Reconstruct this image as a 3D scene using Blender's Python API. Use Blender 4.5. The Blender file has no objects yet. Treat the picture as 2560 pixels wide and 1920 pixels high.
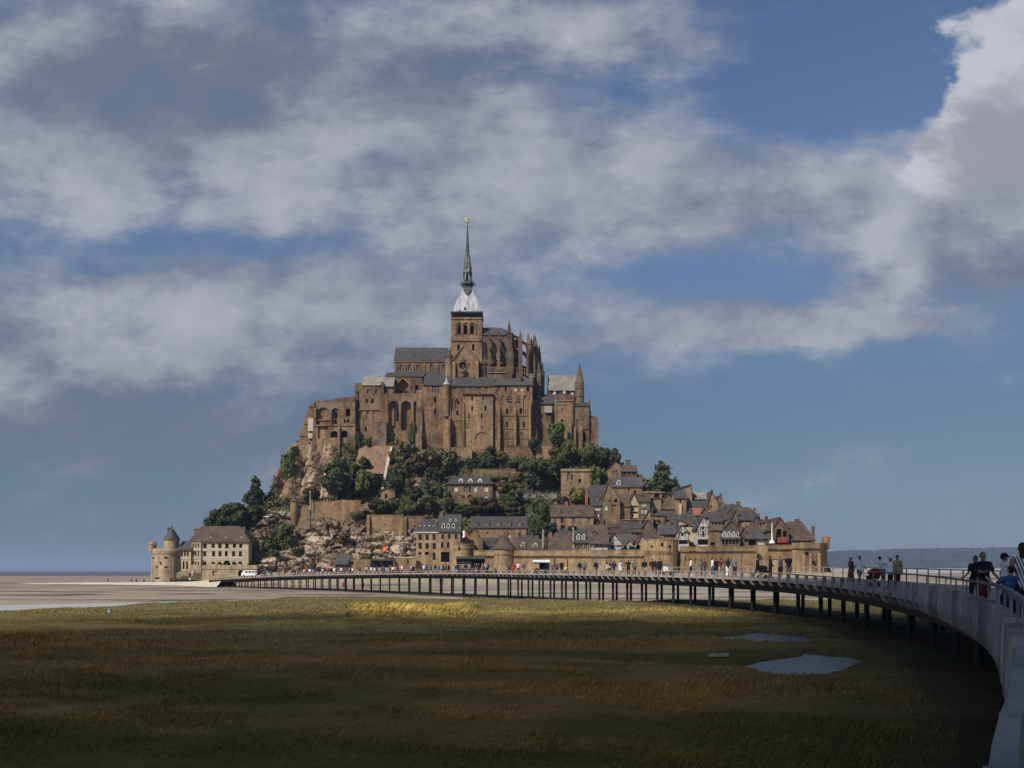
import bpy, bmesh, math, random
import numpy as np
from mathutils import Vector, Matrix, noise
random.seed(7)
rng = np.random.default_rng(7)
S = bpy.context.scene
C = S.collection
R = math.radians
F, HY, ZC = 2000.0, 1427.0, 4.6      # focal length in photo pixels, horizon row, eye height above the sand (m)

# ---------------------------------------------------------------- camera
cam = bpy.data.cameras.new('camera')
cam.sensor_width = 36.0
cam.lens = 36.0 * F / 2560
cam.shift_y = (HY - 960) / 2560
cam.clip_start, cam.clip_end = 0.1, 40000
cam_ob = bpy.data.objects.new('camera', cam)
C.objects.link(cam_ob)
cam_ob.location = (0, 0, ZC)
cam_ob.rotation_euler = (R(90), 0, 0)
S.camera = cam_ob

# ---------------------------------------------------------------- light
SUN_EL, SUN_AZ = R(41), R(222)       # azimuth clockwise from +Y (north): behind the camera, to the left
sdir = Vector((math.sin(SUN_AZ) * math.cos(SUN_EL), math.cos(SUN_AZ) * math.cos(SUN_EL), math.sin(SUN_EL)))
sun = bpy.data.lights.new('sun', 'SUN')
sun.energy, sun.angle, sun.color = 5.0, R(0.53), (1.0, 0.94, 0.86)
sun_ob = bpy.data.objects.new('sun', sun)
C.objects.link(sun_ob)
sun_ob.rotation_euler = (-sdir).to_track_quat('-Z', 'Y').to_euler()
S.view_settings.view_transform = 'Standard'
S.view_settings.look = 'None'
S.view_settings.exposure, S.view_settings.gamma = 0.0, 1.0
S.view_settings.use_curve_mapping = False
S.cycles.use_denoising = True
S.cycles.max_bounces, S.cycles.diffuse_bounces, S.cycles.glossy_bounces = 6, 2, 2
S.cycles.transmission_bounces, S.cycles.volume_bounces = 2, 0
S.cycles.sample_clamp_indirect = 4.0

world = bpy.data.worlds.new('World')
S.world = world
world.use_nodes = True
WT = world.node_tree
WT.nodes.clear()

class E:
    """a node socket with arithmetic, to write shader formulas as formulas"""
    tree = None
    def __init__(s, sock): s.k = sock
    @staticmethod
    def op(o, *a, clamp=False):
        n = E.tree.nodes.new('ShaderNodeMath'); n.operation = o; n.use_clamp = clamp
        for i, v in enumerate(a):
            if isinstance(v, E): E.tree.links.new(v.k, n.inputs[i])
            else: n.inputs[i].default_value = v
        return E(n.outputs[0])
    def __add__(s, b): return E.op('ADD', s, b)
    def __sub__(s, b): return E.op('SUBTRACT', s, b)
    def __mul__(s, b): return E.op('MULTIPLY', s, b)
    def __truediv__(s, b): return E.op('DIVIDE', s, b)
    def smooth(s, a, b):
        n = E.tree.nodes.new('ShaderNodeMapRange'); n.interpolation_type = 'SMOOTHSTEP'
        E.tree.links.new(s.k, n.inputs[0])
        n.inputs[1].default_value, n.inputs[2].default_value = a, b
        return E(n.outputs[0])

def vec(x, y, z):
    n = E.tree.nodes.new('ShaderNodeCombineXYZ')
    for i, v in enumerate((x, y, z)):
        if isinstance(v, E): E.tree.links.new(v.k, n.inputs[i])
        else: n.inputs[i].default_value = v
    return E(n.outputs[0])

def nz(v, scale, detail=4, rough=.55, dist=0):
    n = E.tree.nodes.new('ShaderNodeTexNoise')
    E.tree.links.new(v.k, n.inputs['Vector'])
    n.inputs['Scale'].default_value, n.inputs['Detail'].default_value = scale, detail
    n.inputs['Roughness'].default_value, n.inputs['Distortion'].default_value = rough, dist
    return E(n.outputs[0])

def mixc(f, a, b, mode='MIX'):
    n = E.tree.nodes.new('ShaderNodeMix'); n.data_type = 'RGBA'; n.blend_type = mode
    for i, v in ((0, f), (6, a), (7, b)):
        if isinstance(v, E): E.tree.links.new(v.k, n.inputs[i])
        else: n.inputs[i].default_value = v if i == 0 else (*v[:3], 1)
    return E(n.outputs[2])

def sky_world():
    E.tree = WT
    tc = WT.nodes.new('ShaderNodeTexCoord')
    sp = WT.nodes.new('ShaderNodeSeparateXYZ')
    WT.links.new(tc.outputs['Generated'], sp.inputs[0])
    x, y, z = (E(sp.outputs[i]) for i in range(3))
    yy = E.op('MAXIMUM', E.op('ABSOLUTE', y), 0.2)
    u, v = x / yy, z / yy
    q = vec(u, v * 1.5, y.__mul__(.5))
    w1, w2 = nz(q, 3.2, 3), nz(vec(u + 7.3, v * 1.5, y * .5), 3.2, 3)
    f1 = nz(q, 8, 6, .62)
    f2 = nz(vec(u * .8 + v * .35 + 3.1, v * 2.3 - u * .12, y * .5), 3.4, 6, .60, .25)
    f3 = nz(vec(u + 1.7, v * 1.6, y * .5), 19, 3, .6)
    vo = WT.nodes.new('ShaderNodeTexVoronoi'); vo.voronoi_dimensions = '2D'; vo.feature = 'SMOOTH_F1'
    vo.inputs['Scale'].default_value = 6.5; vo.inputs['Smoothness'].default_value = .8
    WT.links.new(vec(u + (f1 - .5) * .22, v * 1.7 + (w1 - .5) * .25, 0.0).k, vo.inputs['Vector'])
    puff = E(vo.outputs['Distance']) - .42
    uw = u + (w1 - .5) * .16 + (f1 - .5) * .07
    vw = v + (w2 - .5) * .08 + (f1 - .5) * .045
    def blobs(lst):
        tot = None
        for px, py, rx, ry, ang, wt in lst:
            du, dv = uw - (px - 1280) / F, vw - (HY - py) / F
            c, s = math.cos(R(ang)), math.sin(R(ang))
            a, b = (du * c + dv * s) * (F / rx), (dv * c - du * s) * (F / ry)
            g = E.op('EXPONENT', (a * a + b * b) * -1.0) * wt
            tot = g if tot is None else tot + g
        return tot
    cover = blobs([(500, 560, 1150, 520, 0, .42), (420, 930, 900, 170, 0, .55), (2230, 540, 240, 170, 25, .75), (1100, 480, 700, 130, 0, .25), (250, 110, 800, 190, -4, 1.0), (900, 330, 900, 95, 3, .7), (150, 400, 420, 120, 0, .5), (1500, 50, 470, 105, -6, .95), (1180, 190, 420, 100, 10, .5),
                   (1450, 440, 620, 110, -4, .95), (1800, 520, 360, 120, 10, .85), (1180, 570, 420, 100, 8, .6), (2170, 650, 200, 100, 38, .75),
                   (2540, 480, 330, 260, -12, 1.1), (2480, 700, 320, 70, 4, .7), (420, 770, 720, 120, 4, .8), (1050, 770, 420, 80, 6, .5),
                   (160, 940, 500, 130, 0, .5), (1560, 850, 360, 38, 3, .8), (1930, 815, 450, 34, -3, 1.05), (1550, 930, 230, 36, 8, .4), (300, 1110, 700, 110, 0, .55),
                   (2080, 250, 400, 110, -4, -1.0), (2150, 80, 200, 110, 0, -.8), (430, 610, 300, 42, -6, -.6), (800, 620, 220, 35, 4, -.45), (880, 400, 170, 26, 0, -.35), (2120, 1010, 900, 110, 0, -.5)])
    cover = cover + (f2 - .5) * 2.3 + (f1 - .5) * 1.25 + (f3 - .5) * .6 + puff * -.6
    alpha = cover.smooth(-.05, 1.3)
    shade = blobs([(380, 200, 560, 120, 3, .75), (1080, 170, 190, 110, 0, .35), (2480, 720, 330, 90, 5, .45), (1720, 480, 90, 110, 20, .3), (300, 1110, 700, 120, 0, .75),
                   (420, 775, 200, 60, 0, -.6), (2170, 600, 130, 55, 42, -.9), (2250, 690, 60, 70, 0, -.6), (2310, 430, 80, 50, 0, -.5), (1200, 60, 160, 60, 0, -.3), (1480, 470, 330, 60, 4, -.35), (900, 330, 600, 60, 3, -.2)])
    tone = (shade + (w2 - .5) * -.7 + (f1 - .5) * -1.9 + (f2 - .5) * -1.2 + (f3 - .5) * -.8 + puff * .7 + .41).smooth(-.35, 1.15)
    lit, dark = (.455, .465, .515), (.160, .187, .245)
    cloud = mixc(tone, lit, dark)
    # right-hand cumulus: firm sunlit upper edge, grey body
    cum = puff * -.9 + blobs([(2610, 240, 215, 185, -28, 1.5), (2430, 290, 105, 100, 0, .85), (2340, 395, 75, 70, 0, .75), (2560, 470, 250, 150, 0, 1.0)]) + (f1 - .5) * .9 + (w1 - .5) * .3 + (f3 - .5) * .5
    ca = cum.smooth(.42, .74) * v.smooth((HY - 600) / F, (HY - 400) / F)
    cl = (blobs([(2630, 370, 210, 250, -28, 1.15), (2430, 480, 160, 70, 0, .5)]) + (f1 - .5) * 2.0 + (f3 - .5) * 1.1 + puff * 1.5 + .1).smooth(-.05, 1.05)
    cumc = mixc(cl, (.56, .57, .61), (.32, .335, .385))
    sky = WT.nodes.new('ShaderNodeTexSky')
    sky.sky_type = 'NISHITA'
    sky.sun_disc = False
    sky.sun_elevation, sky.sun_rotation = SUN_EL, SUN_AZ
    sky.altitude, sky.air_density, sky.dust_density, sky.ozone_density = 0, 1.0, .3, 3.0
    STR = 0.1
    # clouds are given as the radiance they should have; the sky texture is scaled by the background strength
    blue = mixc(1.0, E(sky.outputs[0]), mixc(z.smooth(.0, .17), (.265, .300, .390), mixc(z.smooth(.12, .45), (.435, .435, .43), (.92, .96, 1.0))), 'MULTIPLY')
    col = mixc(alpha * .88, blue, mixc(1.0, cloud, (1 / STR,) * 3, 'MULTIPLY'))
    col = mixc(ca * .92, col, mixc(1.0, cumc, (1 / STR,) * 3, 'MULTIPLY'))
    bg = WT.nodes.new('ShaderNodeBackground')
    bg.inputs[1].default_value = STR
    out = WT.nodes.new('ShaderNodeOutputWorld')
    WT.links.new(col.k, bg.inputs[0])
    WT.links.new(bg.outputs[0], out.inputs[0])
sky_world()

# ---------------------------------------------------------------- materials
def mat(name, a, b=None, sc=.35, rough=.9, bump=0.0, fine=2.0, stretch=(1, 1, 1), metal=0.0, fvar=.35, spec=.25, rnd=0.0, stone=0.0):
    """two-tone weathered surface: colour a..b by noise at scale sc (1/m), finer grain on top"""
    m = bpy.data.materials.new(name); m.use_nodes = True
    t = E.tree = m.node_tree
    bs = t.nodes['Principled BSDF']
    bs.inputs['Roughness'].default_value, bs.inputs['Metallic'].default_value = rough, metal
    bs.inputs['Specular IOR Level'].default_value = spec
    if b is None:
        b = tuple(min(1, c * .72) for c in a)
    g = t.nodes.new('ShaderNodeNewGeometry')
    mp = t.nodes.new('ShaderNodeMapping')
    t.links.new(g.outputs['Position'], mp.inputs[0])
    mp.inputs['Scale'].default_value = stretch
    p = E(mp.outputs[0])
    n1, n2 = nz(p, sc, 4, .6), nz(p, fine, 5, .65)
    c = mixc((n1 + (n2 - .5) * fvar * 2).smooth(.3, .7), a, b)
    if stone:       # single courses differ in tone, dark run-off streaks, grey lichen
        fl = lambda k, d: E.op('FLOOR', E(sx.outputs[k]) / d)
        sx = t.nodes.new('ShaderNodeSeparateXYZ'); t.links.new(g.outputs['Position'], sx.inputs[0])
        wn = t.nodes.new('ShaderNodeTexWhiteNoise')
        t.links.new(vec(E.op('FLOOR', E(sx.outputs[0]) / 1.3 + fl(2, .62) * .37), fl(1, 1.3), fl(2, .62)).k, wn.inputs['Vector'])
        c = mixc(1.0, c, mixc(E(wn.outputs[0]), (1 - stone,) * 3, (1 + stone * .7,) * 3), 'MULTIPLY')
        st = nz(vec(E(sx.outputs[0]) * .42, E(sx.outputs[1]) * .3, E(sx.outputs[2]) * .07), 1.0, 5, .7)
        c = mixc(1.0, c, mixc(st.smooth(.34, .62), (.62, .62, .64), (1.14, 1.12, 1.10)), 'MULTIPLY')
        li = nz(vec(E(sx.outputs[0]) + 9, E(sx.outputs[1]), E(sx.outputs[2])), .11, 5, .68)
        c = mixc(li.smooth(.50, .70) * .72, c, (.200, .170, .128))
    if rnd:
        oi = t.nodes.new('ShaderNodeObjectInfo')
        c = mixc(1.0, c, mixc(E(oi.outputs['Random']), (1 - rnd,) * 3, (1 + rnd,) * 3), 'MULTIPLY')
    t.links.new(c.k, bs.inputs['Base Color'])
    if bump:
        bn = t.nodes.new('ShaderNodeBump')
        bn.inputs['Strength'].default_value, bn.inputs['Distance'].default_value = .8, bump
        t.links.new(n2.k, bn.inputs['Height'])
        t.links.new(bn.outputs[0], bs.inputs['Normal'])
    return m

M = {}
M['abbey'] = mat('abbey_granite', (0.242, 0.147, 0.078), (0.106, 0.066, 0.037), .09, .95, .15, .9, (1, 1, .45), stone=0.22)
M['abbeyl'] = mat('abbey_granite_pale', (0.303, 0.196, 0.103), (0.167, 0.105, 0.058), .12, .95, .15, .9, (1, 1, .5), stone=0.22)
M['abbeyd'] = mat('abbey_granite_weathered', (0.159, 0.103, 0.062), (0.082, 0.056, 0.039), .12, .95, .15, .9, (1, 1, .4), stone=0.22)
M['ramp'] = mat('rampart_stone', (0.400, 0.274, 0.144), (0.261, 0.178, 0.097), .16, .95, .12, 1.1, (1, 1, .8), stone=0.17)
M['rampd'] = mat('rampart_stone_brown', (0.271, 0.178, 0.090), (0.172, 0.112, 0.063), .16, .95, .12, 1.1, (1, 1, .8), stone=0.17)
M['fort'] = mat('fort_stone', (0.409, 0.318, 0.204), (0.296, 0.228, 0.146), .2, .95, .1, 1.2, stone=0.17)
M['house'] = mat('house_stone', (0.259, 0.172, 0.093), (0.167, 0.112, 0.068), .3, .95, .08, 1.5, rnd=.2, stone=0.17)
M['housed'] = mat('house_stone_dark', (0.171, 0.116, 0.072), (0.107, 0.074, 0.051), .3, .95, .08, 1.5, rnd=.2, stone=0.17)
M['cream'] = mat('cream_plaster', (0.506, 0.398, 0.244), (0.389, 0.304, 0.184), .5, .9)
M['ashlar'] = mat('dressed_stone', (0.362, 0.256, 0.145), (0.263, 0.182, 0.106), .4, .9, .05, 1.5, stone=0.17)
M['white'] = mat('white_plaster', (.50, .475, .43), (.36, .335, .30), .8, .85)
M['slate'] = mat('slate_roof', (0.066, 0.061, 0.058), (0.04, 0.037, 0.036), .5, .75, .06, 2.5, spec=.3)
M['slateb'] = mat('slate_roof_pale', (0.08, 0.076, 0.074), (0.05, 0.047, 0.046), .5, .7, .06, 2.5, spec=.3)
M['tile'] = mat('brown_tile_roof', (0.1, 0.071, 0.05), (0.056, 0.041, 0.033), .4, .9, .08, 2.2, rnd=.2)
M['lichen'] = mat('lichen_slab_roof', (0.261, 0.231, 0.187), (0.165, 0.144, 0.117), .3, .95, .06, 1.8)
M['lead'] = mat('pale_lead_sheet', (.47, .47, .49), (.23, .23, .25), .35, .5, 0, .9, (1.2, 1.2, .25), .0, .3)
M['leadd'] = mat('dark_lead_sheet', (.060, .060, .064), (.035, .035, .038), .6, .6, 0, 2, spec=.4)
M['verd'] = mat('weathered_lead', (.30, .30, .26), (.06, .06, .06), .6, .7, 0, 1.5, (1, 1, .5))
M['gold'] = mat('gilded_metal', (.85, .66, .25), (.75, .55, .2), 2, .35, metal=.6)
M['glass'] = mat('dark_window_glass', (.016, .016, .018), (.010, .010, .012), 1, .3, spec=.3)
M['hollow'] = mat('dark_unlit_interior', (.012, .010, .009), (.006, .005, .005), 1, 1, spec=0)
M['pale_pane'] = mat('pale_curtained_pane', (.62, .62, .56), (.35, .36, .32), 2, .5)
M['frame'] = mat('white_window_frame', (.62, .60, .55), (.5, .48, .44), 2, .6)
M['shutter'] = mat('brown_shutter', (.075, .050, .038), (.05, .035, .028), 2, .7)
M['timber'] = mat('dark_timber', (.060, .042, .032), (.035, .027, .022), 3, .8)
M['brick'] = mat('red_brick', (.30, .12, .075), (.19, .08, .055), 1.5, .9)
M['black'] = mat('black_steel', (.014, .014, .015), (.009, .009, .010), 2, .55, spec=.3)
M['wood'] = mat('grey_weathered_oak', (.31, .268, .235), (.19, .168, .150), 2.5, .85, .01, 12, (1, 1, .25), rnd=.32)
M['deck'] = mat('grey_deck_boards', (.27, .24, .21), (.19, .17, .15), 1.5, .85, .01, 6)
M['red'] = mat('red_canvas', (.26, .025, .025), None, 2)
M['blue'] = mat('blue_flag_cloth', (.02, .035, .14), None, 2)
M['flagred'] = mat('red_flag_cloth', (.55, .05, .05), None, 2)
M['orange'] = mat('orange_tarpaulin', (.80, .13, .03), (.7, .2, .08), 2)
M['van'] = mat('white_paint', (.80, .80, .80), (.74, .74, .74), 1, .35, spec=.5)
M['tyre'] = mat('black_rubber', (.015, .015, .015), None, 2)
M['trunk'] = mat('tree_bark', (.085, .062, .042), (.05, .038, .028), 2, .95)
M['path'] = mat('pale_stone_path', (.50, .44, .34), (.36, .31, .24), .8, .95)

# ---------------------------------------------------------------- mesh building
def P(px, py, Y):
    """the point at depth Y (m) that the photo shows at pixel px, py"""
    return Vector(((px - 1280) * Y / F, Y, ZC + (HY - py) * Y / F))

def tag(o, label=None, cat=None, group=None, kind=None):
    if cat and not kind: kind = 'thing'
    for k, v in (('label', label), ('category', cat), ('group', group), ('kind', kind)):
        if v: o[k] = v
    return o

def empty(name, loc, label, cat, group=None, rz=0):
    o = bpy.data.objects.new(name, None)
    o.empty_display_size = .2
    o.location = loc; o.rotation_euler = (0, 0, rz)
    C.objects.link(o)
    return tag(o, label, cat, group)

class MB:
    def __init__(s): s.v, s.f, s.m = [], [], []
    def add(s, vs, fs, m=0):
        k = len(s.v)
        s.v += [tuple(v) for v in vs]
        s.f += [tuple(i + k for i in f) for f in fs]
        s.m += [m] * len(fs)
        return s
    def quad(s, *p, m=0): return s.add(p, [tuple(range(len(p)))], m)
    def hull(s, b, t, m=0, caps=True):
        """side walls between two rings of equal length, with caps"""
        n = len(b)
        fs = [(i, (i + 1) % n, n + (i + 1) % n, n + i) for i in range(n)]
        if caps: fs += [tuple(reversed(range(n))), tuple(range(n, 2 * n))]
        return s.add(list(b) + list(t), fs, m)
    def box(s, x0, x1, y0, y1, z0, z1, m=0, dx=0, dy=0):
        """a box; dx, dy shrink its top"""
        b = [(x0, y0, z0), (x1, y0, z0), (x1, y1, z0), (x0, y1, z0)]
        t = [(x0 + dx, y0 + dy, z1), (x1 - dx, y0 + dy, z1), (x1 - dx, y1 - dy, z1), (x0 + dx, y1 - dy, z1)]
        return s.hull(b, t, m)
    def lathe(s, cx, cy, prof, n=20, m=0, a0=0, a1=360, close=True):
        vs, fs = [], []
        full = a1 - a0 >= 360
        k = n if full else n + 1
        for r, z in prof:
            for i in range(k):
                a = R(a0 + (a1 - a0) * i / n)
                vs.append((cx + r * math.cos(a), cy + r * math.sin(a), z))
        for j in range(len(prof) - 1):
            for i in range(n):
                i2 = (i + 1) % k
                fs.append((j * k + i, j * k + i2, (j + 1) * k + i2, (j + 1) * k + i))
        if close and full:
            fs.append(tuple(reversed(range(k)))); fs.append(tuple(range((len(prof) - 1) * k, len(prof) * k)))
        return s.add(vs, fs, m)
    def bar(s, a, b, w, h=None, m=0):
        """a square bar from a to b"""
        a, b = Vector(a), Vector(b); h = h or w
        d = (b - a).normalized()
        u = d.cross(Vector((0, 0, 1)))
        u = Vector((1, 0, 0)) if u.length < 1e-3 else u.normalized()
        n = u.cross(d)
        k = [u * w / 2 + n * h / 2, -u * w / 2 + n * h / 2, -u * w / 2 - n * h / 2, u * w / 2 - n * h / 2]
        return s.hull([a + q for q in k], [b + q for q in k], m)
    def obj(s, name, mats, parent=None, smooth=False, base=None):
        if not isinstance(mats, (list, tuple)): mats = [mats]
        off = Vector(parent.location) if parent else Vector(base or (0, 0, 0))
        if parent and parent.parent: off = off + Vector(parent.parent.location)
        me = bpy.data.meshes.new(name)
        me.from_pydata([(v[0] - off[0], v[1] - off[1], v[2] - off[2]) for v in s.v], [], s.f)
        for x in mats: me.materials.append(M[x] if isinstance(x, str) else x)
        me.polygons.foreach_set('material_index', s.m)
        if smooth: me.polygons.foreach_set('use_smooth', [True] * len(s.f))
        bm = bmesh.new(); bm.from_mesh(me)
        bmesh.ops.recalc_face_normals(bm, faces=bm.faces)
        bm.to_mesh(me); bm.free()
        o = bpy.data.objects.new(name, me)
        C.objects.link(o)
        if parent: o.parent = parent
        elif base: o.location = base
        return o

Z = Vector((0, 0, 1))
def arc(u0, u1, vs, v1, n=8, pointed=False):
    c, h = (u0 + u1) / 2, v1 - vs
    out = []
    for i in range(n + 1):
        t = i / n
        if pointed:
            k = 1 - abs(2 * t - 1)
            uu, vv = u0 + (u1 - u0) * t, vs + h * (math.sin(k * math.pi / 2) ** .8)
        else:
            a = math.pi * (1 - t)
            uu, vv = c + (u1 - u0) / 2 * math.cos(a), vs + h * math.sin(a)
        out.append((uu, vv))
    return out

def panel(mb, O, U, w, h, ops, depth=.5, m=0):
    """a wall w x h from O along U with real openings; ops: (u0, v0, u1, v1, kind) kind 0 flat, 1 round arch, 2 pointed.
    Returns the outline of every opening at the back of its reveal."""
    O, U = Vector(O), Vector(U)
    IN = -U.cross(Z)
    pt = lambda u, v, d=0: O + U * u + Z * v + IN * d
    us = sorted({0, w, *[o[0] for o in ops], *[o[2] for o in ops]})
    vs = sorted({0, h, *[o[1] for o in ops], *[o[3] for o in ops]})
    for i in range(len(us) - 1):
        for j in range(len(vs) - 1):
            cu, cv = (us[i] + us[i + 1]) / 2, (vs[j] + vs[j + 1]) / 2
            if any(o[0] < cu < o[2] and o[1] < cv < o[3] for o in ops): continue
            mb.quad(pt(us[i], vs[j]), pt(us[i + 1], vs[j]), pt(us[i + 1], vs[j + 1]), pt(us[i], vs[j + 1]), m=m)
    outs = []
    for u0, v0, u1, v1, k in ops:
        if k == 3:      # round
            c = ((u0 + u1) / 2, (v0 + v1) / 2); r = (u1 - u0) / 2; ry = (v1 - v0) / 2
            ring = [(c[0] + r * math.cos(2 * math.pi * i / 24), c[1] + ry * math.sin(2 * math.pi * i / 24)) for i in range(24)]
            sq = []
            for a, b in ring:
                da, db = (a - c[0]) / r, (b - c[1]) / ry
                q = max(abs(da), abs(db))
                sq.append((c[0] + da / q * r, c[1] + db / q * ry))
            for i in range(24):
                a, b, cc, d = ring[i], ring[(i + 1) % 24], sq[(i + 1) % 24], sq[i]
                mb.quad(pt(*a), pt(*b), pt(*cc), pt(*d), m=m)
            line = ring
        elif k:
            sp = max(v0 + .05, v1 - (u1 - u0) * (.5 if k == 1 else .85))
            top = arc(u0, u1, sp, v1, 8, k == 2)
            for a, b in zip(top, top[1:]):
                mb.quad(pt(*a), pt(*b), pt(b[0], v1), pt(a[0], v1), m=m)
            line = [(u1, v0)] + top[::-1] + [(u0, v0)]
            line = [(u0, v0), (u1, v0)] + top[::-1]
        else:
            line = [(u0, v0), (u1, v0), (u1, v1), (u0, v1)]
        n = len(line)
        for i in range(n):
            a, b = line[i], line[(i + 1) % n]
            mb.quad(pt(*a), pt(*b), pt(*b, depth), pt(*a, depth), m=m)
        outs.append([pt(*a, depth) for a in line])
    return outs

def window(outline, parent, glass='glass', frame='frame', bars=True, name='window', proud=.0):
    """one window: pane at the back of the reveal, frame bars just in front of it"""
    mb = MB()
    pts = [Vector(p) for p in outline]
    lo = Vector([min(p[i] for p in pts) for i in range(3)]); hi = Vector([max(p[i] for p in pts) for i in range(3)])
    U = Vector((hi.x - lo.x, 0, 0))
    a, b = pts[0], pts[1]
    U = (b - a); U.z = 0
    w = max((p - a).dot(U.normalized()) for p in pts) if U.length > 0 else 0
    U = U.normalized() if U.length > 1e-6 else Vector((1, 0, 0))
    OUT = U.cross(Z)
    mb.quad(*[p + OUT * .02 for p in pts])
    h = hi.z - lo.z
    if bars and w > .75:
        t = .09
        c = a + U * (w / 2)
        fr = OUT * .06
        mb.bar(Vector((c.x, c.y, lo.z)) + fr, Vector((c.x, c.y, hi.z - .05)) + fr, t, .06, m=1)
        for q in (.33, .66) if h > 1.6 else (.5,):
            zz = lo.z + h * q
            mb.bar(Vector((a.x, a.y, zz)) + fr, Vector(((a + U * w).x, (a + U * w).y, zz)) + fr, .06, t, m=1)
    return mb.obj(name, [glass, frame], parent)
# ---------------------------------------------------------------- ground
def lerp_tab(tab, x):
    xs, ys = zip(*tab)
    return float(np.interp(x, xs, ys))

def grid_obj(name, pts, mats, smooth=True, attr=None, kind='structure'):
    """pts: rows x cols x 3"""
    r, c = len(pts), len(pts[0])
    me = bpy.data.meshes.new(name)
    vs = np.array(pts, dtype=np.float64).reshape(-1, 3)
    idx = np.arange(r * c).reshape(r, c)
    fs = np.stack([idx[:-1, :-1], idx[:-1, 1:], idx[1:, 1:], idx[1:, :-1]], -1).reshape(-1, 4)
    me.from_pydata(vs.tolist(), [], fs.tolist())
    for x in mats: me.materials.append(M[x] if isinstance(x, str) else x)
    if smooth: me.polygons.foreach_set('use_smooth', [True] * len(fs))
    if attr is not None:
        a = me.color_attributes.new('tint', 'FLOAT_COLOR', 'POINT')
        a.data.foreach_set('color', np.asarray(attr, dtype=np.float32).reshape(-1))
    o = bpy.data.objects.new(name, me)
    C.objects.link(o)
    if kind: o['kind'] = kind
    return o

def attr_mat(name, rough=.95, bump=.05, fine=3.0, spec=.2, transl=False):
    m = bpy.data.materials.new(name); m.use_nodes = True
    t = E.tree = m.node_tree
    bs = t.nodes['Principled BSDF']
    bs.inputs['Roughness'].default_value = rough
    bs.inputs['Specular IOR Level'].default_value = spec
    a = t.nodes.new('ShaderNodeVertexColor'); a.layer_name = 'tint'
    g = t.nodes.new('ShaderNodeNewGeometry')
    n = nz(E(g.outputs['Position']), fine, 5, .65)
    c = mixc(1.0, E(a.outputs[0]), mixc(n.smooth(.25, .75), (.72,) * 3, (1.25,) * 3), 'MULTIPLY')
    t.links.new(c.k, bs.inputs['Base Color'])
    if bump:
        b = t.nodes.new('ShaderNodeBump'); b.inputs['Distance'].default_value = bump; b.inputs['Strength'].default_value = .8
        t.links.new(n.k, b.inputs['Height']); t.links.new(b.outputs[0], bs.inputs['Normal'])
    return m

LE = [(-2.6, -4.2, -1.2), (-.35, -.55, -1.2), (.68, 1.1, -1.2), (1.4, 2.2, -1.2), (4.9, 7.7, -1.2), (10.3, 17.5, -1.19), (15.4, 30, -1.10), (18.1, 40, -.97), (19.5, 50, -.82), (19.2, 62, -.62), (16.2, 77, -.50),
      (10.7, 97, -.47), (1.2, 122, -.43), (-9.2, 142, -.42), (-32.7, 172, -.70), (-58.9, 203, -1.32), (-85.8, 232, -2.45), (-90, 236, -2.6)]      # left edge of the footbridge
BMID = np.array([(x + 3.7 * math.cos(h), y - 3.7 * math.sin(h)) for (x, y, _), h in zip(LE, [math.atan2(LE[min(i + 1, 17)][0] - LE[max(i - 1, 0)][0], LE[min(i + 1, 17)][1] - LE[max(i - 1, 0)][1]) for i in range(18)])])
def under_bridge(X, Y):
    """1 beneath the footbridge, where its shade is painted into the bare ground, 0 away from it; arrays or numbers"""
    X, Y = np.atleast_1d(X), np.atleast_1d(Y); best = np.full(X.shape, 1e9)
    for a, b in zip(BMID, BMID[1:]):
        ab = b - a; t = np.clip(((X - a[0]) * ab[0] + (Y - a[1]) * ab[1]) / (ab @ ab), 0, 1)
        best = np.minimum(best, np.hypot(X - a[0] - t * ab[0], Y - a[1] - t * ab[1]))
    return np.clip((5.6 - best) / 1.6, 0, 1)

def fbm(x, y, z=0.0, o=4):
    return noise.fractal(Vector((x, y, z)), 1.0, 2.0, o)     # about -1..1

# far sheet of wet sand, out to the horizon
M['mud'] = mat('tidal_sand', (.285, .225, .155), (.20, .165, .125), .02, .8, .06, .5, (.22, 1, 1), fvar=.5)
mb = MB()
rings = [3.0, 60, 140, 330, 800, 2000, 5000, 12000]
vs = [(0, 0, -.25)]; fs = []
for r_ in rings:
    for i in range(48):
        a = 2 * math.pi * i / 48
        vs.append((r_ * math.cos(a), r_ * math.sin(a), -.25))
fs += [(0, 1 + i, 1 + (i + 1) % 48) for i in range(48)]
for j in range(len(rings) - 1):
    fs += [(1 + j * 48 + i, 1 + (j + 1) * 48 + i, 1 + (j + 1) * 48 + (i + 1) % 48, 1 + j * 48 + (i + 1) % 48) for i in range(48)]
mb.add(vs, fs)
tag(mb.obj('tidal_flat', 'mud'), kind='structure')

M['bed'] = M['mud']
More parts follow.
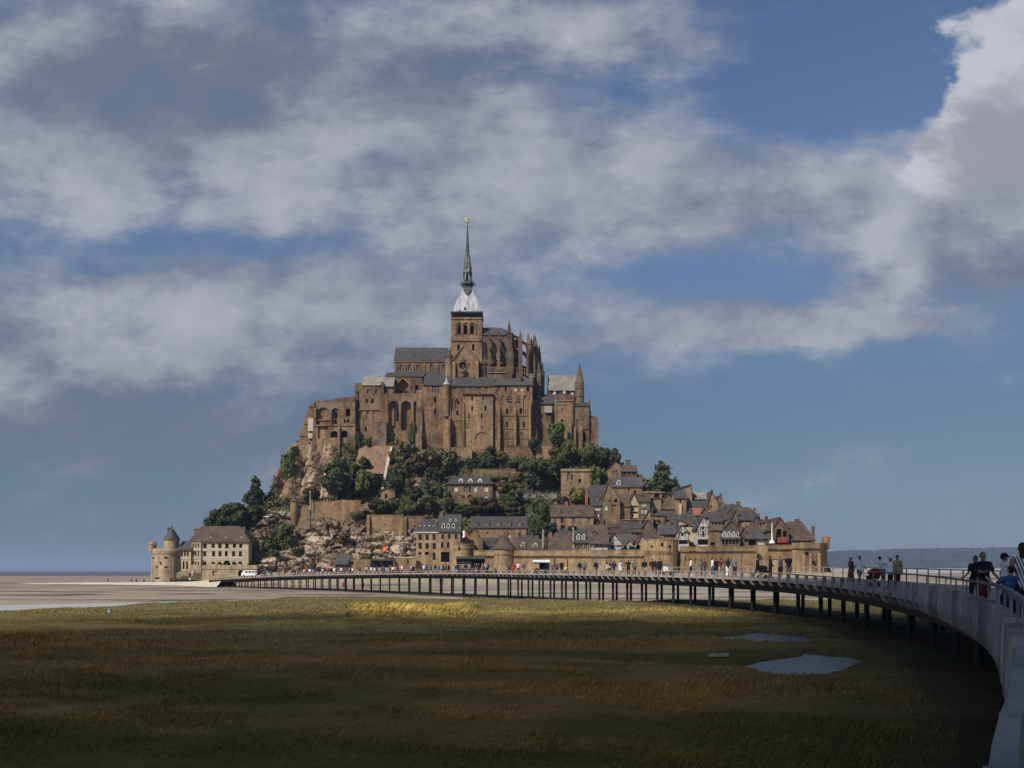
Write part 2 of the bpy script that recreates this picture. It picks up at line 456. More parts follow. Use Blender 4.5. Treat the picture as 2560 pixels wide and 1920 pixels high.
# near sand with ridges and gullies, up to the bank in front of the walls
M['sand'] = attr_mat('bay_sand', .85, .05, 1.2)
SAND, WET, DARK, BANK = (.325, .25, .165), (.245, .205, .160), (.10, .086, .065), (.34, .265, .175)
def bank_z(X, Y):
    px = 1280 + X * F / Y
    a = np.clip((px - 600) / 60, 0, 1) * np.clip((2250 - px) / 120, 0, 1)
    t = np.clip((Y - 250 - 14 * (px > 1100)) / 30, 0, 1)
    return 3.9 * a * t * t * (3 - 2 * t)
rows, cols_ = [], []
at = []
Ys = np.concatenate([np.linspace(60, 160, 90), np.linspace(161, 330, 90)])
pxs = np.linspace(-500, 3050, 200)
for Y in Ys:
    row = []
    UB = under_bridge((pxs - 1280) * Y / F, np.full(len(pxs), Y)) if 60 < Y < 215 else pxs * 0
    for ci, px in enumerate(pxs):
        X = (px - 1280) * Y / F
        rdg = abs(fbm(X * .022, Y * .16, 3.1, 5)); g = fbm(X * .03, Y * .10, 9.2, 4)
        amp = .40 if Y < 190 else .15
        z = -.05 + amp * max(0, .34 - rdg) + .10 * g + bank_z(X, Y)
        row.append((X, Y, z))
        w = max(0, min(1, (rdg - .05) * 3.5)); b = min(1, bank_z(X, Y) / 2)
        d = max(0, min(1, (g - .12) * 4)) if Y < 190 and px < 1100 else max(0, min(.8, (g - .08) * 4))
        base = np.array(WET) * (1 - w) + np.array(SAND) * w
        if px > 1100: base = base * .3 + .7 * np.array((.325, .28, .215))
        base = base * (1 - d) + np.array(DARK) * d
        base = base * (1 - b) + np.array(BANK) * b
        base = base * (1 - .85 * UB[ci])  # the footbridge's shade, painted into the sand colour
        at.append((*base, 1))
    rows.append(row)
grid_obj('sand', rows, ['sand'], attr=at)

# pale wet channel behind the marsh edge on the left
M['wetsand'] = mat('wet_pale_sand', (.52, .485, .42), (.40, .37, .32), .1, .35, 0, 1, (.2, 1, 1), spec=.5)
mb = MB()
top = [(-500, 1519), (-200, 1516), (0, 1513), (150, 1510), (300, 1507), (420, 1504.5), (560, 1501), (700, 1496), (760, 1494)]
bot = [(-500, 1545), (-200, 1540), (0, 1532), (150, 1524), (300, 1518), (420, 1513), (560, 1506), (700, 1499), (760, 1495)]
d_ = lambda py: (ZC - .16) * F / (py - HY)
vs = [P(x, y, d_(y)) for x, y in top] + [P(x, y, d_(y)) for x, y in bot]
n_ = len(top)
mb.add([(v[0], v[1], .16) for v in vs], [(i, i + 1, n_ + i + 1, n_ + i) for i in range(n_ - 1)])
tag(mb.obj('tidal_channel', 'wetsand'), kind='structure')

# the sea far out on the left
m = bpy.data.materials.new('sea_water'); m.use_nodes = True
t_ = E.tree = m.node_tree
bs_ = t_.nodes['Principled BSDF']
g_ = t_.nodes.new('ShaderNodeNewGeometry'); mp_ = t_.nodes.new('ShaderNodeMapping')
t_.links.new(g_.outputs['Position'], mp_.inputs[0]); mp_.inputs['Scale'].default_value = (.004, .02, 1)
n_w = nz(E(mp_.outputs[0]), 1.0, 5)
t_.links.new(mixc(n_w.smooth(.35, .65), (.035, .055, .075), (.060, .080, .095)).k, bs_.inputs['Base Color'])
bs_.inputs['Roughness'].default_value = .45
M['sea'] = m
mb = MB()
mb.quad((-9000, 760, -.2), (-330, 800, -.2), (-120, 900, -.2), (60, 1000, -.2), (300, 11000, -.2), (-9000, 11000, -.2))
tag(mb.obj('sea', 'sea'), kind='structure')

# ---------------------------------------------------------------- salt marsh
EDGE = [(-600, 1552), (0, 1527), (150, 1520), (250, 1515), (400, 1507), (520, 1502), (620, 1498.5), (720, 1494), (820, 1493.5), (1000, 1494), (1120, 1495), (1250, 1497),
        (1420, 1499), (1600, 1500), (1850, 1500), (2100, 1497), (2300, 1494), (3200, 1490)]
MZ = 1.2
def edge_Y(px):
    return (ZC - MZ) * F / (lerp_tab(EDGE, px) + 1.2 * fbm(px * .02, 4.4, 0, 4) - HY)
POND = [[(1803, 1596), (1818, 1591), (1868, 1590), (1885, 1583), (1900, 1583), (1935, 1588), (1990, 1590), (2010, 1600), (2002, 1607), (1930, 1606), (1875, 1604), (1820, 1602)],
        [(1884, 1668), (1896, 1660), (1930, 1656), (1990, 1648), (2012, 1640), (2016, 1632), (2040, 1636), (2070, 1641), (2110, 1645), (2136, 1653), (2105, 1662), (2080, 1672), (2055, 1683), (2005, 1691), (1950, 1688), (1905, 1679)]]
PW = [np.array([[(x - 1280) * (ZC - MZ + .12) / (y - HY), (ZC - MZ + .12) * F / (y - HY)] for x, y in p]) for p in POND]
def chaikin(p, k=2):
    for _ in range(k):
        q = np.roll(p, -1, 0); p = np.stack([p * .75 + q * .25, p * .25 + q * .75], 1).reshape(-1, 2)
    return p
def ragged(p):
    p = chaikin(p)
    out = []
    for k in range(len(p)):
        a, b = p[k], p[(k + 1) % len(p)]
        for t in (0, .5):
            q = a + (b - a) * t; m_ = p.mean(0); r_ = q - m_
            out.append(m_ + r_ * (.97 + .22 * fbm(q[0] * .9, q[1] * .9, 3.7, 4)))
    return np.array(out)
PW = [ragged(p) for p in PW]
def pond_d(X, Y):
    """signed distance to the nearest pond, negative inside"""
    best = 9e9
    for p in PW:
        a, b = p, np.roll(p, -1, 0)
        ab = b - a; q = np.array([X, Y]) - a
        t = np.clip((q * ab).sum(1) / (ab * ab).sum(1), 0, 1)
        d = np.sqrt(((q - ab * t[:, None]) ** 2).sum(1)).min()
        ins = ((a[:, 1] > Y) != (b[:, 1] > Y)) & (X < ab[:, 0] * (Y - a[:, 1]) / np.where(ab[:, 1] == 0, 1e-9, ab[:, 1]) + a[:, 0])
        if ins.sum() % 2: d = -d
        best = min(best, d)
    return best
PBOX = [(p[:, 0].min() - 2, p[:, 0].max() + 2, p[:, 1].min() - 2, p[:, 1].max() + 2) for p in PW]
def near_pond(X, Y):
    return any(a < X < b and c < Y < d for a, b, c, d in PBOX)
def marsh_z(X, Y):
    z = MZ + .16 * fbm(X * .12, Y * .12, 1.7, 3) + .05 * fbm(X * .7, Y * .7, 5, 2)
    if near_pond(X, Y):
        d = pond_d(X, Y)
        k = max(0, min(1, (d + .15) / .9))
        z = (MZ - .45) * (1 - k) + z * k
    return z

def marsh_tint(X, Y):
    """colour of the plant cover: brown seed heads, dark green and grey-green patches, straw near the far edge"""
    px = 1280 + X * F / max(Y, 1); 
    a = fbm(X * .035 + 5 + Y * .02, Y * .10, 2.2, 4); b = fbm(X * .09 + Y * .04, Y * .24, 8.4, 4); c = fbm(X * .5, Y * .9, 3.3, 3)
    green, brown, grey, straw = np.array((.172, .122, .016)), np.array((.36, .205, .045)), np.array((.25, .19, .09)), np.array((.56, .39, .10))
    far = np.array((.205, .165, .055))
    w = min(1, max(0, .5 + a * 1.5 + b * 1.1))
    col_ = green * (1 - w) + brown * w
    py = HY + (ZC - MZ) * F / max(Y, 1)
    g = math.exp(-((py - 1582) / 24) ** 2) * min(1, max(0, .45 + b * 1.6)) * (1 if px < 1250 else .45)
    col_ = col_ * (1 - g) + grey * g
    f = min(1, max(0, (1556 - py) / 14))
    col_ = col_ * (1 - f) + (far * (1 - .0)) * f
    gold = min(1, max(0, .6 + b * 1.1 + a)) * min(1, max(0, (py - 1522) / 8)) * min(1, max(0, (1584 - py) / 22))
    gold *= .75 if px < 860 else .62 if px > 1180 else .4
    if 860 < px < 1190: gold = max(gold, min(1, max(0, .75 + c * .9)) * min(1, max(0, (py - 1513) / 5)) * min(1, max(0, (1558 - py) / 9)) * min(1, (px - 860) / 60) * min(1, (1190 - px) / 50))
    if 1120 < px < 1420: gold = max(gold, .75 * min(1, max(0, .6 + c * 1.2)) * min(1, max(0, (py - 1522) / 5)) * min(1, max(0, (1552 - py) / 9)) * min(1, (1420 - px) / 120))
    col_ = col_ * (1 - gold) + straw * gold
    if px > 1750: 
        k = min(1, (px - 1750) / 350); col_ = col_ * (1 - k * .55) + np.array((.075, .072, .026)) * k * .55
    return col_ * (1 + .35 * c)

M['soil'] = attr_mat('marsh_soil', 1.0, .06, 5)
rows, at = [], []
pxs = np.unique(np.concatenate([np.linspace(-560, 3150, 200), np.arange(1770, 2170, 5.0)]))
NR = 190
eds = [edge_Y(p) for p in pxs]
YG = [5.0 * (np.array(eds) / 5.0) ** (j / (NR - 1)) for j in range(NR)]
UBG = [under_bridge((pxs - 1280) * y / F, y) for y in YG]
for j in range(NR + 4):
    row = []
    for ci, (px, ed) in enumerate(zip(pxs, eds)):
        if j < NR:
            Y = 5.0 * (ed / 5.0) ** (j / (NR - 1))
            X = (px - 1280) * Y / F
            z = marsh_z(X, Y)
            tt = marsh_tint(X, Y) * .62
            tt = tt * (1 - .6 * UBG[j][ci])  # footbridge shade painted into the marsh soil as well
            if near_pond(X, Y) and pond_d(X, Y) < .3: tt = np.array((.06, .05, .04))
        else:
            k = j - NR + 1
            Y = ed + (.25, .5, .9, 3.0)[k - 1] + .3 * fbm(px * .03, k, 2)
            X = (px - 1280) * Y / F
            z = (1.05, .6, .15, -.5)[k - 1]
            tt = np.array((.075, .062, .045))
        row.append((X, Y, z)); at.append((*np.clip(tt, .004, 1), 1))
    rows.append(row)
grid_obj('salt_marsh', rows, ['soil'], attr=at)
mb = MB()
mb.quad((-90, -80, MZ), (90, -80, MZ), (90, 5.4, MZ), (-90, 5.4, MZ))
M['soil2'] = mat('marsh_soil_near', (.06, .05, .025), None, 1)
tag(mb.obj('marsh_ground', 'soil2'), kind='structure')

m = bpy.data.materials.new('pond_water'); m.use_nodes = True
bs_ = m.node_tree.nodes['Principled BSDF']
bs_.inputs['Base Color'].default_value = (.05, .05, .05, 1); bs_.inputs['Roughness'].default_value = .18; bs_.inputs['Specular IOR Level'].default_value = .26
E.tree = m.node_tree; g_ = m.node_tree.nodes.new('ShaderNodeNewGeometry'); b_ = m.node_tree.nodes.new('ShaderNodeBump'); b_.inputs['Distance'].default_value = .06; b_.inputs['Strength'].default_value = 1.0
m.node_tree.links.new(nz(E(g_.outputs['Position']), 3.2, 3).k, b_.inputs['Height']); m.node_tree.links.new(b_.outputs[0], bs_.inputs['Normal'])
M['pond'] = m
for i, (p, lab) in enumerate(zip(PW, ('thin grey pond in the marsh grass, the farther of two', 'wide grey pond in the marsh grass, the nearer of two'))):
    mb = MB()
    c = p.mean(0)
    q = c + (p - c) * 1.0
    q2 = [(a + (a - c) / np.linalg.norm(a - c) * .5) for a in q]
    mb.add([(a[0], a[1], MZ - .13) for a in q2], [tuple(range(len(q2)))])
    tag(mb.obj('pond_water', 'pond'), lab, None, None, 'structure')

# ---------------------------------------------------------------- far shore on the right
M['hill'] = mat('wooded_hill', (.050, .062, .045), (.022, .030, .024), .012, 1, 0, .03, fvar=.5)
rows = []
for j in range(26):
    row = []
    t = j / 25
    for i in range(260):
        px = 1900 + i * 5.6
        Y = 3300 + 900 * t
        X = (px - 1280) * Y / F
        top = lerp_tab([(1900, 1383), (2080, 1379), (2130, 1376), (2180, 1377), (2240, 1373), (2300, 1372), (2400, 1371), (2560, 1369), (2800, 1366), (3400, 1380)], px)
        H = ZC + (HY - top) * 4100 / F
        s = math.sin(min(1, t * 1.08) * math.pi / 2) if t < .93 else 1 - (t - .93) * 3
        tree = 7 * max(0, fbm(px * .11, Y * .02, 2, 4)) + 5 * fbm(px * .4, Y * .05, 3, 2)
        z = 8 + (H - 8) * s + tree * (t > .12)
        row.append((X, Y, z))
    rows.append(row)
grid_obj('hills', rows, ['hill'], smooth=False)
M['shore'] = mat('pale_shore_sand', (.42, .37, .30), (.30, .27, .22), .01, .95, 0, .03, (.2, 1, 1))
mb = MB()
a_, b_, c_ = [], [], []
for i in range(40):
    px = 1850 + i * 40
    for L, Y, z in ((a_, 1900, -.3), (b_, 2900, 9 + 2 * fbm(px * .01, 1, 0)), (c_, 3360, 15)):
        L.append(((px - 1280) * Y / F, Y, z))
mb.add(a_ + b_ + c_, [(k * 40 + i, k * 40 + i + 1, k * 40 + 41 + i, k * 40 + 40 + i) for k in (0, 1) for i in range(39)])
tag(mb.obj('far_beach', 'shore'), kind='structure')

# ---------------------------------------------------------------- the rocky island
CREST = [(430, 1452), (480, 1440), (520, 1420), (548, 1375), (575, 1335), (610, 1275), (640, 1262), (672, 1235), (690, 1185), (706, 1150), (722, 1118), (745, 1105), (780, 1095), (900, 1095), (1100, 1095),
         (1300, 1100), (1480, 1105), (1500, 1122), (1540, 1150), (1600, 1190), (1700, 1235), (1800, 1290), (1900, 1325), (2000, 1350), (2060, 1395), (2090, 1448)]
def slope_Y(py): return 302 + .2 * (1440 - py)
ROCK, SOIL, GRN, PALE = np.array((.185, .135, .092)), np.array((.085, .062, .034)), np.array((.046, .052, .019)), np.array((.47, .38, .275))
def veg(px, py):
    """0 bare rock .. 1 overgrown"""
    cx = fbm(px * .012, py * .012, 6.6, 4)
    v = 1.0
    if px < 1140:
        v0 = v
        v = lerp_tab([(1090, .45), (1180, .65), (1245, .75), (1285, .35), (1330, .0), (1440, -.12)], py)
        if px < 640: v = max(v, lerp_tab([(480, 1.1), (600, .95), (690, .3)], px) * (1 if py < 1400 else .6))
        if 690 < px < 900 and 1105 < py < 1250: v = lerp_tab([(690, -.6), (800, -.5), (850, .4), (900, .9)], px)
        if 880 < px and py < 1290: v = .75
        v += (v0 - v) * min(1, max(0, (px - 1040) / 90))
    return min(1, max(0, v + cx * .7))
TERR = []
rows, at = [], []
pxs = np.concatenate([np.arange(424, 560, 6), np.arange(560, 1076, 2.6), np.arange(1076, 2100, 6)])
NR = 150
for j in range(NR + 8):
    row = []
    for px in pxs:
        cr = lerp_tab(CREST, px)
        if j < NR:
            py = 1452 - (1452 - cr) * j / (NR - 1)
            Y = slope_Y(py)
            p = P(px, py, Y)
            v = veg(px, py)
            edge = min(1, (NR - 1 - j) / 8) * min(1, j / 6)
            q = Vector((p.x, p.y * .4, p.z))
            wq = Vector((q.x * .15 + .5 * fbm(q.x * .1, q.z * .1, 3, 2), q.y * .3, q.z * .30 + q.x * .05))
            d1, p1 = noise.voronoi(wq); d2, p2 = noise.voronoi(wq * 2.6)
            cr1, cr2 = min(1, (d1[1] - d1[0]) / .13), min(1, (d2[1] - d2[0]) / .16)
            rock = 2.0 * noise.cell(p1[0] * 7.3) + 1.5 * cr1 + .9 * noise.cell(p2[0] * 5.1) + .55 * cr2 + 1.5 * fbm(p.x * .10, p.z * .16, 1.2, 4) - 1.6
            soft = 2.2 * fbm(p.x * .06, p.z * .08, 4.2, 4)
            dsp = rock * (1 - v) + soft * v
            if 690 < px < 905 and 1100 < py < 1260:     # fluted cliff under the western terrace
                dsp = .35 * rock + 4.2 * abs(math.sin(p.x * .36 + p.z * .05 + .5 * math.sin(p.z * .11))) - 2.2
            p.y -= dsp * edge
            p.z += .35 * dsp * edge
            sh = fbm(p.x * .3, p.z * .5, 7.7, 4); s2 = fbm(p.x * .08, p.z * .1, 17.7, 3)
            rk = ROCK * (1 + .35 * sh)
            k = min(1, max(0, (sh * .7 + s2 + .5 * noise.cell(p1[0] * 3.1) + (.42 if py > 1330 else -.2)) * .9)); rk = rk * (1 - k) + PALE * k
            if 690 < px < 905 and 1100 < py < 1262: rk = np.array((.205, .132, .080)) * (1 + .4 * sh); k = min(1, max(0, (fbm(p.x * .55, p.z * .06, 5, 3) - .22) * 4)); rk = rk * (1 - k) + np.array((.42, .34, .25)) * k
            gk = min(1, max(0, .45 + sh * 1.0 + s2)); gr = GRN * gk + SOIL * (1 - gk)
            tt = rk * (1 - v) + gr * v
            row.append(tuple(p)); TERR.append((p.x, p.y, p.z, v, px, py))
        else:
            k = (j - NR + 1) / 8
            Yc = slope_Y(cr); p = P(px, cr, Yc)
            flat = .33 if 740 < px < 1490 else .12
            if k <= .5: z = p.z - 1.2 * k; Y = Yc + 60 * flat * k * 2
            else: z = (p.z - .6) * (1 - (k - .5) * 2) - 1 * (k > .95); Y = Yc + 60 * flat + 90 * (k - .5) * 2
            row.append((p.x * (1 - .0 * k), Y, z)); tt = SOIL
        at.append((*np.clip(tt, .01, .9), 1))
    rows.append(row)
M['rock'] = attr_mat('island_rock', .95, .25, 1.4)
grid_obj('island_rock', rows, ['rock'], smooth=False, attr=at)

# ---------------------------------------------------------------- air and cloud
m = bpy.data.materials.new('sea_haze'); m.use_nodes = True
t_ = m.node_tree; t_.nodes.clear()
pv = t_.nodes.new('ShaderNodeVolumePrincipled'); oo = t_.nodes.new('ShaderNodeOutputMaterial')
pv.inputs['Color'].default_value = (.50, .66, 1.0, 1)
pv.inputs['Density'].default_value = HAZE = 0.00010
pv.inputs['Anisotropy'].default_value = .1
t_.links.new(pv.outputs[0], oo.inputs['Volume'])
M['haze'] = m
mb = MB(); mb.box(-13000, 13000, -13000, 13000, -3, 186)
tag(mb.obj('haze', 'haze'), kind='stuff')

# the cloud behind the camera whose shadow lies over the marsh and the near end of the footbridge
# thin at its rim: part of the sunlight comes through there
m = bpy.data.materials.new('cumulus_cloud'); m.use_nodes = True; t_ = E.tree = m.node_tree
va_ = t_.nodes.new('ShaderNodeVertexColor'); va_.layer_name = 'tint'
g_ = t_.nodes.new('ShaderNodeNewGeometry')
tr_ = t_.nodes.new('ShaderNodeBsdfTransparent'); df_ = t_.nodes.new('ShaderNodeBsdfDiffuse'); mx_ = t_.nodes.new('ShaderNodeMixShader')
df_.inputs[0].default_value = (.85, .85, .86, 1)
sv_ = t_.nodes.new('ShaderNodeSeparateColor'); t_.links.new(va_.outputs[0], sv_.inputs[0])
t_.links.new((E(sv_.outputs[0]) + (nz(E(g_.outputs['Position']), .03, 4, .6) - .5) * .55).smooth(.0, 1.0).k, mx_.inputs[0])
t_.links.new(tr_.outputs[0], mx_.inputs[1]); t_.links.new(df_.outputs[0], mx_.inputs[2]); t_.links.new(mx_.outputs[0], t_.nodes['Material Output'].inputs[0])
M['cloud'] = m
H_ = 620.0
sh_x, sh_y = sdir.x / sdir.z, sdir.y / sdir.z
# far rim of the shadow on the ground (z = 1.2), as photo pixel / distance
RIM = [(-60, 54), (-46, 53), (-34, 51), (-24, 52), (-16, 53), (-9, 53), (-3, 54), (4, 54), (10, 55), (17, 58), (27, 66), (42, 86), (70, 108), (110, 96), (150, 60)]
ring = []
for x, y in RIM: ring.append((x, y))
for a in np.linspace(10, 170, 20):
    ring.append((20 + 150 * math.cos(R(-a)) , 10 - 85 * math.sin(R(a)) - 18 * (1 + fbm(a * .05, 2, 1))))
ctr = np.array((25.0, 12.0))
mb = MB(); vs, fs, thick = [], [], []
levels = [(.0, -1, .88), (.35, -.95, .88), (.6, -.85, .86), (.75, -.7, .76), (.86, -.5, .52), (.95, -.25, .28), (1.03, 0, .05), (.97, .3, .2), (.86, .55, .5), (.7, .85, .7), (.4, 1.0, .8), (.0, 1.1, .8)]
n_ = len(ring)
for f_, hh, th in levels:
    for i, (x, y) in enumerate(ring):
        q = ctr + (np.array((x, y)) - ctr) * f_
        bump_ = 14 * fbm(q[0] * .02, q[1] * .02, hh * 2, 4) * (0 if f_ > 1 else 1)
        vs.append((q[0] + sh_x * (H_ - 1.2), q[1] + sh_y * (H_ - 1.2), H_ + hh * 38 + bump_)); thick.append((th, th, th, 1))
for j in range(len(levels) - 1):
    fs += [(j * n_ + i, j * n_ + (i + 1) % n_, (j + 1) * n_ + (i + 1) % n_, (j + 1) * n_ + i) for i in range(n_)]
mb.add(vs, fs)
co = mb.obj('cloud', 'cloud', smooth=True); co['kind'] = 'structure'
co.data.color_attributes.new('tint', 'FLOAT_COLOR', 'POINT').data.foreach_set('color', np.array(thick, dtype=np.float32).reshape(-1))
# ---------------------------------------------------------------- building kit
def xw(px, Y): return (px - 1280) * Y / F
def zw(py, Y): return ZC + (HY - py) * Y / F

def front(root, px0, px1, pt, pb, Y, D, ops=(), mt='house', name='wall', depth=.45, extra=5, gable=None, frame='frame', glass='glass', pitch=None, skew=0, cap=True):
    """a block whose front wall stands at depth Y with real openings; ops: (x0, top, x1, bottom, kind, style) in photo pixels.
    style g glass, h dark hollow, b blind recess, p pale pane, s shuttered. gable: (apex px, apex py) closes a front gable.
    pitch: z of the ridge for side gables"""
    x0, x1, z1, z0 = xw(px0, Y), xw(px1, Y), zw(pt, Y), zw(pb, Y) - extra
    mb = MB()
    loc, sty = [], []
    for o in ops:
        a, t, b, d, k = o[:5]
        loc.append((xw(a, Y) - x0, zw(d, Y) - z0, xw(b, Y) - x0, zw(t, Y) - z0, k)); sty.append(o[5] if len(o) > 5 else 'g')
    outs = panel(mb, (x0, Y, z0), (1, 0, 0), x1 - x0, z1 - z0, loc, depth)
    mb.quad((x1, Y, z0), (x1, Y + D, z0), (x1, Y + D, z1), (x1, Y, z1))
    mb.quad((x0, Y + D, z0), (x0, Y, z0), (x0, Y, z1), (x0, Y + D, z1))
    mb.quad((x1, Y + D, z0), (x0, Y + D, z0), (x0, Y + D, z1), (x1, Y + D, z1))
    if gable:
        ga = (xw(gable[0], Y), Y, zw(gable[1], Y)); gb = (ga[0], Y + D, ga[2])
        mb.add([(x0, Y, z1), (x1, Y, z1), ga], [(0, 1, 2)]); mb.add([(x0, Y + D, z1), (x1, Y + D, z1), gb], [(0, 1, 2)])
    elif pitch:
        for xx in (x0, x1): mb.add([(xx, Y, z1), (xx, Y + D, z1), (xx, Y + D / 2, pitch)], [(0, 1, 2)])
    elif cap: mb.quad((x0, Y, z1), (x1, Y, z1), (x1, Y + D, z1), (x0, Y + D, z1))
    w = mb.obj(name, mt, root)
    for o, s in zip(outs, sty):
        if s == 'g': window(o, root, glass, frame)
        elif s == 'p': window(o, root, 'pale_pane', frame)
        elif s == 's': window(o, root, 'glass', 'shutter')
        elif s == 'h': window(o, root, 'hollow', frame, False, 'opening')
        elif s == 'b': window(o, root, mt, frame, False, 'blind_arch')
        elif s == 'd': window(o, root, 'timber', frame, False, 'door')
    return w

def slab(sec, axis, a, b, root, mt, name='roof'):
    """extrude a closed section along x ('x': section in y,z) or along y ('y': section in x,z)"""
    mb = MB()
    f = (lambda q, t: (t, q[0], q[1])) if axis == 'x' else (lambda q, t: (q[0], t, q[1]))
    mb.hull([f(q, a) for q in sec], [f(q, b) for q in sec])
    return mb.obj(name, mt, root)

def roof_gable(root, px0, px1, pe, pr, Y, D, mt, ov=.45, th=.35, ends=.35, name='roof'):
    x0, x1, ze = xw(px0, Y), xw(px1, Y), zw(pe, Y)
    zr = zw(pr, Y + D / 2)
    s = (zr - ze) / (D / 2)
    sec = [(Y - ov, ze - ov * s), (Y + D / 2, zr), (Y + D + ov, ze - ov * s), (Y + D + ov, ze - ov * s - th), (Y + D / 2, zr - th), (Y - ov, ze - ov * s - th)]
    slab(sec, 'x', x0 - ends, x1 + ends, root, mt, name)
    return zr

def roof_front(root, px0, px1, pe, apex, Y, D, mt, ov=.4, th=.35, front=.4, name='roof'):
    x0, x1, ze = xw(px0, Y), xw(px1, Y), zw(pe, Y)
    xa, za = xw(apex[0], Y), zw(apex[1], Y)
    sl, sr = (za - ze) / (xa - x0), (za - ze) / (x1 - xa)
    sec = [(x0 - ov, ze - ov * sl + .05), (xa, za + .12), (x1 + ov, ze - ov * sr + .05), (x1 + ov, ze - ov * sr + th + .05), (xa, za + th + .12), (x0 - ov, ze - ov * sl + th + .05)]
    slab(sec, 'y', Y - front, Y + D, root, mt, name)

def roof_hip(root, px0, px1, pe, pr, Y, D, mt, ov=.45, inset=None, r0=None, r1=None, name='roof'):
    """r0, r1: ridge ends in pixels"""
    x0, x1, ze = xw(px0, Y) - ov, xw(px1, Y) + ov, zw(pe, Y)
    Yr = Y + D / 2; zr = zw(pr, Yr)
    a, b = (xw(r0, Yr), xw(r1, Yr)) if r0 is not None else (x0 + (inset if inset is not None else D / 2), x1 - (inset if inset is not None else D / 2))
    if a >= b: a = b = (x0 + x1) / 2 ; b = a + .05
    mb = MB()
    e = [(x0, Y - ov, ze), (x1, Y - ov, ze), (x1, Y + D + ov, ze), (x0, Y + D + ov, ze)]
    u = [(p[0], p[1], ze - .3) for p in e]
    mb.add(e + u + [(a, Yr, zr), (b, Yr, zr)], [(0, 1, 9, 8), (1, 2, 9), (2, 3, 8, 9), (3, 0, 8), (0, 1, 5, 4), (1, 2, 6, 5), (2, 3, 7, 6), (3, 0, 4, 7), (4, 5, 6, 7)])
    mb.obj(name, mt, root)

def chimney(root, px, pt, Y, w=1.0, h=4, mt='housed', d=.8, pots=2):
    x, z = xw(px, Y), zw(pt, Y)
    mb = MB()
    mb.box(x - w / 2, x + w / 2, Y - d / 2, Y + d / 2, z - h, z - .25)
    mb.box(x - w / 2 - .1, x + w / 2 + .1, Y - d / 2 - .1, Y + d / 2 + .1, z - .25, z)
    for i in range(pots):
        mb.lathe(x - w / 4 + i * w / 2, Y, [(.13, z), (.11, z + .4)], 8)
    return mb.obj('chimney', mt, root)

def dormer(root, px, t, Ye, De, pe, pr, w=1.3, h=1.5, wall='house', rmat='slate', sty='gable', pane='glass'):
    """a dormer on a front roof slope; t: place between eave 0 and ridge 1"""
    ze, zr = zw(pe, Ye), zw(pr, Ye + De / 2)
    y = Ye + t * De / 2; z = ze + t * (zr - ze) - .15
    x = xw(px, Ye)
    s = (zr - ze) / (De / 2)
    L = min(De / 2, (h + .7) / s + .4)
    mb = MB()
    outs = panel(mb, (x - w / 2, y, z), (1, 0, 0), w, h, [(w * .2, .3, w * .8, h - .12, 0)], .12)
    mb.quad((x - w / 2, y, z), (x - w / 2, y + L, z), (x - w / 2, y + L, z + h), (x - w / 2, y, z + h))
    mb.quad((x + w / 2, y, z), (x + w / 2, y + L, z), (x + w / 2, y + L, z + h), (x + w / 2, y, z + h))
    mb.add([(x - w / 2, y, z + h), (x + w / 2, y, z + h), (x, y, z + h + .75 * w * .6)], [(0, 1, 2)])
    d = mb.obj('dormer', wall, root)
    r = MB(); o = .16; hh = .75 * w * .6
    if sty == 'gable':
        r.hull([(x - w / 2 - o, y - .15, z + h - o * .9), (x, y - .15, z + h + hh), (x, y - .15, z + h + hh + .14), (x - w / 2 - o, y - .15, z + h - o * .9 + .14)],
               [(x - w / 2 - o, y + L, z + h - o * .9), (x, y + L, z + h + hh), (x, y + L, z + h + hh + .14), (x - w / 2 - o, y + L, z + h - o * .9 + .14)])
        r.hull([(x + w / 2 + o, y - .15, z + h - o * .9), (x, y - .15, z + h + hh), (x, y - .15, z + h + hh + .14), (x + w / 2 + o, y - .15, z + h - o * .9 + .14)],
               [(x + w / 2 + o, y + L, z + h - o * .9), (x, y + L, z + h + hh), (x, y + L, z + h + hh + .14), (x + w / 2 + o, y + L, z + h - o * .9 + .14)])
    else:
        r.lathe(x, y + L / 2, [(w * .62, z + h - .1), (w * .5, z + h + .3), (w * .2, z + h + .55), (.02, z + h + .6)], 12)
    r.obj('dormer_roof', rmat, d)
    window(outs[0], d, pane, 'frame', w > 1.2)
    return d

def string_course(root, px0, px1, py, Y, h=.35, proud=.25, mt='abbey', name='cornice', D=.4):
    mb = MB(); mb.box(xw(px0, Y) - .1, xw(px1, Y) + .1, Y - proud, Y + D - .003, zw(py, Y) - h, zw(py, Y))
    return mb.obj(name, mt, root)

def buttress(root, px0, px1, pt, pb, Y, d=1.2, mt='abbey', extra=3, taper=.5, top=1.2):
    """a wall pier standing d in front of Y with a sloped head"""
    x0, x1, z1, z0 = xw(px0, Y), xw(px1, Y), zw(pt, Y), zw(pb, Y) - extra
    mb = MB()
    mb.hull([(x0, Y - d - taper, z0), (x1, Y - d - taper, z0), (x1, Y + .3, z0), (x0, Y + .3, z0)],
            [(x0, Y - d, z1 - top), (x1, Y - d, z1 - top), (x1, Y + .3, z1 - top), (x0, Y + .3, z1 - top)], caps=False)
    mb.hull([(x0, Y - d, z1 - top), (x1, Y - d, z1 - top), (x1, Y + .3, z1 - top), (x0, Y + .3, z1 - top)],
            [(x0, Y - .05, z1), (x1, Y - .05, z1), (x1, Y + .3, z1), (x0, Y + .3, z1)])
    return mb.obj('buttress', mt, root)

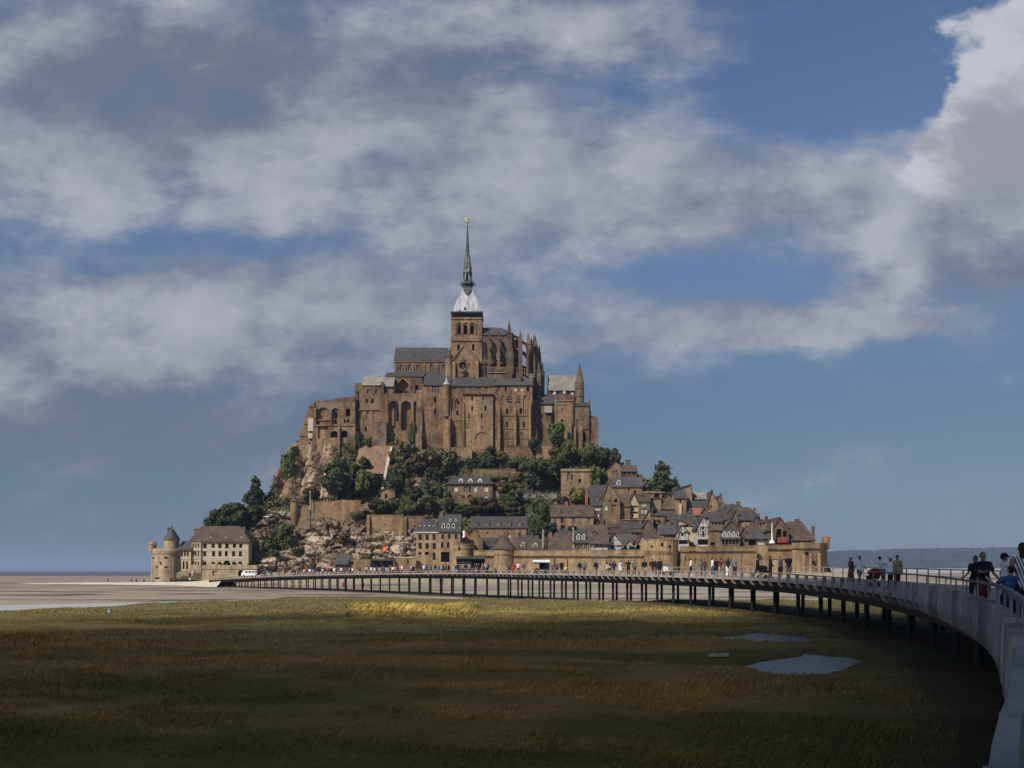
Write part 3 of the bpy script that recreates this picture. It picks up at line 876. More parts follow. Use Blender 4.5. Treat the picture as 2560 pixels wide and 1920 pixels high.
def pinnacle(root, x, y, z0, z1, z2, w, mt='abbeyd'):
    """square pier from z0 to z1, crocketed spirelet up to z2"""
    mb = MB()
    mb.box(x - w / 2, x + w / 2, y - w / 2, y + w / 2, z0, z1)
    mb.box(x - w * .62, x + w * .62, y - w * .62, y + w * .62, z1, z1 + .25)
    mb.hull([(x - w * .42, y - w * .42, z1 + .25), (x + w * .42, y - w * .42, z1 + .25), (x + w * .42, y + w * .42, z1 + .25), (x - w * .42, y + w * .42, z1 + .25)],
            [(x - .06, y - .06, z2), (x + .06, y - .06, z2), (x + .06, y + .06, z2), (x - .06, y + .06, z2)])
    for k in range(1, 4):
        zz = z1 + (z2 - z1) * k / 4.4; r = w * .42 * (1 - k / 4.4) + .12
        mb.box(x - r, x + r, y - r, y + r, zz, zz + .22)
    return mb.obj('pinnacle', mt, root)

def root_at(name, label, cat, px, py, Y, group=None):
    return empty(name, P(px, py, Y), label, cat, group)

# ---------------------------------------------------------------- the abbey church
YN, YT, YR = 383, 379, 371
ch = root_at('abbey_church', 'abbey church on the summit with square belfry tower and tall thin spire', 'church', 1167, 945, YR)
# nave
nw = [(x - 3.2, 911, x + 3.2, 926, 1, 'g') for x in (1003, 1023.5, 1044, 1078, 1109)]
front(ch, 986, 1131, 899, 962, YN, 13, nw, 'abbey', 'nave_wall', .7, 8, pitch=zw(869, YN + 6.5))
roof_gable(ch, 986, 1131, 899, 869, YN, 13, 'slate', name='nave_roof')
string_course(ch, 986, 1131, 903, YN, .5, .4, 'abbeyl')
for x in (992, 1013, 1033, 1061, 1094): buttress(ch, x - 2, x + 2, 908, 940, YN, .5, 'abbey', 1, .1)
mb = MB()       # aisle roof below the windows
za, zb = zw(929, YN), zw(941, YN - 5)
mb.hull([(xw(1014, YN), YN - 5, zb), (xw(1122, YN), YN - 5, zb), (xw(1122, YN), YN + .2, zb), (xw(1014, YN), YN + .2, zb)],
        [(xw(1014, YN), YN - .1, za), (xw(1122, YN), YN - .1, za), (xw(1122, YN), YN + .2, za), (xw(1014, YN), YN + .2, za)])
mb.obj('aisle_roof', 'slate', ch)
# tower
Tw = 15.6
front(ch, 1127.6, 1205, 793, 895, YT, Tw, [(1145, 806, 1152.5, 836, 1, 'h'), (1160, 806, 1168.5, 836, 1, 'h'), (1176.4, 806, 1185, 836, 1, 'h'), (1143, 860, 1149, 876, 1, 'h'), (1180, 860, 1186, 876, 1, 'h')], 'abbeyl', 'tower', .9, 6)
string_course(ch, 1127.6, 1205, 850, YT, .6, .45, 'abbeyl'); string_course(ch, 1127.6, 1205, 795.5, YT, .5, .35, 'abbeyl')
string_course(ch, 1127.6, 1205, 811.5, YT, .25, .12, 'abbeyl')
mb = MB()
for x in (1140.6, 1156.2, 1172.5, 1189.2):
    for dx in (-1.5, 1.5):
        mb.lathe(xw(x + dx, YT), YT - .12, [(.3, zw(836, YT)), (.24, zw(834, YT)), (.24, zw(813, YT)), (.38, zw(811, YT)), (.38, zw(810, YT))], 10)
mb.obj('belfry_columns', 'abbeyl', ch)
cx, cy = xw(1166.5, YT), YT + Tw / 2
mb = MB()
for xs in (xw(1205, YT),):      # tower openings on the east face
    for k in (-4, 0, 4): mb.box(xs - .3, xs + .02, cy + k - .8, cy + k + .8, zw(836, YT), zw(806, YT))
mb.obj('east_openings', 'hollow', ch)
# pyramid of pale lead
def sqring(h, z): return [(cx - h, cy - h, z), (cx + h, cy - h, z), (cx + h, cy + h, z), (cx - h, cy + h, z)]
ZT = lambda py: zw(py, cy)
ky = cy / F
mb = MB()
mb.hull(sqring(39.5 * ky, ZT(793.2)), sqring(39.0 * ky, ZT(790.5)))
mb.obj('roof_gutter', 'leadd', ch)
mb = MB()
prof = [(34, 791), (26.5, 762), (18.5, 746), (11.3, 726)]
for (a, p), (b, q_) in zip(prof, prof[1:]): mb.hull(sqring(a * ky, ZT(p)), sqring(b * ky, ZT(q_)), caps=False)
for s_ in (-1, 1):                # standing seams
    for f_ in (.33, .72):
        mb.bar((cx + s_ * 33 * f_ * ky, cy - 33.8 * ky, ZT(790)), (cx + s_ * 11 * f_ * ky, cy - 11.4 * ky, ZT(727)), .22)
mb.obj('tower_roof', 'lead', ch)
d = MB()
for x, y in ((1150, 784), (1163, 777)):
    xx, zz = xw(x, YT + 3), zw(y, YT + 3)
    d.add([(xx - .8, YT + 1.2, zz), (xx + .8, YT + 1.2, zz), (xx, YT + 1.2, zz + 1.8), (xx, YT + 4.5, zz + 1.8)], [(0, 1, 2), (0, 2, 3), (1, 2, 3)])
d.obj('lucarne', 'leadd', ch)
def octring(r, z, o=22.5): return [(cx + r * math.cos(R(o + 45 * i)), cy + r * math.sin(R(o + 45 * i)), z) for i in range(8)]
mb = MB()
mb.hull([(cx - 10 * ky, cy - 10 * ky, ZT(722)), (cx + 10 * ky, cy - 10 * ky, ZT(722)), (cx + 10 * ky, cy + 10 * ky, ZT(722)), (cx - 10 * ky, cy + 10 * ky, ZT(722))], sqring(10.5 * ky, ZT(714)))
mb.hull(octring(2 * ky, ZT(744)), octring(10.8 * ky, ZT(727)), caps=False); mb.hull(octring(10.8 * ky, ZT(727)), octring(11.5 * ky, ZT(714)))
mb.add([(cx - 10 * ky, cy - 14.5 * ky, ZT(724)), (cx + 10 * ky, cy - 14.5 * ky, ZT(724)), (cx + 9 * ky, cy - 18 * ky, ZT(733)), (cx, cy - 21.5 * ky, ZT(745)), (cx - 9 * ky, cy - 18 * ky, ZT(733)), (cx, cy - 6 * ky, ZT(724))], [(0, 1, 2, 3, 4), (0, 1, 5), (1, 2, 3, 5), (0, 4, 3, 5)])
mb.obj('lantern_base', 'leadd', ch)
mb = MB()
mb.hull(octring(14 * ky, ZT(716)), octring(16.5 * ky, ZT(713.5))); mb.hull(octring(16.5 * ky, ZT(713.5)), octring(16 * ky, ZT(708)))
for i in range(8):
    a = R(22.5 + 45 * i); x, y = cx + 16.2 * ky * math.cos(a), cy + 16.2 * ky * math.sin(a)
    mb.bar((x, y, ZT(708)), (x, y, ZT(702)), .3)
mb.bar((cx + 15 * ky, cy, ZT(712)), (cx + 24 * ky, cy, ZT(712)), .35); mb.bar((cx - 15 * ky, cy, ZT(712)), (cx - 21 * ky, cy, ZT(712)), .35)
mb.obj('lantern_collar', 'leadd', ch)
for i in range(8):
    a = R(22.5 + 45 * i)
    b_ = MB(); b_.bar((cx + 10.8 * ky * math.cos(a), cy + 10.8 * ky * math.sin(a), ZT(709)), (cx + 10.2 * ky * math.cos(a), cy + 10.2 * ky * math.sin(a), ZT(686)), .55)
    b_.obj('lantern_column', 'verd', ch)
mb = MB(); mb.hull(octring(12.2 * ky, ZT(687)), octring(13 * ky, ZT(683.5))); mb.obj('lantern_collar', 'leadd', ch)
mb = MB(); mb.hull(octring(6.5 * ky, ZT(710)), octring(6.2 * ky, ZT(684))); mb.obj('lantern_core', 'leadd', ch)
mb = MB()
sp = [(10.3, 684), (9.2, 668), (6.3, 655), (5.2, 640), (3.2, 600), (1.9, 575), (1.0, 561)]
for (a, p), (b, q_) in zip(sp, sp[1:]): mb.hull(octring(a * ky, ZT(p)), octring(b * ky, ZT(q_)), caps=False)
mb.obj('spire', 'leadd', ch)
mb = MB()
for i in range(8):                # gablets and ribs round the foot of the spire
    a = R(45 * i); ux, uy = math.cos(a), math.sin(a)
    r0, r1 = 10.2 * ky, 7.2 * ky
    tx, ty = -uy * 3.1 * ky, ux * 3.1 * ky
    mb.add([(cx + ux * r0 + tx, cy + uy * r0 + ty, ZT(683)), (cx + ux * r0 - tx, cy + uy * r0 - ty, ZT(683)), (cx + ux * r1, cy + uy * r1, ZT(664)), (cx + ux * 4 * ky, cy + uy * 4 * ky, ZT(676))], [(0, 1, 2), (0, 2, 3), (1, 2, 3)])
    a2 = R(22.5 + 45 * i)
    mb.bar((cx + 7.4 * ky * math.cos(a2), cy + 7.4 * ky * math.sin(a2), ZT(662)), (cx + 5.4 * ky * math.cos(a2), cy + 5.4 * ky * math.sin(a2), ZT(636)), .42)
    mb.bar((cx + 10 * ky * math.cos(a2), cy + 10 * ky * math.sin(a2), ZT(684)), (cx + 9 * ky * math.cos(a2), cy + 9 * ky * math.sin(a2), ZT(664)), .5)
mb.obj('spire_gablets', 'verd', ch)
# gilded archangel-like finial: robed body, head, raised arm, two wings
mb = MB()
mb.lathe(cx, cy, [(.25, ZT(562)), (.42, ZT(559)), (.75, ZT(557.5)), (.35, ZT(556)), (.85, ZT(555)), (.6, ZT(551.5)), (.8, ZT(549)), (.3, ZT(547.6)), (.42, ZT(546.5)), (.12, ZT(545.2))], 10)
mb.bar((cx + .5, cy, ZT(549)), (cx + 1.0, cy, ZT(544)), .3); mb.bar((cx + 1.0, cy, ZT(544)), (cx + .9, cy, ZT(541)), .12)
st = mb.obj('statue', 'gold', ch)
for s_ in (-1, 1):
    w_ = MB(); w_.add([(cx + s_ * .3, cy + .25, ZT(550.5)), (cx + s_ * 1.25, cy + .4, ZT(546)), (cx + s_ * 1.35, cy + .4, ZT(542.6)), (cx + s_ * .45, cy + .3, ZT(547)),
                      (cx + s_ * .3, cy + .45, ZT(550.5)), (cx + s_ * 1.25, cy + .55, ZT(546)), (cx + s_ * 1.35, cy + .5, ZT(542.6)), (cx + s_ * .45, cy + .5, ZT(547))],
                     [(0, 1, 2, 3), (4, 5, 6, 7), (0, 1, 5, 4), (1, 2, 6, 5), (2, 3, 7, 6), (3, 0, 4, 7)])
    w_.obj('wing', 'gold', st)
# south transept gable with the round window
front(ch, 1131, 1197, 897, 950, YR + 2, 12, [(1146.5, 903.5, 1167.5, 924.5, 3, 'g')], 'abbey', 'transept_wall', .9, 8, gable=(1158.5, 862), glass='glass')
roof_front(ch, 1131, 1197, 897, (1158.5, 862), YR + 2, 12, 'slate', .2, .3, .1, 'transept_roof')
mb = MB()
def ringbar(mb, x, z, r, y, w, n=28, a0=0, a1=360, m=0):
    p = [(x + r * math.cos(R(a0 + (a1 - a0) * i / n)), y, z + r * math.sin(R(a0 + (a1 - a0) * i / n))) for i in range(n + 1)]
    for a, b in zip(p, p[1:]): mb.bar(a, b, w, w, m)
rx, rz = xw(1157, YR + 2), zw(914, YR + 2)
ringbar(mb, rx, rz, 10.8 * YR / F, YR + 1.85, .4); ringbar(mb, rx, rz, 15 * YR / F, YR + 1.7, .5, 20, 15, 165)
for i in range(6):
    a = R(60 * i); mb.bar((rx, YR + 2.75, rz), (rx + 1.8 * math.cos(a), YR + 2.75, rz + 1.8 * math.sin(a)), .14)
mb.obj('rose_tracery', 'abbeyl', ch)
mb = MB()
for s_, a, b in ((1, (1131, 900), (1158.5, 863)), (1, (1158.5, 863), (1197, 900))):
    mb.bar(P(*a, YR + 1.8), P(*b, YR + 1.8), .5)
mb.obj('gable_coping', 'abbeyl', ch)
mb = MB(); mb.lathe(rx, YR + 2, [(.2, zw(950, YR)), (1.2, zw(938, YR)), (1.3, zw(935, YR)), (1.9, zw(930, YR)), (2.2, zw(927, YR)), (2.2, zw(925, YR))], 14); mb.obj('corbelled_bay', 'abbeyl', ch)
for x in (1135, 1193): buttress(ch, x - 3.5, x + 3.5, 905, 950, YR + 2, 1.3, 'abbeyl', 2, .2)
# stair turret
mb = MB(); tx = xw(1122.5, YR + 4)
mb.lathe(tx, YR + 5, [(1.9, zw(950, YR)), (1.9, zw(889, YR)), (2.2, zw(888, YR)), (2.2, zw(886, YR))], 16); mb.obj('stair_turret', 'abbeyl', ch)
mb = MB(); mb.lathe(tx, YR + 5, [(2.35, zw(886, YR)), (1.5, zw(881, YR)), (.55, zw(873, YR)), (.4, zw(868, YR))], 16); mb.obj('turret_roof', 'slate', ch)
mb = MB(); mb.lathe(tx, YR + 5, [(.42, zw(868, YR)), (.3, zw(864, YR)), (.5, zw(863, YR)), (.3, zw(861, YR))], 10); mb.obj('turret_finial', 'lead', ch)

# ---------------------------------------------------------------- Gothic choir
XC, YC = xw(1268, 385), 385.0
ZA = lambda py: zw(py, 380)
def apse(r, z0, z1, x0, n=9, y=YC, back=True):
    pts = [(x0, y - r)]
    pts += [(XC + r * math.cos(R(-90 + 180 * i / (n - 1))), y + r * math.sin(R(-90 + 180 * i / (n - 1)))) for i in range(n)]
    pts += [(x0, y + r)]
    return [(a, b, z0) for a, b in pts], [(a, b, z1) for a, b in pts]
X0 = xw(1204, 380)
mb = MB(); b, t = apse(5.6, ZA(960), ZA(838), X0); mb.hull(b, t); mb.obj('choir_clerestory', 'abbeyd', ch)
mb = MB(); b, t = apse(10.5, ZA(965), ZA(921), X0); mb.hull(b, t); mb.obj('choir_aisle', 'abbeyd', ch)
mb = MB(); b, t = apse(10.7, ZA(920), ZA(918), X0); t2 = apse(5.6, 0, ZA(903), X0)[1]; mb.hull(t, t2); mb.obj('ambulatory_roof', 'slate', ch)
mb = MB()
e = apse(6.1, 0, ZA(839), X0)[1]; zr = ZA(811); XE = xw(1254, 382)
top_ = [(X0, YC, zr)] + [(min(max(p[0], X0), XE), YC, zr) for p in e[1:-1]] + [(X0, YC, zr)]
mb.hull(e, top_); mb.obj('choir_roof', 'slateb', ch)
def arched_box(mb, c, n, w, z0, z1, d=.35, m=0):
    """dark arched window slightly sunk look: a thin solid standing proud of the wall, facing n"""
    u = Vector((-n[1], n[0], 0)); nn = Vector((n[0], n[1], 0)); c = Vector((c[0], c[1], 0))
    line = [(-w / 2, z0), (w / 2, z0)] + [(a, b) for a, b in arc(-w / 2, w / 2, z1 - w * .8, z1, 8, True)][::-1]
    mb.hull([c + u * a + Z * b - nn * .3 for a, b in line], [c + u * a + Z * b + nn * .04 for a, b in line], m)
for i, (x, y, n) in enumerate([(xw(1213, 379), YC - 5.6, (0, -1)), (xw(1234, 379), YC - 5.6, (0, -1)), (xw(1257, 379), YC - 5.6, (0, -1))] +
                              [(XC + 5.5 * math.cos(R(a)), YC + 5.5 * math.sin(R(a)), (math.cos(R(a)), math.sin(R(a)))) for a in (-67.5, -33.75, -11.25)]):
    mb = MB(); arched_box(mb, (x, y), n, 2.3 if i < 3 else 1.5, ZA(898), ZA(856)); mb.obj('clerestory_window', 'glass', ch)
    mb = MB(); u = Vector((-n[1], n[0], 0)); q = Vector((x, y, 0)) + Vector((n[0], n[1], 0)) * .08
    for o in (-.5, .5): mb.bar(q + u * o + Z * ZA(898), q + u * o + Z * ZA(864), .16)
    mb.obj('tracery', 'abbeyd', ch)
for i, (x, n) in enumerate([(1213, (0, -1)), (1232, (0, -1)), (1257, (0, -1))]):
    mb = MB(); arched_box(mb, (xw(x, 375), YC - 10.5), n, 2.4, ZA(943), ZA(924)); mb.obj('aisle_window', 'glass', ch)
piers = []
for x, top, tip, w, r in ((1222, 838, 826, 1.0, 13), (1246, 838, 824, 1.3, 13)):
    piers.append((xw(x, YC - r), YC - r, top, tip, w))
piers.append((xw(1273, YC - 13.6), YC - 13.6, 836, 801, 2.6))
for a, top, tip, w in ((-63, 856, 823, 2.0), (-42, 862, 832, 2.4), (-33, 868, 843, 1.8), (-8, 872, 838, 3.4), (18, 862, 834, 2.2)):
    piers.append((XC + 13.6 * math.cos(R(a)), YC + 13.6 * math.sin(R(a)), top, tip, w))
for x, y, top, tip, w in piers:
    pinnacle(ch, x, y, ZA(968), zw(top, y), zw(tip, y), w)
    # flying buttress: two raking arches to the clerestory
    a = math.atan2(y - YC, x - XC) if x > XC else -math.pi / 2
    tx, ty = (XC + 5.6 * math.cos(a), YC + 5.6 * math.sin(a)) if x > XC else (x, YC - 5.6)
    mb = MB()
    for z_out, z_in in ((zw(max(top + 14, 860), y), ZA(846)), (zw(max(top + 44, 893), y), ZA(872))):
        pr = None
        for k in range(9):
            q = k / 8; zz = z_out + (z_in - z_out) * (1 - (1 - q) ** 2)
            cur = Vector((x + (tx - x) * q, y + (ty - y) * q, zz))
            if pr: mb.bar(pr, cur, .55, .8)
            pr = cur
    mb.obj('flying_buttress', 'abbey', ch)
for a, r, top, tip, w in ((-75, 10.9, 846, 830, .8), (-52, 10.9, 850, 834, .8), (-25, 10.9, 850, 832, .8), (-20, 13.8, 868, 846, 1.0), (3, 13.8, 872, 848, 1.0), (-52, 15.2, 880, 856, .9), (-80, 15.2, 890, 868, .8), (-38, 16.2, 905, 884, .8), (-4, 15.6, 885, 862, .9), (10, 16.4, 900, 880, .8)):
    x, y = XC + r * math.cos(R(a)), YC + r * math.sin(R(a)); pinnacle(ch, x, y, ZA(950), zw(top, y), zw(tip, y), w)
for x, top, tip in ((1211, 862, 848), (1234, 862, 846), (1258, 862, 844)): pinnacle(ch, xw(x, YC - 10.7), YC - 10.7, ZA(950), zw(top + 40, YC - 10.7), zw(tip + 44, YC - 10.7), .7)
mb = MB()
for i in range(26):
    a = R(-90 + 120 * i / 25); x, y = XC + 14.6 * math.cos(a), YC + 14.6 * math.sin(a)
    mb.bar((x, y, ZA(946)), (x, y, ZA(933)), .28)
for k in (932, 944):
    pr = None
    for i in range(14):
        a = R(-90 + 120 * i / 13); cur = (XC + 14.6 * math.cos(a), YC + 14.6 * math.sin(a), ZA(k))
        if pr: mb.bar(pr, cur, .4)
        pr = cur
for k in (932, 944): mb.bar((X0 + 3, YC - 14.6, ZA(k)), (XC, YC - 14.6, ZA(k)), .4)
for i in range(14): mb.bar((X0 + 3 + (XC - X0 - 3) * i / 14, YC - 14.6, ZA(944)), (X0 + 3 + (XC - X0 - 3) * i / 14, YC - 14.6, ZA(933)), .28)
mb.obj('balustrade', 'abbeyl', ch)
mb = MB(); b, t = apse(14.3, ZA(1010), ZA(946), X0 + 3); mb.hull(b, t); mb.obj('crypt_wall', 'abbeyd', ch)
for a, tip in ((-72, None), (-50, None), (-30, 904), (-12, 905), (8, None)):
    x, y = XC + 17.2 * math.cos(R(a)), YC + 17.2 * math.sin(R(a))
    if tip: pinnacle(ch, x, y, ZA(1010), zw(931, y), zw(tip, y), 1.9)
    else:
        mb = MB(); mb.box(x - 1, x + 1, y - 1.5, y + 4, ZA(1010), zw(936, y)); mb.obj('buttress', 'abbeyd', ch)

# ---------------------------------------------------------------- abbots' lodgings: the long south front
YL = 366
lo = root_at('abbey_lodging', 'tall abbey lodging block left of the projecting bay, white turret spike on its roof', 'building', 1090, 1115, YL)
front(lo, 1055, 1127, 961, 1112, YL, 13, [(1080, 965, 1088, 980, 0, 'g'), (1085.5, 992, 1090.5, 1007, 0, 'h'), (1085.5, 1021, 1090.5, 1034, 0, 'h')], 'abbey', extra=6)
roof_gable(lo, 1058, 1127, 960, 940, YL, 13, 'slate', .5, .4, .1)
buttress(lo, 1041, 1057, 975, 1118, YL + 1, 1.0, 'abbey', 3, 3.6, 6)
mb = MB(); mb.lathe(xw(1116.5, YL), YL + .3, [(.3, zw(1049, YL)), (1.5, zw(1041, YL)), (1.6, zw(962, YL))], 14); mb.obj('corner_turret', 'abbey', lo)
mb = MB(); mb.lathe(xw(1116.5, YL), YL + .3, [(1.75, zw(962, YL)), (.6, zw(952, YL)), (.15, zw(941, YL))], 14); mb.obj('turret_spike', 'lead', lo)
buttress(lo, 1109, 1122, 1049, 1112, YL, 1.1, 'abbeyl', 4, .4, .5)
me_ = root_at('abbey_lodging', 'middle abbey lodging with the projecting bay under its own dark eave', 'building', 1180, 1115, YL)
front(me_, 1127.5, 1237, 962, 1112, YL + .4, 13, [(1133, 967, 1139, 978, 0), (1172, 967, 1178.5, 978, 0), (1192.6, 967, 1199, 978, 0), (1211.6, 967, 1218.4, 978, 0),
      (1128.6, 996, 1136, 1026, 2, 'b'), (1137.8, 996, 1148.5, 1022, 2, 'b'), (1141, 1026.5, 1146.5, 1038.5, 0, 'h')], 'abbey', extra=6)
mb = MB(); mb.box(xw(1142.5, YL), xw(1147.5, YL), YL + .7, YL + .86, zw(1009, YL), zw(1000, YL)); mb.obj('window', 'hollow', me_)
roof_gable(me_, 1127, 1237, 962, 942, YL + .4, 13, 'slate', .5, .4, .1)
front(me_, 1158, 1232.6, 988, 1112, YL - 1.8, 2.6, [(1178, 991.5, 1182.6, 1001.5, 0, 'h'), (1206, 991.5, 1209.8, 1001.5, 0, 'h'), (1178, 1015, 1182.4, 1027, 0, 'h'), (1211.6, 1015, 1216, 1027, 0, 'h'),
      (1171, 1033.6, 1174.2, 1046.5, 0, 'h'), (1202, 1033.6, 1205.6, 1046.5, 0, 'h'), (1168.4, 1067, 1171.4, 1071, 0, 'h'), (1203, 1066, 1206, 1071, 0, 'h'), (1186, 1080, 1226, 1114, 1, 'b')], 'abbeyl', 'bay_wall', extra=6)
slab([(YL - 2.6, zw(989, YL)), (YL - 2.6, zw(987.6, YL)), (YL + .35, zw(983.5, YL)), (YL + .35, zw(989, YL))], 'x', xw(1156.5, YL), xw(1234, YL), me_, 'slate', 'bay_roof')
for x in (1124.5, 1159.5): buttress(me_, x - 2, x + 2, 1000 if x > 1130 else 1040, 1112, YL, 2.3, 'abbey', 4, .5, 2)
string_course(me_, 1127.5, 1158, 1050, YL + .4, .4, .3)
ri = root_at('abbey_lodging', 'right-hand abbey lodging with hipped slate roof, tall pointed blind arches and two pale window panes', 'building', 1284, 1115, YL)
rops = [(1244.5, 966, 1251, 977.5, 0, 'b'), (1262, 965, 1266.5, 978, 0, 'h'), (1283.5, 966, 1291, 978, 0, 'p'), (1300, 966, 1306, 978, 0, 'p'), (1317, 966, 1323, 978, 0, 'h'),
        (1251.5, 988, 1262.5, 1036, 2, 'b'), (1268, 988, 1279.3, 1007.5, 2), (1290.7, 988, 1301.5, 1007.5, 2), (1307.3, 988, 1319.8, 1036, 2, 'b'),
        (1265.2, 1021, 1270.8, 1034.5, 0, 'h'), (1299, 1021, 1305, 1034.5, 0, 'h'), (1266, 1055, 1270, 1068, 0, 'h'), (1307.4, 1055, 1311.4, 1068, 0, 'h'),
        (1266.4, 1080, 1269.4, 1090, 0, 'b'), (1302, 1080, 1305.4, 1090, 0, 'b')]
front(ri, 1237, 1331, 963, 1112, YL - .6, 14, rops, 'abbey', extra=6)
roof_hip(ri, 1237, 1331, 962.5, 941, YL - .6, 14, 'slateb', .6, r0=1251, r1=1314)
for a, b, t in ((1244.5, 1250.5, 1020), (1284.5, 1290.5, 1018), (1322, 1327, 1000)): buttress(ri, a, b, t, 1112, YL - .6, 1.6, 'abbeyl', 4, .5, 3)
for y in (1038.5, 1071, 1095): string_course(ri, 1237, 1331, y, YL - .6, .35, .25)
mb = MB()
for x in (1273.6, 1296): mb.bar(P(x, 1007, YL - .3), P(x, 992, YL - .3), .2); ringbar(mb, xw(x, YL), zw(995, YL), .55, YL - .3, .14, 12)
mb.obj('tracery', 'abbeyl', ri)

# ---------------------------------------------------------------- western buildings
we = root_at('abbey_west_range', 'western abbey range under a pale lichened slab roof with two rows of paired windows', 'building', 940, 1110, 369)
Yw = 369
wops = [(918, 973, 924.5, 984, 0, 'b'), (938, 973, 943.5, 984, 0, 'b'), (914.5, 996, 919.5, 1008, 1, 'h'), (928, 996, 934.5, 1008, 1, 'h'),
        (899, 1029, 904.8, 1048, 1, 'b'), (915.5, 1029, 921, 1049, 1, 'b'), (931.6, 1029, 937.2, 1049, 1, 'b'), (912, 1066, 917, 1078, 2, 'h')]
front(we, 897, 961, 963, 1112, Yw, 12, wops, 'abbey', extra=8)
roof_gable(we, 905, 984, 962, 940, Yw + .5, 10, 'lichen', .5, .4, .1)
front(we, 958, 985, 963, 1010, Yw + .8, 10, [(962, 972, 966, 980, 0, 'h')], 'abbey', 'side_wall', extra=10)
front(we, 887, 905.5, 958, 1040, Yw + 1, 9, [(894, 980, 900, 1014, 0, 'h')], 'abbeyd', 'stair_tower', .8, extra=10)
slab([(Yw + .4, zw(978.5, Yw)), (Yw + .4, zw(977, Yw)), (Yw + 9, zw(958, Yw + 9)), (Yw + 9, zw(960, Yw + 9))], 'x', xw(886.5, Yw), xw(905, Yw), we, 'slate', 'lean_roof')
string_course(we, 897, 953, 1023.5, Yw, .4, .5, 'abbeyl')
buttress(we, 933, 968, 1054, 1114, Yw, 2.4, 'abbeyd', 5, .8, .6)
buttress(we, 952, 960, 955, 1050, Yw, .8, 'abbey', 2, .1)
ar = root_at('retaining_arcade', 'high retaining wall of three tall round arches left of the slate-roofed lodging', 'wall', 1005, 1110, 368)
Ya = 368
front(ar, 960, 1046, 984, 1116, Ya, 6, [(970.5, 1002, 997, 1112, 1, 'b'), (1002.5, 1002, 1027.8, 1076, 1, 'b'), (1034, 1002, 1045.9, 1112, 1, 'b')], 'abbey', depth=2.6, extra=8)
mb = MB(); mb.box(xw(989, Ya), xw(995, Ya), Ya + 2.0, Ya + 2.56, zw(1048, Ya), zw(1020, Ya)); mb.obj('slit_window', 'hollow', ar)
po = root_at('abbey_porch_wall', 'abbey wall with a deep pointed porch arch above the three-arched retaining wall', 'building', 1015, 984, 374)
front(po, 962, 1056, 941, 984, 374, 8, [(990, 947, 1026, 983, 2, 'b'), (1038, 962, 1045.6, 983, 0, 'h')], 'abbey', depth=2.2, extra=4)
mb = MB()
for x in (1003, 1014): mb.box(xw(x - 3, 376), xw(x + 3, 376), 375.9, 376.16, zw(983, 376), zw(977, 376))
mb.obj('doorway', 'hollow', po)
mb = MB(); mb.bar(P(986, 966, 373.8), P(1008, 944, 373.8), .5); mb.bar(P(1008, 944, 373.8), P(1030, 966, 373.8), .5); mb.obj('porch_hood', 'abbeyl', po)
slab([(373.6, zw(942, 374)), (373.6, zw(940.5, 374)), (382, zw(931, 382)), (382, zw(933, 382))], 'x', xw(962, 374), xw(1060, 374), po, 'slate', 'lean_roof')
# ruined hostelry
ho = root_at('ruined_hostelry', 'roofless ruined west wing with broken top, large arches and two dark vault openings', 'ruin', 835, 1110, 367)
Yh = 367
front(ho, 783, 888, 1062, 1112, Yh - 1.6, 5, [(826, 1077, 845, 1094, 1, 'h'), (852, 1076, 870.4, 1094, 1, 'h'), (794, 1066, 820, 1096, 0, 'b')], 'abbeyl', 'lower_wall', .9, extra=8)
front(ho, 783, 888, 1006, 1066, Yh, 8, [(794, 1018, 822, 1049, 1, 'b'), (828.6, 1020, 848.5, 1062, 1, 'b'), (864.5, 1021, 876, 1041, 1, 'h'), (859.6, 1048, 864, 1056, 1, 'h'), (867, 1048, 872.6, 1056, 1, 'h')], 'abbey', 'upper_wall', 1.0, extra=3)
mb = MB()
for a, b, c, d_ in ((834, 1029, 841, 1044), (834, 1048, 840, 1057)): mb.box(xw(a, Yh), xw(c, Yh), Yh + .6, Yh + .97, zw(d_, Yh), zw(b, Yh))
mb.obj('inner_window', 'hollow', ho)
mb = MB()         # ragged wall head
xs = np.arange(783, 889, 3.5)
for i, x in enumerate(xs[:-1]):
    h_ = lerp_tab([(783, 1003), (800, 1001), (830, 1000), (846, 994), (870, 993), (888, 991)], x) + 2.2 * fbm(x * .17, 1, 4)
    mb.box(xw(x, Yh), xw(xs[i + 1], Yh) + .02, Yh + .01 + .02 * (i % 2), Yh + 2.2, zw(1006, Yh), zw(h_, Yh))
mb.obj('broken_parapet', 'abbeyd', ho)
string_course(ho, 783, 888, 1062, Yh - 1.6, .5, .4, 'abbeyl')
string_course(ho, 790, 824, 1049.5, Yh, .4, .5, 'abbeyl')
for a, b, t, bb, mt in ((783, 792, 1015, 1100, 'abbeyd'), (846, 851, 1064, 1110, 'abbeyl'), (871, 890, 1078, 1112, 'abbeyd')): buttress(ho, a, b, t, bb, Yh - (1.6 if t > 1060 else 0), 1.4, mt, 6, .6, 2)
mb = MB()         # battered western corner
Q = [(783, 1003), (772, 1018), (758, 1060), (749, 1090), (744, 1140)]
for (a, b), (c, d_) in zip(Q, Q[1:]):
    mb.hull([P(c, d_, Yh - 1), P(786, d_, Yh - 1), P(786, d_, Yh + 12), P(c + 2, d_, Yh + 12)], [P(a, b, Yh - .6), P(786, b, Yh - .6), P(786, b, Yh + 12), P(a + 2, b, Yh + 12)], caps=False)
mb.add([P(783, 1003, Yh - .6), P(786, 1003, Yh - .6), P(786, 1003, Yh + 12), P(785, 1003, Yh + 12)], [(0, 1, 2, 3)])
mb.obj('battered_corner', 'abbey', ho)
for t, bb in ((1046, 1078), (1083, 1096)): buttress(ho, 771, 784, t, bb, Yh - 1.2, .5, 'path', 0, .1, .1)

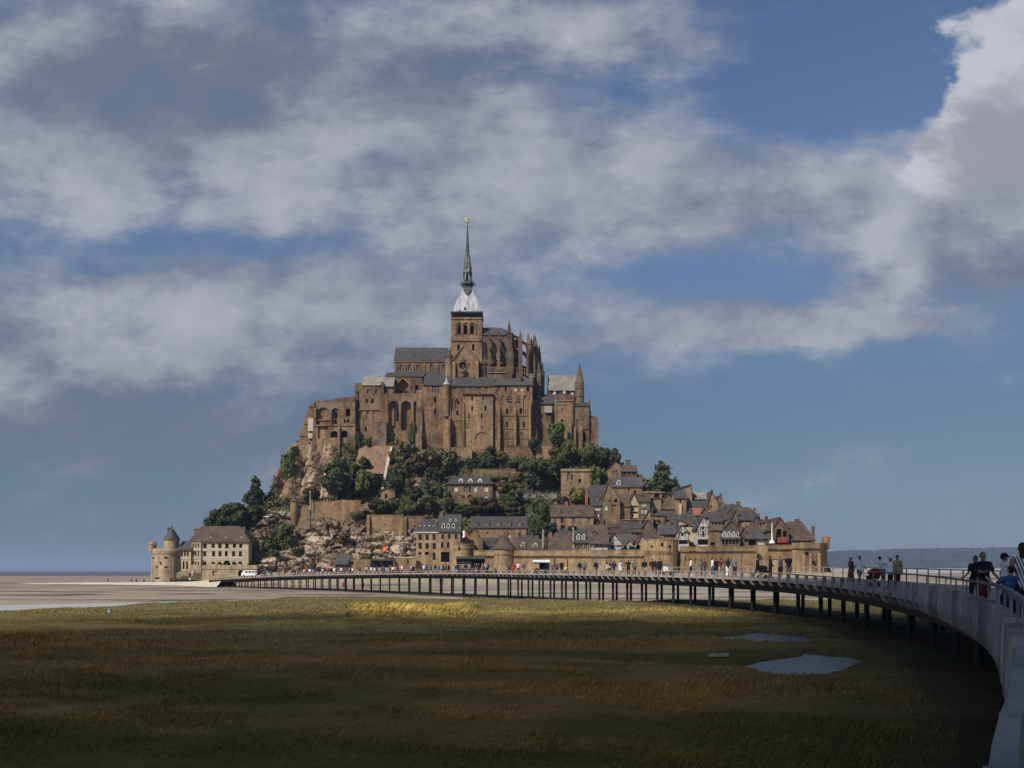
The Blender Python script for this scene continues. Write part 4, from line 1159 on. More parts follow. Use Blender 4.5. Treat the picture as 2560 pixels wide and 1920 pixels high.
# ---------------------------------------------------------------- eastern buildings
ea = root_at('abbey_east_hall', 'long abbey hall under a big pale grey lichened roof right of the choir', 'building', 1405, 985, 378)
front(ea, 1372, 1440, 972, 1012, 378, 12, [(1378, 979, 1384, 985, 0, 'h'), (1392, 979, 1398, 985, 0, 'h'), (1418, 979, 1424, 985, 0, 'h')], 'abbeyd', extra=10, pitch=zw(938, 384))
roof_gable(ea, 1372, 1440, 972, 938, 378, 12, 'lichen', .5, .4, .2)
mb = MB(); xt, yt = xw(1449.5, 374), 376.0
mb.lathe(xt, yt, [(2.15, zw(1012, 374)), (2.15, zw(990, 374)), (2.45, zw(989, 374)), (2.1, zw(986, 374)), (2.1, zw(971, 374)), (2.4, zw(970, 374)), (2.05, zw(968, 374)), (2.05, zw(957, 374))], 8)
mb.obj('spire_turret', 'abbeyd', ea)
mb = MB(); mb.lathe(xt, yt, [(2.2, zw(957, 374)), (.08, zw(905, 374))], 8); mb.obj('turret_spire', 'abbeyd', ea)
for x, y0, y1 in ((1386, 984, 978), (1411.5, 982, 974), (1431, 986, 981)):
    mb = MB(); mb.lathe(xw(x, 374), 374, [(.9, zw(y0 + 3, 374)), (.8, zw(y0, 374)), (.08, zw(y1, 374))], 8); mb.obj('roof_finial', 'lead', ea)
gh = root_at('abbey_gatehouse_wing', 'low slate-roofed abbey wing in the corner beside the blue-capped stair turret', 'building', 1360, 1100, 370)
front(gh, 1332, 1389, 1010, 1100, 370, 9, [(1348, 1022, 1351, 1036, 1, 'h'), (1353, 1036, 1357, 1046, 0, 'h')], 'abbeyd', extra=6)
slab([(369.3, zw(1011, 370)), (369.3, zw(1008, 370)), (379, zw(986, 379)), (379, zw(990, 379))], 'x', xw(1335, 370), xw(1389, 370), gh, 'slate', 'roof')
buttress(gh, 1331, 1343, 1000, 1100, 370, 2.5, 'abbeyd', 4, 2, 10); buttress(gh, 1362, 1378, 1036, 1100, 370, 1.5, 'abbey', 4, .5, 1)
slab([(367.5, zw(1031, 367)), (367.5, zw(1030, 367)), (369.9, zw(1015, 370)), (369.9, zw(1031, 370))], 'x', xw(1361, 369), xw(1380, 369), gh, 'lichen', 'chapel_roof')
tu = root_at('stair_turret', 'slender round stair turret with a blue-grey cone between the abbey wings', 'tower', 1391, 1050, 368)
mb = MB(); mb.lathe(xw(1391, 368), 368, [(.7, zw(1090, 368)), (.85, zw(1050, 368)), (.85, zw(998, 368)), (1.05, zw(996, 368))], 12); mb.obj('shaft', 'abbeyl', tu)
mb = MB(); mb.lathe(xw(1391, 368), 368, [(1.15, zw(996, 368)), (.4, zw(986, 368)), (.06, zw(978, 368))], 12); mb.obj('cone_roof', 'slateb', tu)
gt = root_at('abbey_guard_tower', 'square abbey guard tower with curved parapet and a dark round opening', 'building', 1412, 1105, 366)
front(gt, 1394, 1433, 1001, 1106, 366, 10, [(1401, 1048, 1410, 1055, 3, 'h'), (1404, 1020, 1409, 1034, 0, 'b')], 'abbeyl', extra=6)
front(gt, 1396, 1432, 986, 1002, 366.4, 9, (), 'abbeyd', 'parapet', extra=0)
string_course(gt, 1394, 1433, 1000.5, 366, .5, .45, 'abbeyl'); string_course(gt, 1397, 1416, 1009, 366, .5, .3, 'abbeyl')
buttress(gt, 1418, 1428, 1050, 1106, 366, 1.4, 'abbey', 4, .6, 3)
be = root_at('abbey_east_tower', 'dark eastern abbey wall with slit windows, thin chimney and stepped right edge', 'building', 1455, 1110, 366)
front(be, 1432, 1473, 1014, 1110, 367, 11, [(1432.6, 1024, 1436, 1046, 0, 'h'), (1459, 1080, 1464.5, 1104, 2, 'h'), (1440, 1050, 1446, 1066, 0, 'b')], 'abbeyd', extra=6, cap=True)
slab([(366.6, zw(1016, 367)), (366.6, zw(1012, 367)), (378, zw(1006, 378)), (378, zw(1010, 378))], 'x', xw(1431, 367), xw(1474, 367), be, 'slate', 'roof')
front(be, 1473, 1495, 1041, 1118, 368, 8, [(1476, 1052, 1478, 1080, 0, 'h')], 'abbeyd', 'end_wall', extra=6)
buttress(be, 1488, 1495, 1040, 1118, 368, 1.0, 'abbey', 4, .5, .6)
mb = MB(); mb.box(xw(1470.6, 369), xw(1476, 369), 369, 370.6, zw(1045, 369), zw(1001, 369)); mb.obj('chimney', 'abbeyd', be)
mb = MB(); mb.hull([P(1472, 1045, 368), P(1482, 1045, 368), P(1482, 1045, 372), P(1472, 1045, 372)], [P(1475, 1028, 368), P(1478, 1028, 368), P(1478, 1028, 372), P(1475, 1028, 372)]); mb.obj('stepped_gable', 'abbeyd', be)
for a, b, t in ((1434, 1439, 1066), (1447, 1456, 1066)): buttress(be, a, b, t, 1110, 367, 1.3, 'abbey', 4, .5, 2)
string_course(be, 1448, 1474, 1071, 367, .4, .4, 'abbey')
# reddish battered apron and the pale haulage ramp
ap = MB(); Yp = 364
ap.hull([P(884, 1178, slope_Y(1178) - 3.5), P(958, 1185, slope_Y(1185) - 3.5), P(958, 1185, 372), P(884, 1178, 372)], [P(900, 1113, Yp - 1.5), P(974, 1115, Yp - 1.5), P(974, 1115, 372), P(900, 1113, 372)])
M['apron'] = mat('reddish_masonry', (.245, .145, .092), (.155, .098, .066), .2, .95, .1, 1)
tag(ap.obj('retaining_wall', 'apron', base=P(930, 1180, 352)), 'reddish sloping retaining wall below the western abbey range', 'wall')
rp = MB(); pr = None
for i in range(15):
    q = i / 14; px, py = 977 - 21.5 * q, 1116 + 106 * q
    c = P(px, py, slope_Y(py) - 4.2); wv = Vector((.75 - .25 * q, 0, 0))
    cur = [c - wv, c + wv, c + wv + Vector((0, 2.5, 0)), c - wv + Vector((0, 2.5, 0))]
    if pr: rp.hull(pr, cur)
    pr = cur
tag(rp.obj('haulage_ramp', 'path', base=P(956, 1222, 343)), 'narrow pale stone ramp running steeply down beside the reddish wall', 'ramp')
# ---------------------------------------------------------------- ramparts
def wg(px0, px1, top, bot, cols, rows, w, h, k=0, s='g'):
    """a grid of openings, centred in its cells"""
    out = []
    for i in range(cols):
        for j in range(rows):
            cx_ = px0 + (px1 - px0) * (i + .5) / cols; cy_ = top + (bot - top) * (j + .5) / rows
            out.append((cx_ - w / 2, cy_ - h / 2, cx_ + w / 2, cy_ + h / 2, k, s))
    return out

def corbels(root, x0, x1, y, z, mt, step=1.05, d=.75):
    mb = MB()
    n = max(2, int((x1 - x0) / step))
    for i in range(n + 1):
        x = x0 + (x1 - x0) * i / n
        mb.hull([(x - .2, y - .08, z - 1.0), (x + .2, y - .08, z - 1.0), (x + .2, y + .2, z - 1.0), (x - .2, y + .2, z - 1.0)],
                [(x - .2, y - d, z), (x + .2, y - d, z), (x + .2, y + .2, z), (x - .2, y + .2, z)])
    o = mb.obj('corbel_course', mt, root); o['kind'] = 'stuff'
    return o

def rampart(label, px0, px1, top, line, base, Y, mt='ramp', ops=(), merlon=True, D=2.6, walk=True):
    r = root_at('rampart_wall', label, 'wall', (px0 + px1) / 2, base, Y, 'lower town ramparts')
    front(r, px0, px1, line, base, Y, D, ops, mt, 'wall', .5, extra=4)
    x0, x1, za, zb = xw(px0, Y), xw(px1, Y), zw(line - 1.5, Y), zw(top, Y)
    mb = MB(); mb.box(x0 - .02, x1 + .02, Y - .78, Y - .2, za, zb - .25); mb.box(x0, x1, Y - .9, Y - .1, zb - .25, zb); mb.obj('parapet', mt, r)
    corbels(r, x0 + .3, x1 - .3, Y, za - .004, mt)
    return r

def drum(name, label, cat, px, rpx, Y, prof, mt, n=28, smooth=False, group=None, base=1440):
    """round tower; prof: (radius factor, py)"""
    r = root_at(name, label, cat, px, base, Y, group)
    mb = MB(); rr = rpx * Y / F
    mb.lathe(xw(px, Y), Y + rr, [(rr * f, zw(py, Y)) for f, py in prof], n)
    mb.obj('drum', mt, r)
    return r, xw(px, Y), Y + rr, rr

def drum_hole(r, x, y, rr, ang, z0, z1, w, Y=None):
    """dark opening on a drum at angle ang from straight ahead"""
    a = R(-90 + ang); c, s = math.cos(a), math.sin(a)
    u = Vector((-s, c, 0)); p = Vector((x + rr * c, y + rr * s, 0)); n = Vector((c, s, 0))
    mb = MB(); mb.hull([p - u * w / 2 + Z * z0 - n * .4, p + u * w / 2 + Z * z0 - n * .4, p + u * w / 2 + Z * z1 - n * .4, p - u * w / 2 + Z * z1 - n * .4],
                       [p - u * w / 2 + Z * z0 + n * .1, p + u * w / 2 + Z * z0 + n * .1, p + u * w / 2 + Z * z1 + n * .1, p - u * w / 2 + Z * z1 + n * .1])
    return mb.obj('opening', 'hollow', r)

YR0 = 298
g1 = 'lower town ramparts'
rampart('sunlit rampart wall between the cone-roofed tower and the big round bastion', 1284, 1614, 1375, 1391, 1436, YR0, 'ramp', [(1385, 1398, 1388, 1432, 0, 'b'), (1417, 1398, 1420, 1432, 0, 'b'), (1527, 1380 + 14, 1529, 1399, 0, 'h')])
rampart('short rampart wall left of the cone-roofed tower, behind the dark kiosk', 1184, 1236, 1376, 1391, 1436, YR0 + .6, 'ramp')
rampart('brown rampart wall right of the big round bastion', 1700, 1892, 1366, 1379, 1436, YR0 + .5, 'rampd', [(1713, 1390, 1716, 1404, 0, 'h'), (1736, 1394, 1739, 1406, 0, 'h'), (1853, 1384, 1855, 1430, 0, 'b')])
rampart('short dark rampart wall below the red awning', 1919, 1982, 1362, 1374, 1436, YR0 + 2, 'rampd', [(1930, 1398, 1972, 1401, 0, 'b')])
r = root_at('rampart_wall', 'plain recessed rampart stretch without parapet, between brown and dark walls', 'wall', 1905, 1436, YR0 + 3, g1)
front(r, 1890, 1922, 1364, 1436, YR0 + 3, 3, [(1894, 1384, 1899, 1390, 0, 'h')], 'ramp', extra=4)
r = root_at('rampart_wall', 'sunlit low rampart ledge at the foot of the recessed wall', 'wall', 1905, 1436, YR0 + 1.2, g1)
front(r, 1891, 1976, 1400, 1436, YR0 + 1.2, 1.6, (), 'ramp', extra=4)
# big bastion
r, x, y, rr = drum('round_bastion', 'big sunlit round bastion in the middle of the rampart, tall parapet', 'tower', 1656, 45.5, YR0 - 4, [(1.02, 1445), (1.0, 1381)], 'ramp', group='rampart towers')
mb = MB(); mb.lathe(x, y, [(rr * 1.015, zw(1379.5, YR0)), (rr * 1.065, zw(1378, YR0)), (rr * 1.065, zw(1352, YR0)), (rr * 1.09, zw(1351.5, YR0)), (rr * 1.09, zw(1349.5, YR0)), (rr * .9, zw(1349.5, YR0)), (rr * .9, zw(1366, YR0))], 32); mb.obj('parapet', 'ramp', r)
mb = MB()
for i in range(64):
    a = R(180 + 180 * i / 63); c, s = math.cos(a), math.sin(a)
    mb.bar((x + rr * .97 * c, y + rr * .97 * s, zw(1388, YR0)), (x + rr * 1.06 * c, y + rr * 1.06 * s, zw(1379.6, YR0)), .4)
mb.obj('corbel_course', 'ramp', r)['kind'] = 'stuff'
for a, z0, z1, w in ((-32, 1369, 1365, .9), (-2, 1366, 1358, .8), (22, 1369, 1364, .9), (-35, 1412, 1408, .8)): drum_hole(r, x, y, rr * (1.065 if z0 < 1380 else 1), a, zw(z0, YR0), zw(z1, YR0), w)
# cone-roofed tower
r, x, y, rr = drum('round_tower', 'low round rampart tower under a brown conical roof', 'tower', 1259, 27.5, YR0 - 2, [(1.03, 1442), (1.0, 1391), (1.02, 1388), (1.08, 1386), (1.08, 1372)], 'ramp', group='rampart towers')
mb = MB(); mb.lathe(x, y, [(rr * 1.22, zw(1373, YR0)), (rr * 1.16, zw(1371.5, YR0)), (rr * .45, zw(1348, YR0)), (.15, zw(1337, YR0))], 28); mb.obj('cone_roof', 'tile', r)
# flag bastion
r, x, y, rr = drum('round_bastion', 'round bastion with a flat top beneath the striped flag', 'tower', 1155, 28.5, YR0 - 1, [(1.03, 1442), (1.0, 1374), (1.03, 1372.5), (1.05, 1371), (1.05, 1362), (1.08, 1361), (1.08, 1359.5)], 'ramp', group='rampart towers')
drum_hole(r, x, y, rr * 1.05, -14, zw(1375, YR0), zw(1366, YR0), .5)
fl = root_at('flag', 'blue, white and red striped flag drooping from its pole above the round bastion', 'flag', 1152, 1360, YR0 + 2)
mb = MB(); mb.bar(P(1152, 1362, YR0 + 2), P(1149.5, 1318, YR0 + 2), .16); mb.obj('pole', 'van', fl)
for k, (a, b, mt) in enumerate(((1150, 1156.5, 'blue'), (1156.5, 1164, 'van'), (1164, 1170.5, 'flagred'))):
    mb = MB(); pr = None
    for i in range(5):
        px = a + (b - a) * i / 4; u = (px - 1150) / 20
        t_, b_ = 1326 + 7 * u * u + 1.5 * math.sin(u * 7), (1345 if k else 1350) - 3 * u + 1.0 * math.sin(u * 6 + 1)
        if k == 0 and i < 3: b_ = 1362 - i * 4
        yy = YR0 + 2 + .35 * math.sin(u * 9)
        cur = (P(px, t_, yy), P(px, b_, yy))
        if pr: mb.quad(pr[0], cur[0], cur[1], pr[1])
        pr = cur
    mb.obj('stripe', mt, fl)
# eastern bastion: five-sided with a lookout
r = root_at('corner_bastion', 'five-sided corner bastion at the right end of the rampart with a lookout turret', 'tower', 2028, 1440, YR0 - 2, 'rampart towers')
Yb = YR0 - 2
ringb = lambda f, py: [P(1979, py, Yb + 4) , P(1979 + 2, py, Yb + .6 - f), P(2010, py, Yb - 1.2 - f), P(2050 + f, py, Yb - .6 - f), P(2068 + 4 * f, py, Yb + 4), P(2064 + 4 * f, py, Yb + 13), P(1985, py, Yb + 13)]
mb = MB(); mb.hull(ringb(0, 1448), ringb(0, 1374)); mb.obj('wall', 'rampd', r)
mb = MB(); mb.hull(ringb(.15, 1374.5), ringb(.7, 1371)); mb.hull(ringb(.7, 1371), ringb(.7, 1357)); mb.obj('parapet', 'rampd', r)
mb = MB(); mb.lathe(xw(2064.5, Yb + 5), Yb + 5, [(1.25, zw(1372, Yb)), (1.35, zw(1366, Yb)), (1.35, zw(1342, Yb)), (1.1, zw(1339, Yb)), (.2, zw(1338, Yb))], 12); mb.obj('lookout_turret', 'rampd', r)
for a, b, c, d_ in ((2012, 1380, 2019, 1385), (2032, 1403, 2036, 1408), (2030, 1358.5, 2034, 1361)):
    mb = MB(); mb.box(xw(a, Yb - 1), xw(c, Yb - 1), Yb - 1.6, Yb - .6, zw(d_, Yb), zw(b, Yb)); mb.obj('opening', 'hollow', r)
for a in (2006, 2022, 2044): buttress(r, a, a + 6, 1384, 1445, Yb - .9, .5, 'ramp', 2, .3, .6)

# ---------------------------------------------------------------- houses
def house(label, px0, px1, base, eave, ridge, kind='g', D=8, wall='house', roof='slate', win=(), chim=(), dorm=(), Y=None, apex=None, name='house', extra=6, r=None, frame='frame', ov=.45, dsty='gable', dwall=None, back=0, cmat='housed'):
    Yh_ = min(slope_Y(base), Y or 999) - 1.0
    rt = root_at(name, label, 'house', (px0 + px1) / 2, base, Yh_, 'village houses')
    pitch = zw(ridge, Yh_ + D / 2)
    if kind == 'g':
        front(rt, px0, px1, eave, base, Yh_, D, win, wall, extra=extra, pitch=pitch, frame=frame)
        roof_gable(rt, px0, px1, eave, ridge, Yh_, D, roof, ov)
    elif kind == 'f':
        ap_ = apex or ((px0 + px1) / 2, ridge)
        front(rt, px0, px1, eave, base, Yh_, D, win, wall, extra=extra, gable=ap_, frame=frame)
        roof_front(rt, px0, px1, eave, ap_, Yh_, D, roof, ov)
    elif kind == 'h':
        front(rt, px0, px1, eave, base, Yh_, D, win, wall, extra=extra, frame=frame)
        roof_hip(rt, px0, px1, eave, ridge, Yh_, D, roof, ov, r0=r[0] if r else None, r1=r[1] if r else None)
    elif kind == 'm':          # mansard: steep skirt and shallow cap
        front(rt, px0, px1, eave, base, Yh_, D, win, wall, extra=extra, frame=frame)
        x0, x1, ze = xw(px0, Yh_) - .4, xw(px1, Yh_) + .4, zw(eave, Yh_)
        zm = zw(eave + (ridge - eave) * .66, Yh_ + 1); zt = zw(ridge, Yh_ + D / 2)
        mb = MB()
        q = lambda i, z: [(x0 + i, Yh_ - .4 + i, z), (x1 - i, Yh_ - .4 + i, z), (x1 - i, Yh_ + D + .4 - i, z), (x0 + i, Yh_ + D + .4 - i, z)]
        mb.hull(q(0, ze), q(1.2, zm)); mb.hull(q(1.15, zm), q(min(D / 2 - .3, 3.2), zt)); mb.obj('roof', roof, rt)
        string_course(rt, px0, px1, eave, Yh_, .35, .4, 'frame')
    elif kind == 'l':          # lean-to, falling to the front
        front(rt, px0, px1, eave, base, Yh_, D, win, wall, extra=extra, frame=frame)
        slab([(Yh_ - ov, zw(eave, Yh_) - .1), (Yh_ - ov, zw(eave, Yh_) + .2), (Yh_ + D, zw(ridge, Yh_ + D)), (Yh_ + D, zw(ridge, Yh_ + D) - .4)], 'x', xw(px0, Yh_) - .3, xw(px1, Yh_) + .3, rt, roof)
    if wall == 'white':        # timber framing on the plastered front
        w_, za, zb = px1 - px0, eave, min(base, eave + 26)
        mb = MB(); yy = Yh_ - .04; L = lambda a, b, c, d: mb.bar(P(a, b, yy), P(c, d, yy), .16, .12)
        L(px0, za + 1, px1, za + 1); L(px0, zb - 6, px1, zb - 6)
        for t in (.03, .3, .7, .97): L(px0 + w_ * t, za, px0 + w_ * t, zb)
        L(px0 + w_ * .05, zb - 7, px0 + w_ * .28, za + 2); L(px0 + w_ * .95, zb - 7, px0 + w_ * .72, za + 2)
        if kind == 'f':
            ax, ay = apex or ((px0 + px1) / 2, ridge)
            L(ax, ay + 3, ax, za); L((px0 + ax) / 2, (za + ay) / 2 + 1, (px1 + ax) / 2, (za + ay) / 2 + 1)
        mb.obj('timber_framing', 'timber', rt)
    for c in chim: chimney(rt, c[0], c[1], Yh_ + (c[2] if len(c) > 2 else D / 2), *(c[3:] if len(c) > 3 else (1.0, 3.5)), mt=cmat)
    for d_ in dorm:
        dormer(rt, d_[0], d_[1], Yh_, D, eave, ridge, d_[2] if len(d_) > 2 else 1.2, d_[3] if len(d_) > 3 else 1.3, dwall or wall, roof, dsty)
    return rt, Yh_

# front row by the gate
house('four-storey stone hotel with slate mansard, left one of the pair by the gate', 1040, 1096, 1408, 1330, 1298, 'm', 9, 'ashlar', 'slate', Y=301, name='hotel',
      win=wg(1042, 1094, 1333, 1353, 3, 1, 8, 14, 0, 's') + wg(1042, 1094, 1355, 1375, 3, 1, 8, 15, 0, 's') + [(1046, 1381, 1054, 1386, 0, 'h'), (1062, 1380, 1072, 1387, 0, 'h'), (1082, 1381, 1089, 1400, 0, 's')], chim=[(1104, 1280, 4, 1.2, 8)],
      dorm=[(1048, .1, 1.1, 2.0), (1060, .1, 1.1, 2.0), (1072, .1, 1.1, 2.0), (1084, .1, 1.1, 2.0)], dwall='frame')
house('tall narrow stone hotel with arched windows, right one of the pair by the gate', 1096.6, 1150, 1410, 1325, 1286, 'g', 10, 'ashlar', 'slate', Y=300.4, name='hotel',
      win=wg(1098, 1149, 1332, 1350, 3, 1, 6.5, 13, 1, 's') + wg(1098, 1128, 1353, 1371, 2, 1, 6.5, 15, 1, 's') + [(1102, 1380, 1124, 1405, 0, 'h')], dorm=[(1108, .12, 1.2, 1.7), (1120, .12, 1.2, 1.7), (1133, .12, 1.2, 1.7), (1124, .55, 1.0, 1.0), (1138, .55, 1.0, 1.0)], dwall='frame')
house('long stone house with five gabled dormers along its slate roof', 1177, 1316, 1362, 1316, 1291, 'g', 9, 'house', 'slate', Y=322, extra=9,
      win=[(1243, 1316.6, 1250, 1324, 0), (1215, 1330, 1221, 1334, 0, 'b'), (1270, 1334, 1277, 1345, 0, 'p'), (1296, 1332, 1302, 1347, 0, 's'), (1214, 1348, 1224, 1354, 0), (1250, 1340, 1256, 1347, 0)],
      dorm=[(p, .02, 1.35, 1.6) for p in (1190, 1218, 1245.6, 1272.6, 1299)], dwall='house')
house('tan gable-fronted house right of the striped flag', 1158, 1207, 1376, 1352, 1322, 'f', 12, 'house', 'tile', Y=303.5, apex=(1183, 1322), win=[(1176, 1352.5, 1183, 1356, 0, 'h')], ov=.25)
house('dark slate lean-to roof between gable-fronted house and round tower', 1209, 1236, 1376, 1366, 1355, 'l', 7, 'housed', 'slateb', Y=306, win=[(1214, 1367, 1223, 1372, 0, 'h')])
house('low stone house behind the cone-roofed tower', 1206, 1240, 1366, 1354, 1341, 'l', 6, 'housed', 'slateb', Y=313, win=[(1214, 1355.5, 1225, 1361, 0, 'h'), (1230, 1355, 1236, 1361, 0, 'g')])
house('brown tiled house with two white dormers along the rampart', 1279, 1357, 1380, 1372, 1346, 'h', 9, 'housed', 'tile', Y=305, r=(1284, 1350), dorm=[(1307, .12, 1.7, 1.9), (1338, .12, 2.0, 1.5)], dwall='white', chim=[(1358, 1331, 3, .9, 7)], cmat='house')
house('brown tiled house between two tall pale chimneys', 1372, 1431, 1380, 1370.5, 1334, 'g', 10, 'housed', 'tile', Y=305, win=wg(1376, 1428, 1371.2, 1376, 4, 1, 4, 4, 0, 'h'), chim=[(1376.5, 1331, 4, 1.0, 8), (1424, 1331, 6, 1.6, 5)], cmat='brick')
mb = MB()
house('slate house with a glazed grey dormer row and pale left gable', 1432, 1472, 1381, 1353, 1325, 'g', 9, 'house', 'slate', Y=305, win=wg(1436, 1470, 1354, 1372, 3, 1, 7, 15), dorm=[(1446, .14, 1.3, 2.0), (1459, .14, 1.3, 2.0)], dwall='frame')
house('steep brown-roofed house with a white half-timbered front over the rampart', 1474, 1520, 1374, 1353, 1312, 'g', 11, 'white', 'tile', Y=304.4, win=[(1491, 1354.5, 1497, 1365, 0, 's'), (1499.5, 1354.5, 1505, 1365, 0, 's'), (1485, 1366, 1517, 1368, 0, 'd')], dorm=[(1488, .38, 1.4, 1.0)], dwall='timber', ov=.7)
house('long low house under a brown tile roof in the middle of the village', 1522, 1646, 1346, 1331, 1312, 'h', 9, 'housed', 'tile', r=(1530, 1630), win=wg(1530, 1640, 1332, 1340, 6, 1, 6, 5, 0, 'h'), dorm=[(1549, .4, 1.2, .8)])
house('dark-roofed house with white triangular half-timbered gable', 1521, 1556, 1372, 1362, 1334, 'f', 9, 'white', 'tile', Y=309, apex=(1534, 1336), win=[(1526, 1364, 1534, 1371, 0, 'h')], ov=.5)
house('slate house with a plain front between two timbered gables', 1545, 1580, 1372, 1358, 1333, 'g', 8, 'housed', 'slateb', Y=310, win=wg(1548, 1576, 1360, 1369, 2, 1, 5, 6, 0, 'h'))
house('small house with white timbered gable, left of the twin pair', 1556, 1588, 1378, 1372, 1349, 'f', 10, 'white', 'tile', Y=304.5, apex=(1573, 1352), win=[(1568, 1366, 1574, 1374, 0, 's')], ov=.6)
house('small house with white timbered gable, right of the twin pair', 1588, 1620, 1378, 1372, 1336, 'f', 12, 'white', 'tile', Y=304.8, apex=(1605, 1338), win=[(1600, 1362, 1607, 1372, 0, 's')], ov=.6)
house('house with hipped brown roof just behind the big bastion', 1608, 1656, 1368, 1349, 1324, 'h', 9, 'housed', 'tile', Y=310, r=(1612, 1628))
house('tan-walled house under a long dark roof behind the bastion', 1650, 1692, 1356, 1332, 1314, 'g', 8, 'house', 'slateb', Y=310.5, win=[(1660, 1337, 1688, 1349, 0, 'b')], chim=[(1673, 1313, 4)])
house('white-fronted house with black window shutters above the bastion', 1690, 1722, 1362, 1332, 1313, 'f', 8, 'white', 'slateb', Y=309, apex=(1704, 1314), win=[(1703, 1328, 1709.5, 1341, 0, 'h'), (1695.6, 1329.5, 1698, 1347, 0, 'd'), (1697, 1350, 1720, 1360, 0, 'h')], ov=.7)
house('pale pinkish plastered house with a slanting roofline', 1688, 1736, 1346, 1318, 1301, 'f', 8, 'cream', 'slate', Y=318, apex=(1697, 1302), win=[(1722, 1312, 1727, 1316, 0, 'p')], ov=.3)
house('long slate roof behind the pinkish plastered house', 1676, 1752, 1320, 1303, 1286, 'g', 8, 'housed', 'slateb', win=(), dorm=[(1714, .4, 1.3, .8), (1738, .4, 1.3, .8)])
house('tall white half-timbered house with pointed gable', 1744, 1771, 1366, 1316, 1292, 'f', 9, 'white', 'slate', Y=311, win=[(1754.5, 1304 + 13, 1760.5, 1318 + 6, 0, 'h'), (1755.5, 1327, 1761, 1342, 0, 'h'), (1744.6, 1348, 1770, 1362, 0, 'h')], ov=.8)

house('plain tan gable wall right of the tall half-timbered house', 1773, 1802, 1368, 1324, 1313, 'g', 7, 'house', 'tile', Y=309, win=[(1776, 1356, 1788, 1364, 0, 'h')])
house('slate-roofed house with a row of grey glazed dormers over dark shopfront', 1802, 1850, 1368, 1344, 1323, 'g', 8, 'housed', 'slate', Y=308, win=wg(1804, 1848, 1346, 1362, 5, 1, 6.5, 12, 0, 'h'), dorm=[(1811, .06, 1.3, 2.0), (1822, .06, 1.3, 2.0), (1834, .06, 1.3, 2.0), (1844, .06, 1.0, 2.0)], dwall='frame')
house('house with an arched white attic window above the glazed dormers', 1806, 1854, 1344, 1324, 1303, 'f', 8, 'housed', 'tile', Y=318, apex=(1826, 1303), win=[(1823, 1310 + 14, 1830, 1330, 1, 'p')], ov=.6)
house('narrow brown house between the glazed dormers and pyramid roof', 1850, 1870, 1368, 1338, 1320, 'f', 8, 'housed', 'tile', Y=309.5, win=wg(1852, 1868, 1340, 1364, 2, 2, 4, 8, 0, 'h'))
house('shop under a dark slate pyramid roof with white awning', 1868, 1918, 1366, 1346, 1321, 'h', 10, 'housed', 'slateb', Y=307, r=(1887, 1890), win=[(1871, 1350, 1890, 1363, 0, 'h'), (1893, 1349, 1912, 1362, 0, 'p')], ov=.7, name='shop')
house('house with long tan roof left of the tavern', 1862, 1932, 1344, 1326, 1305, 'g', 9, 'housed', 'house', Y=319, win=wg(1870, 1925, 1328, 1336, 3, 1, 5, 5, 0, 'h'), chim=[(1916, 1292, 4, 1.1, 4)])
tv, Yt = house('tavern with timbered dormer gable and red awning by the right-hand bastion', 1933, 1972, 1368, 1322, 1294, 'f', 10, 'housed', 'tile', Y=307, apex=(1949, 1295), win=[(1942, 1309 + 14, 1954, 1330 + 13, 0, 'h'), (1957, 1328, 1968, 1342, 0, 'h'), (1938, 1348, 1970, 1364, 0, 'h')], name='tavern', ov=.5)
mb = MB(); mb.hull([P(1943, 1357, Yt - 1.6), P(1968, 1357, Yt - 1.6), P(1968, 1349, Yt - .1), P(1943, 1349, Yt - .1)], [P(1943, 1356, Yt - 1.6), P(1968, 1356, Yt - 1.6), P(1968, 1348, Yt - .1), P(1943, 1348, Yt - .1)]); mb.obj('awning', 'red', tv)
house('big house with tall hipped brown roof at the right end of the village', 1962, 2036, 1366, 1350, 1303, 'h', 13, 'housed', 'tile', Y=309, r=(1968, 2004), win=wg(1966, 2030, 1351.5, 1362, 5, 1, 5, 8, 0, 'h'), chim=[(1993, 1298, 6, 1.6, 3), (2033, 1317, 8, 1.0, 6)])
# second and third tiers
house('two-storey stone house with round-topped chimney on its long roof', 1377, 1484, 1326, 1288, 1262, 'g', 9, 'house', 'tile', win=[(1386, 1296, 1389, 1310, 0, 'd'), (1402, 1294, 1408, 1307, 0, 's'), (1431, 1294, 1438, 1308, 0), (1469, 1295, 1475, 1306, 0), (1402, 1313, 1412, 1325, 0, 'h')], chim=[(1416, 1255, 4, 1.3, 4), (1466, 1223 + 6, 6, 1.0, 10)], dorm=[(1404, .18, 1.1, .9), (1453, .2, 1.2, .9)], cmat='brick')
house('slate-roofed house with white bow windows on two floors', 1477, 1518, 1306, 1258, 1212, 'g', 9, 'housed', 'slate', Y=337, win=[(1484, 1263, 1502, 1276, 0, 'p'), (1486, 1283, 1498, 1297, 0, 'p'), (1500, 1285, 1514, 1297, 1, 'g')], chim=[(1524, 1208, 4, 1.2, 6)], dorm=[(1495, .12, 1.5, 1.8)], extra=8)
house('tall tan gable-fronted house with small arched windows', 1508, 1550, 1320, 1246, 1206, 'f', 11, 'house', 'tile', Y=338, apex=(1520, 1208), win=[(1510, 1261, 1519, 1276, 2, 'p'), (1536, 1232 + 16, 1543, 1240 + 16, 0, 'h'), (1530, 1262, 1541, 1281, 0, 'b'), (1513, 1250, 1516, 1254, 0, 'h'), (1521, 1250, 1525, 1254, 0, 'h')], ov=.25, extra=8)
house('house with brown half-hipped roof beside the timbered facade', 1548, 1575, 1308, 1262, 1236, 'g', 8, 'house', 'tile', Y=337, win=[(1556, 1284, 1562, 1289, 0, 'h')], extra=8)
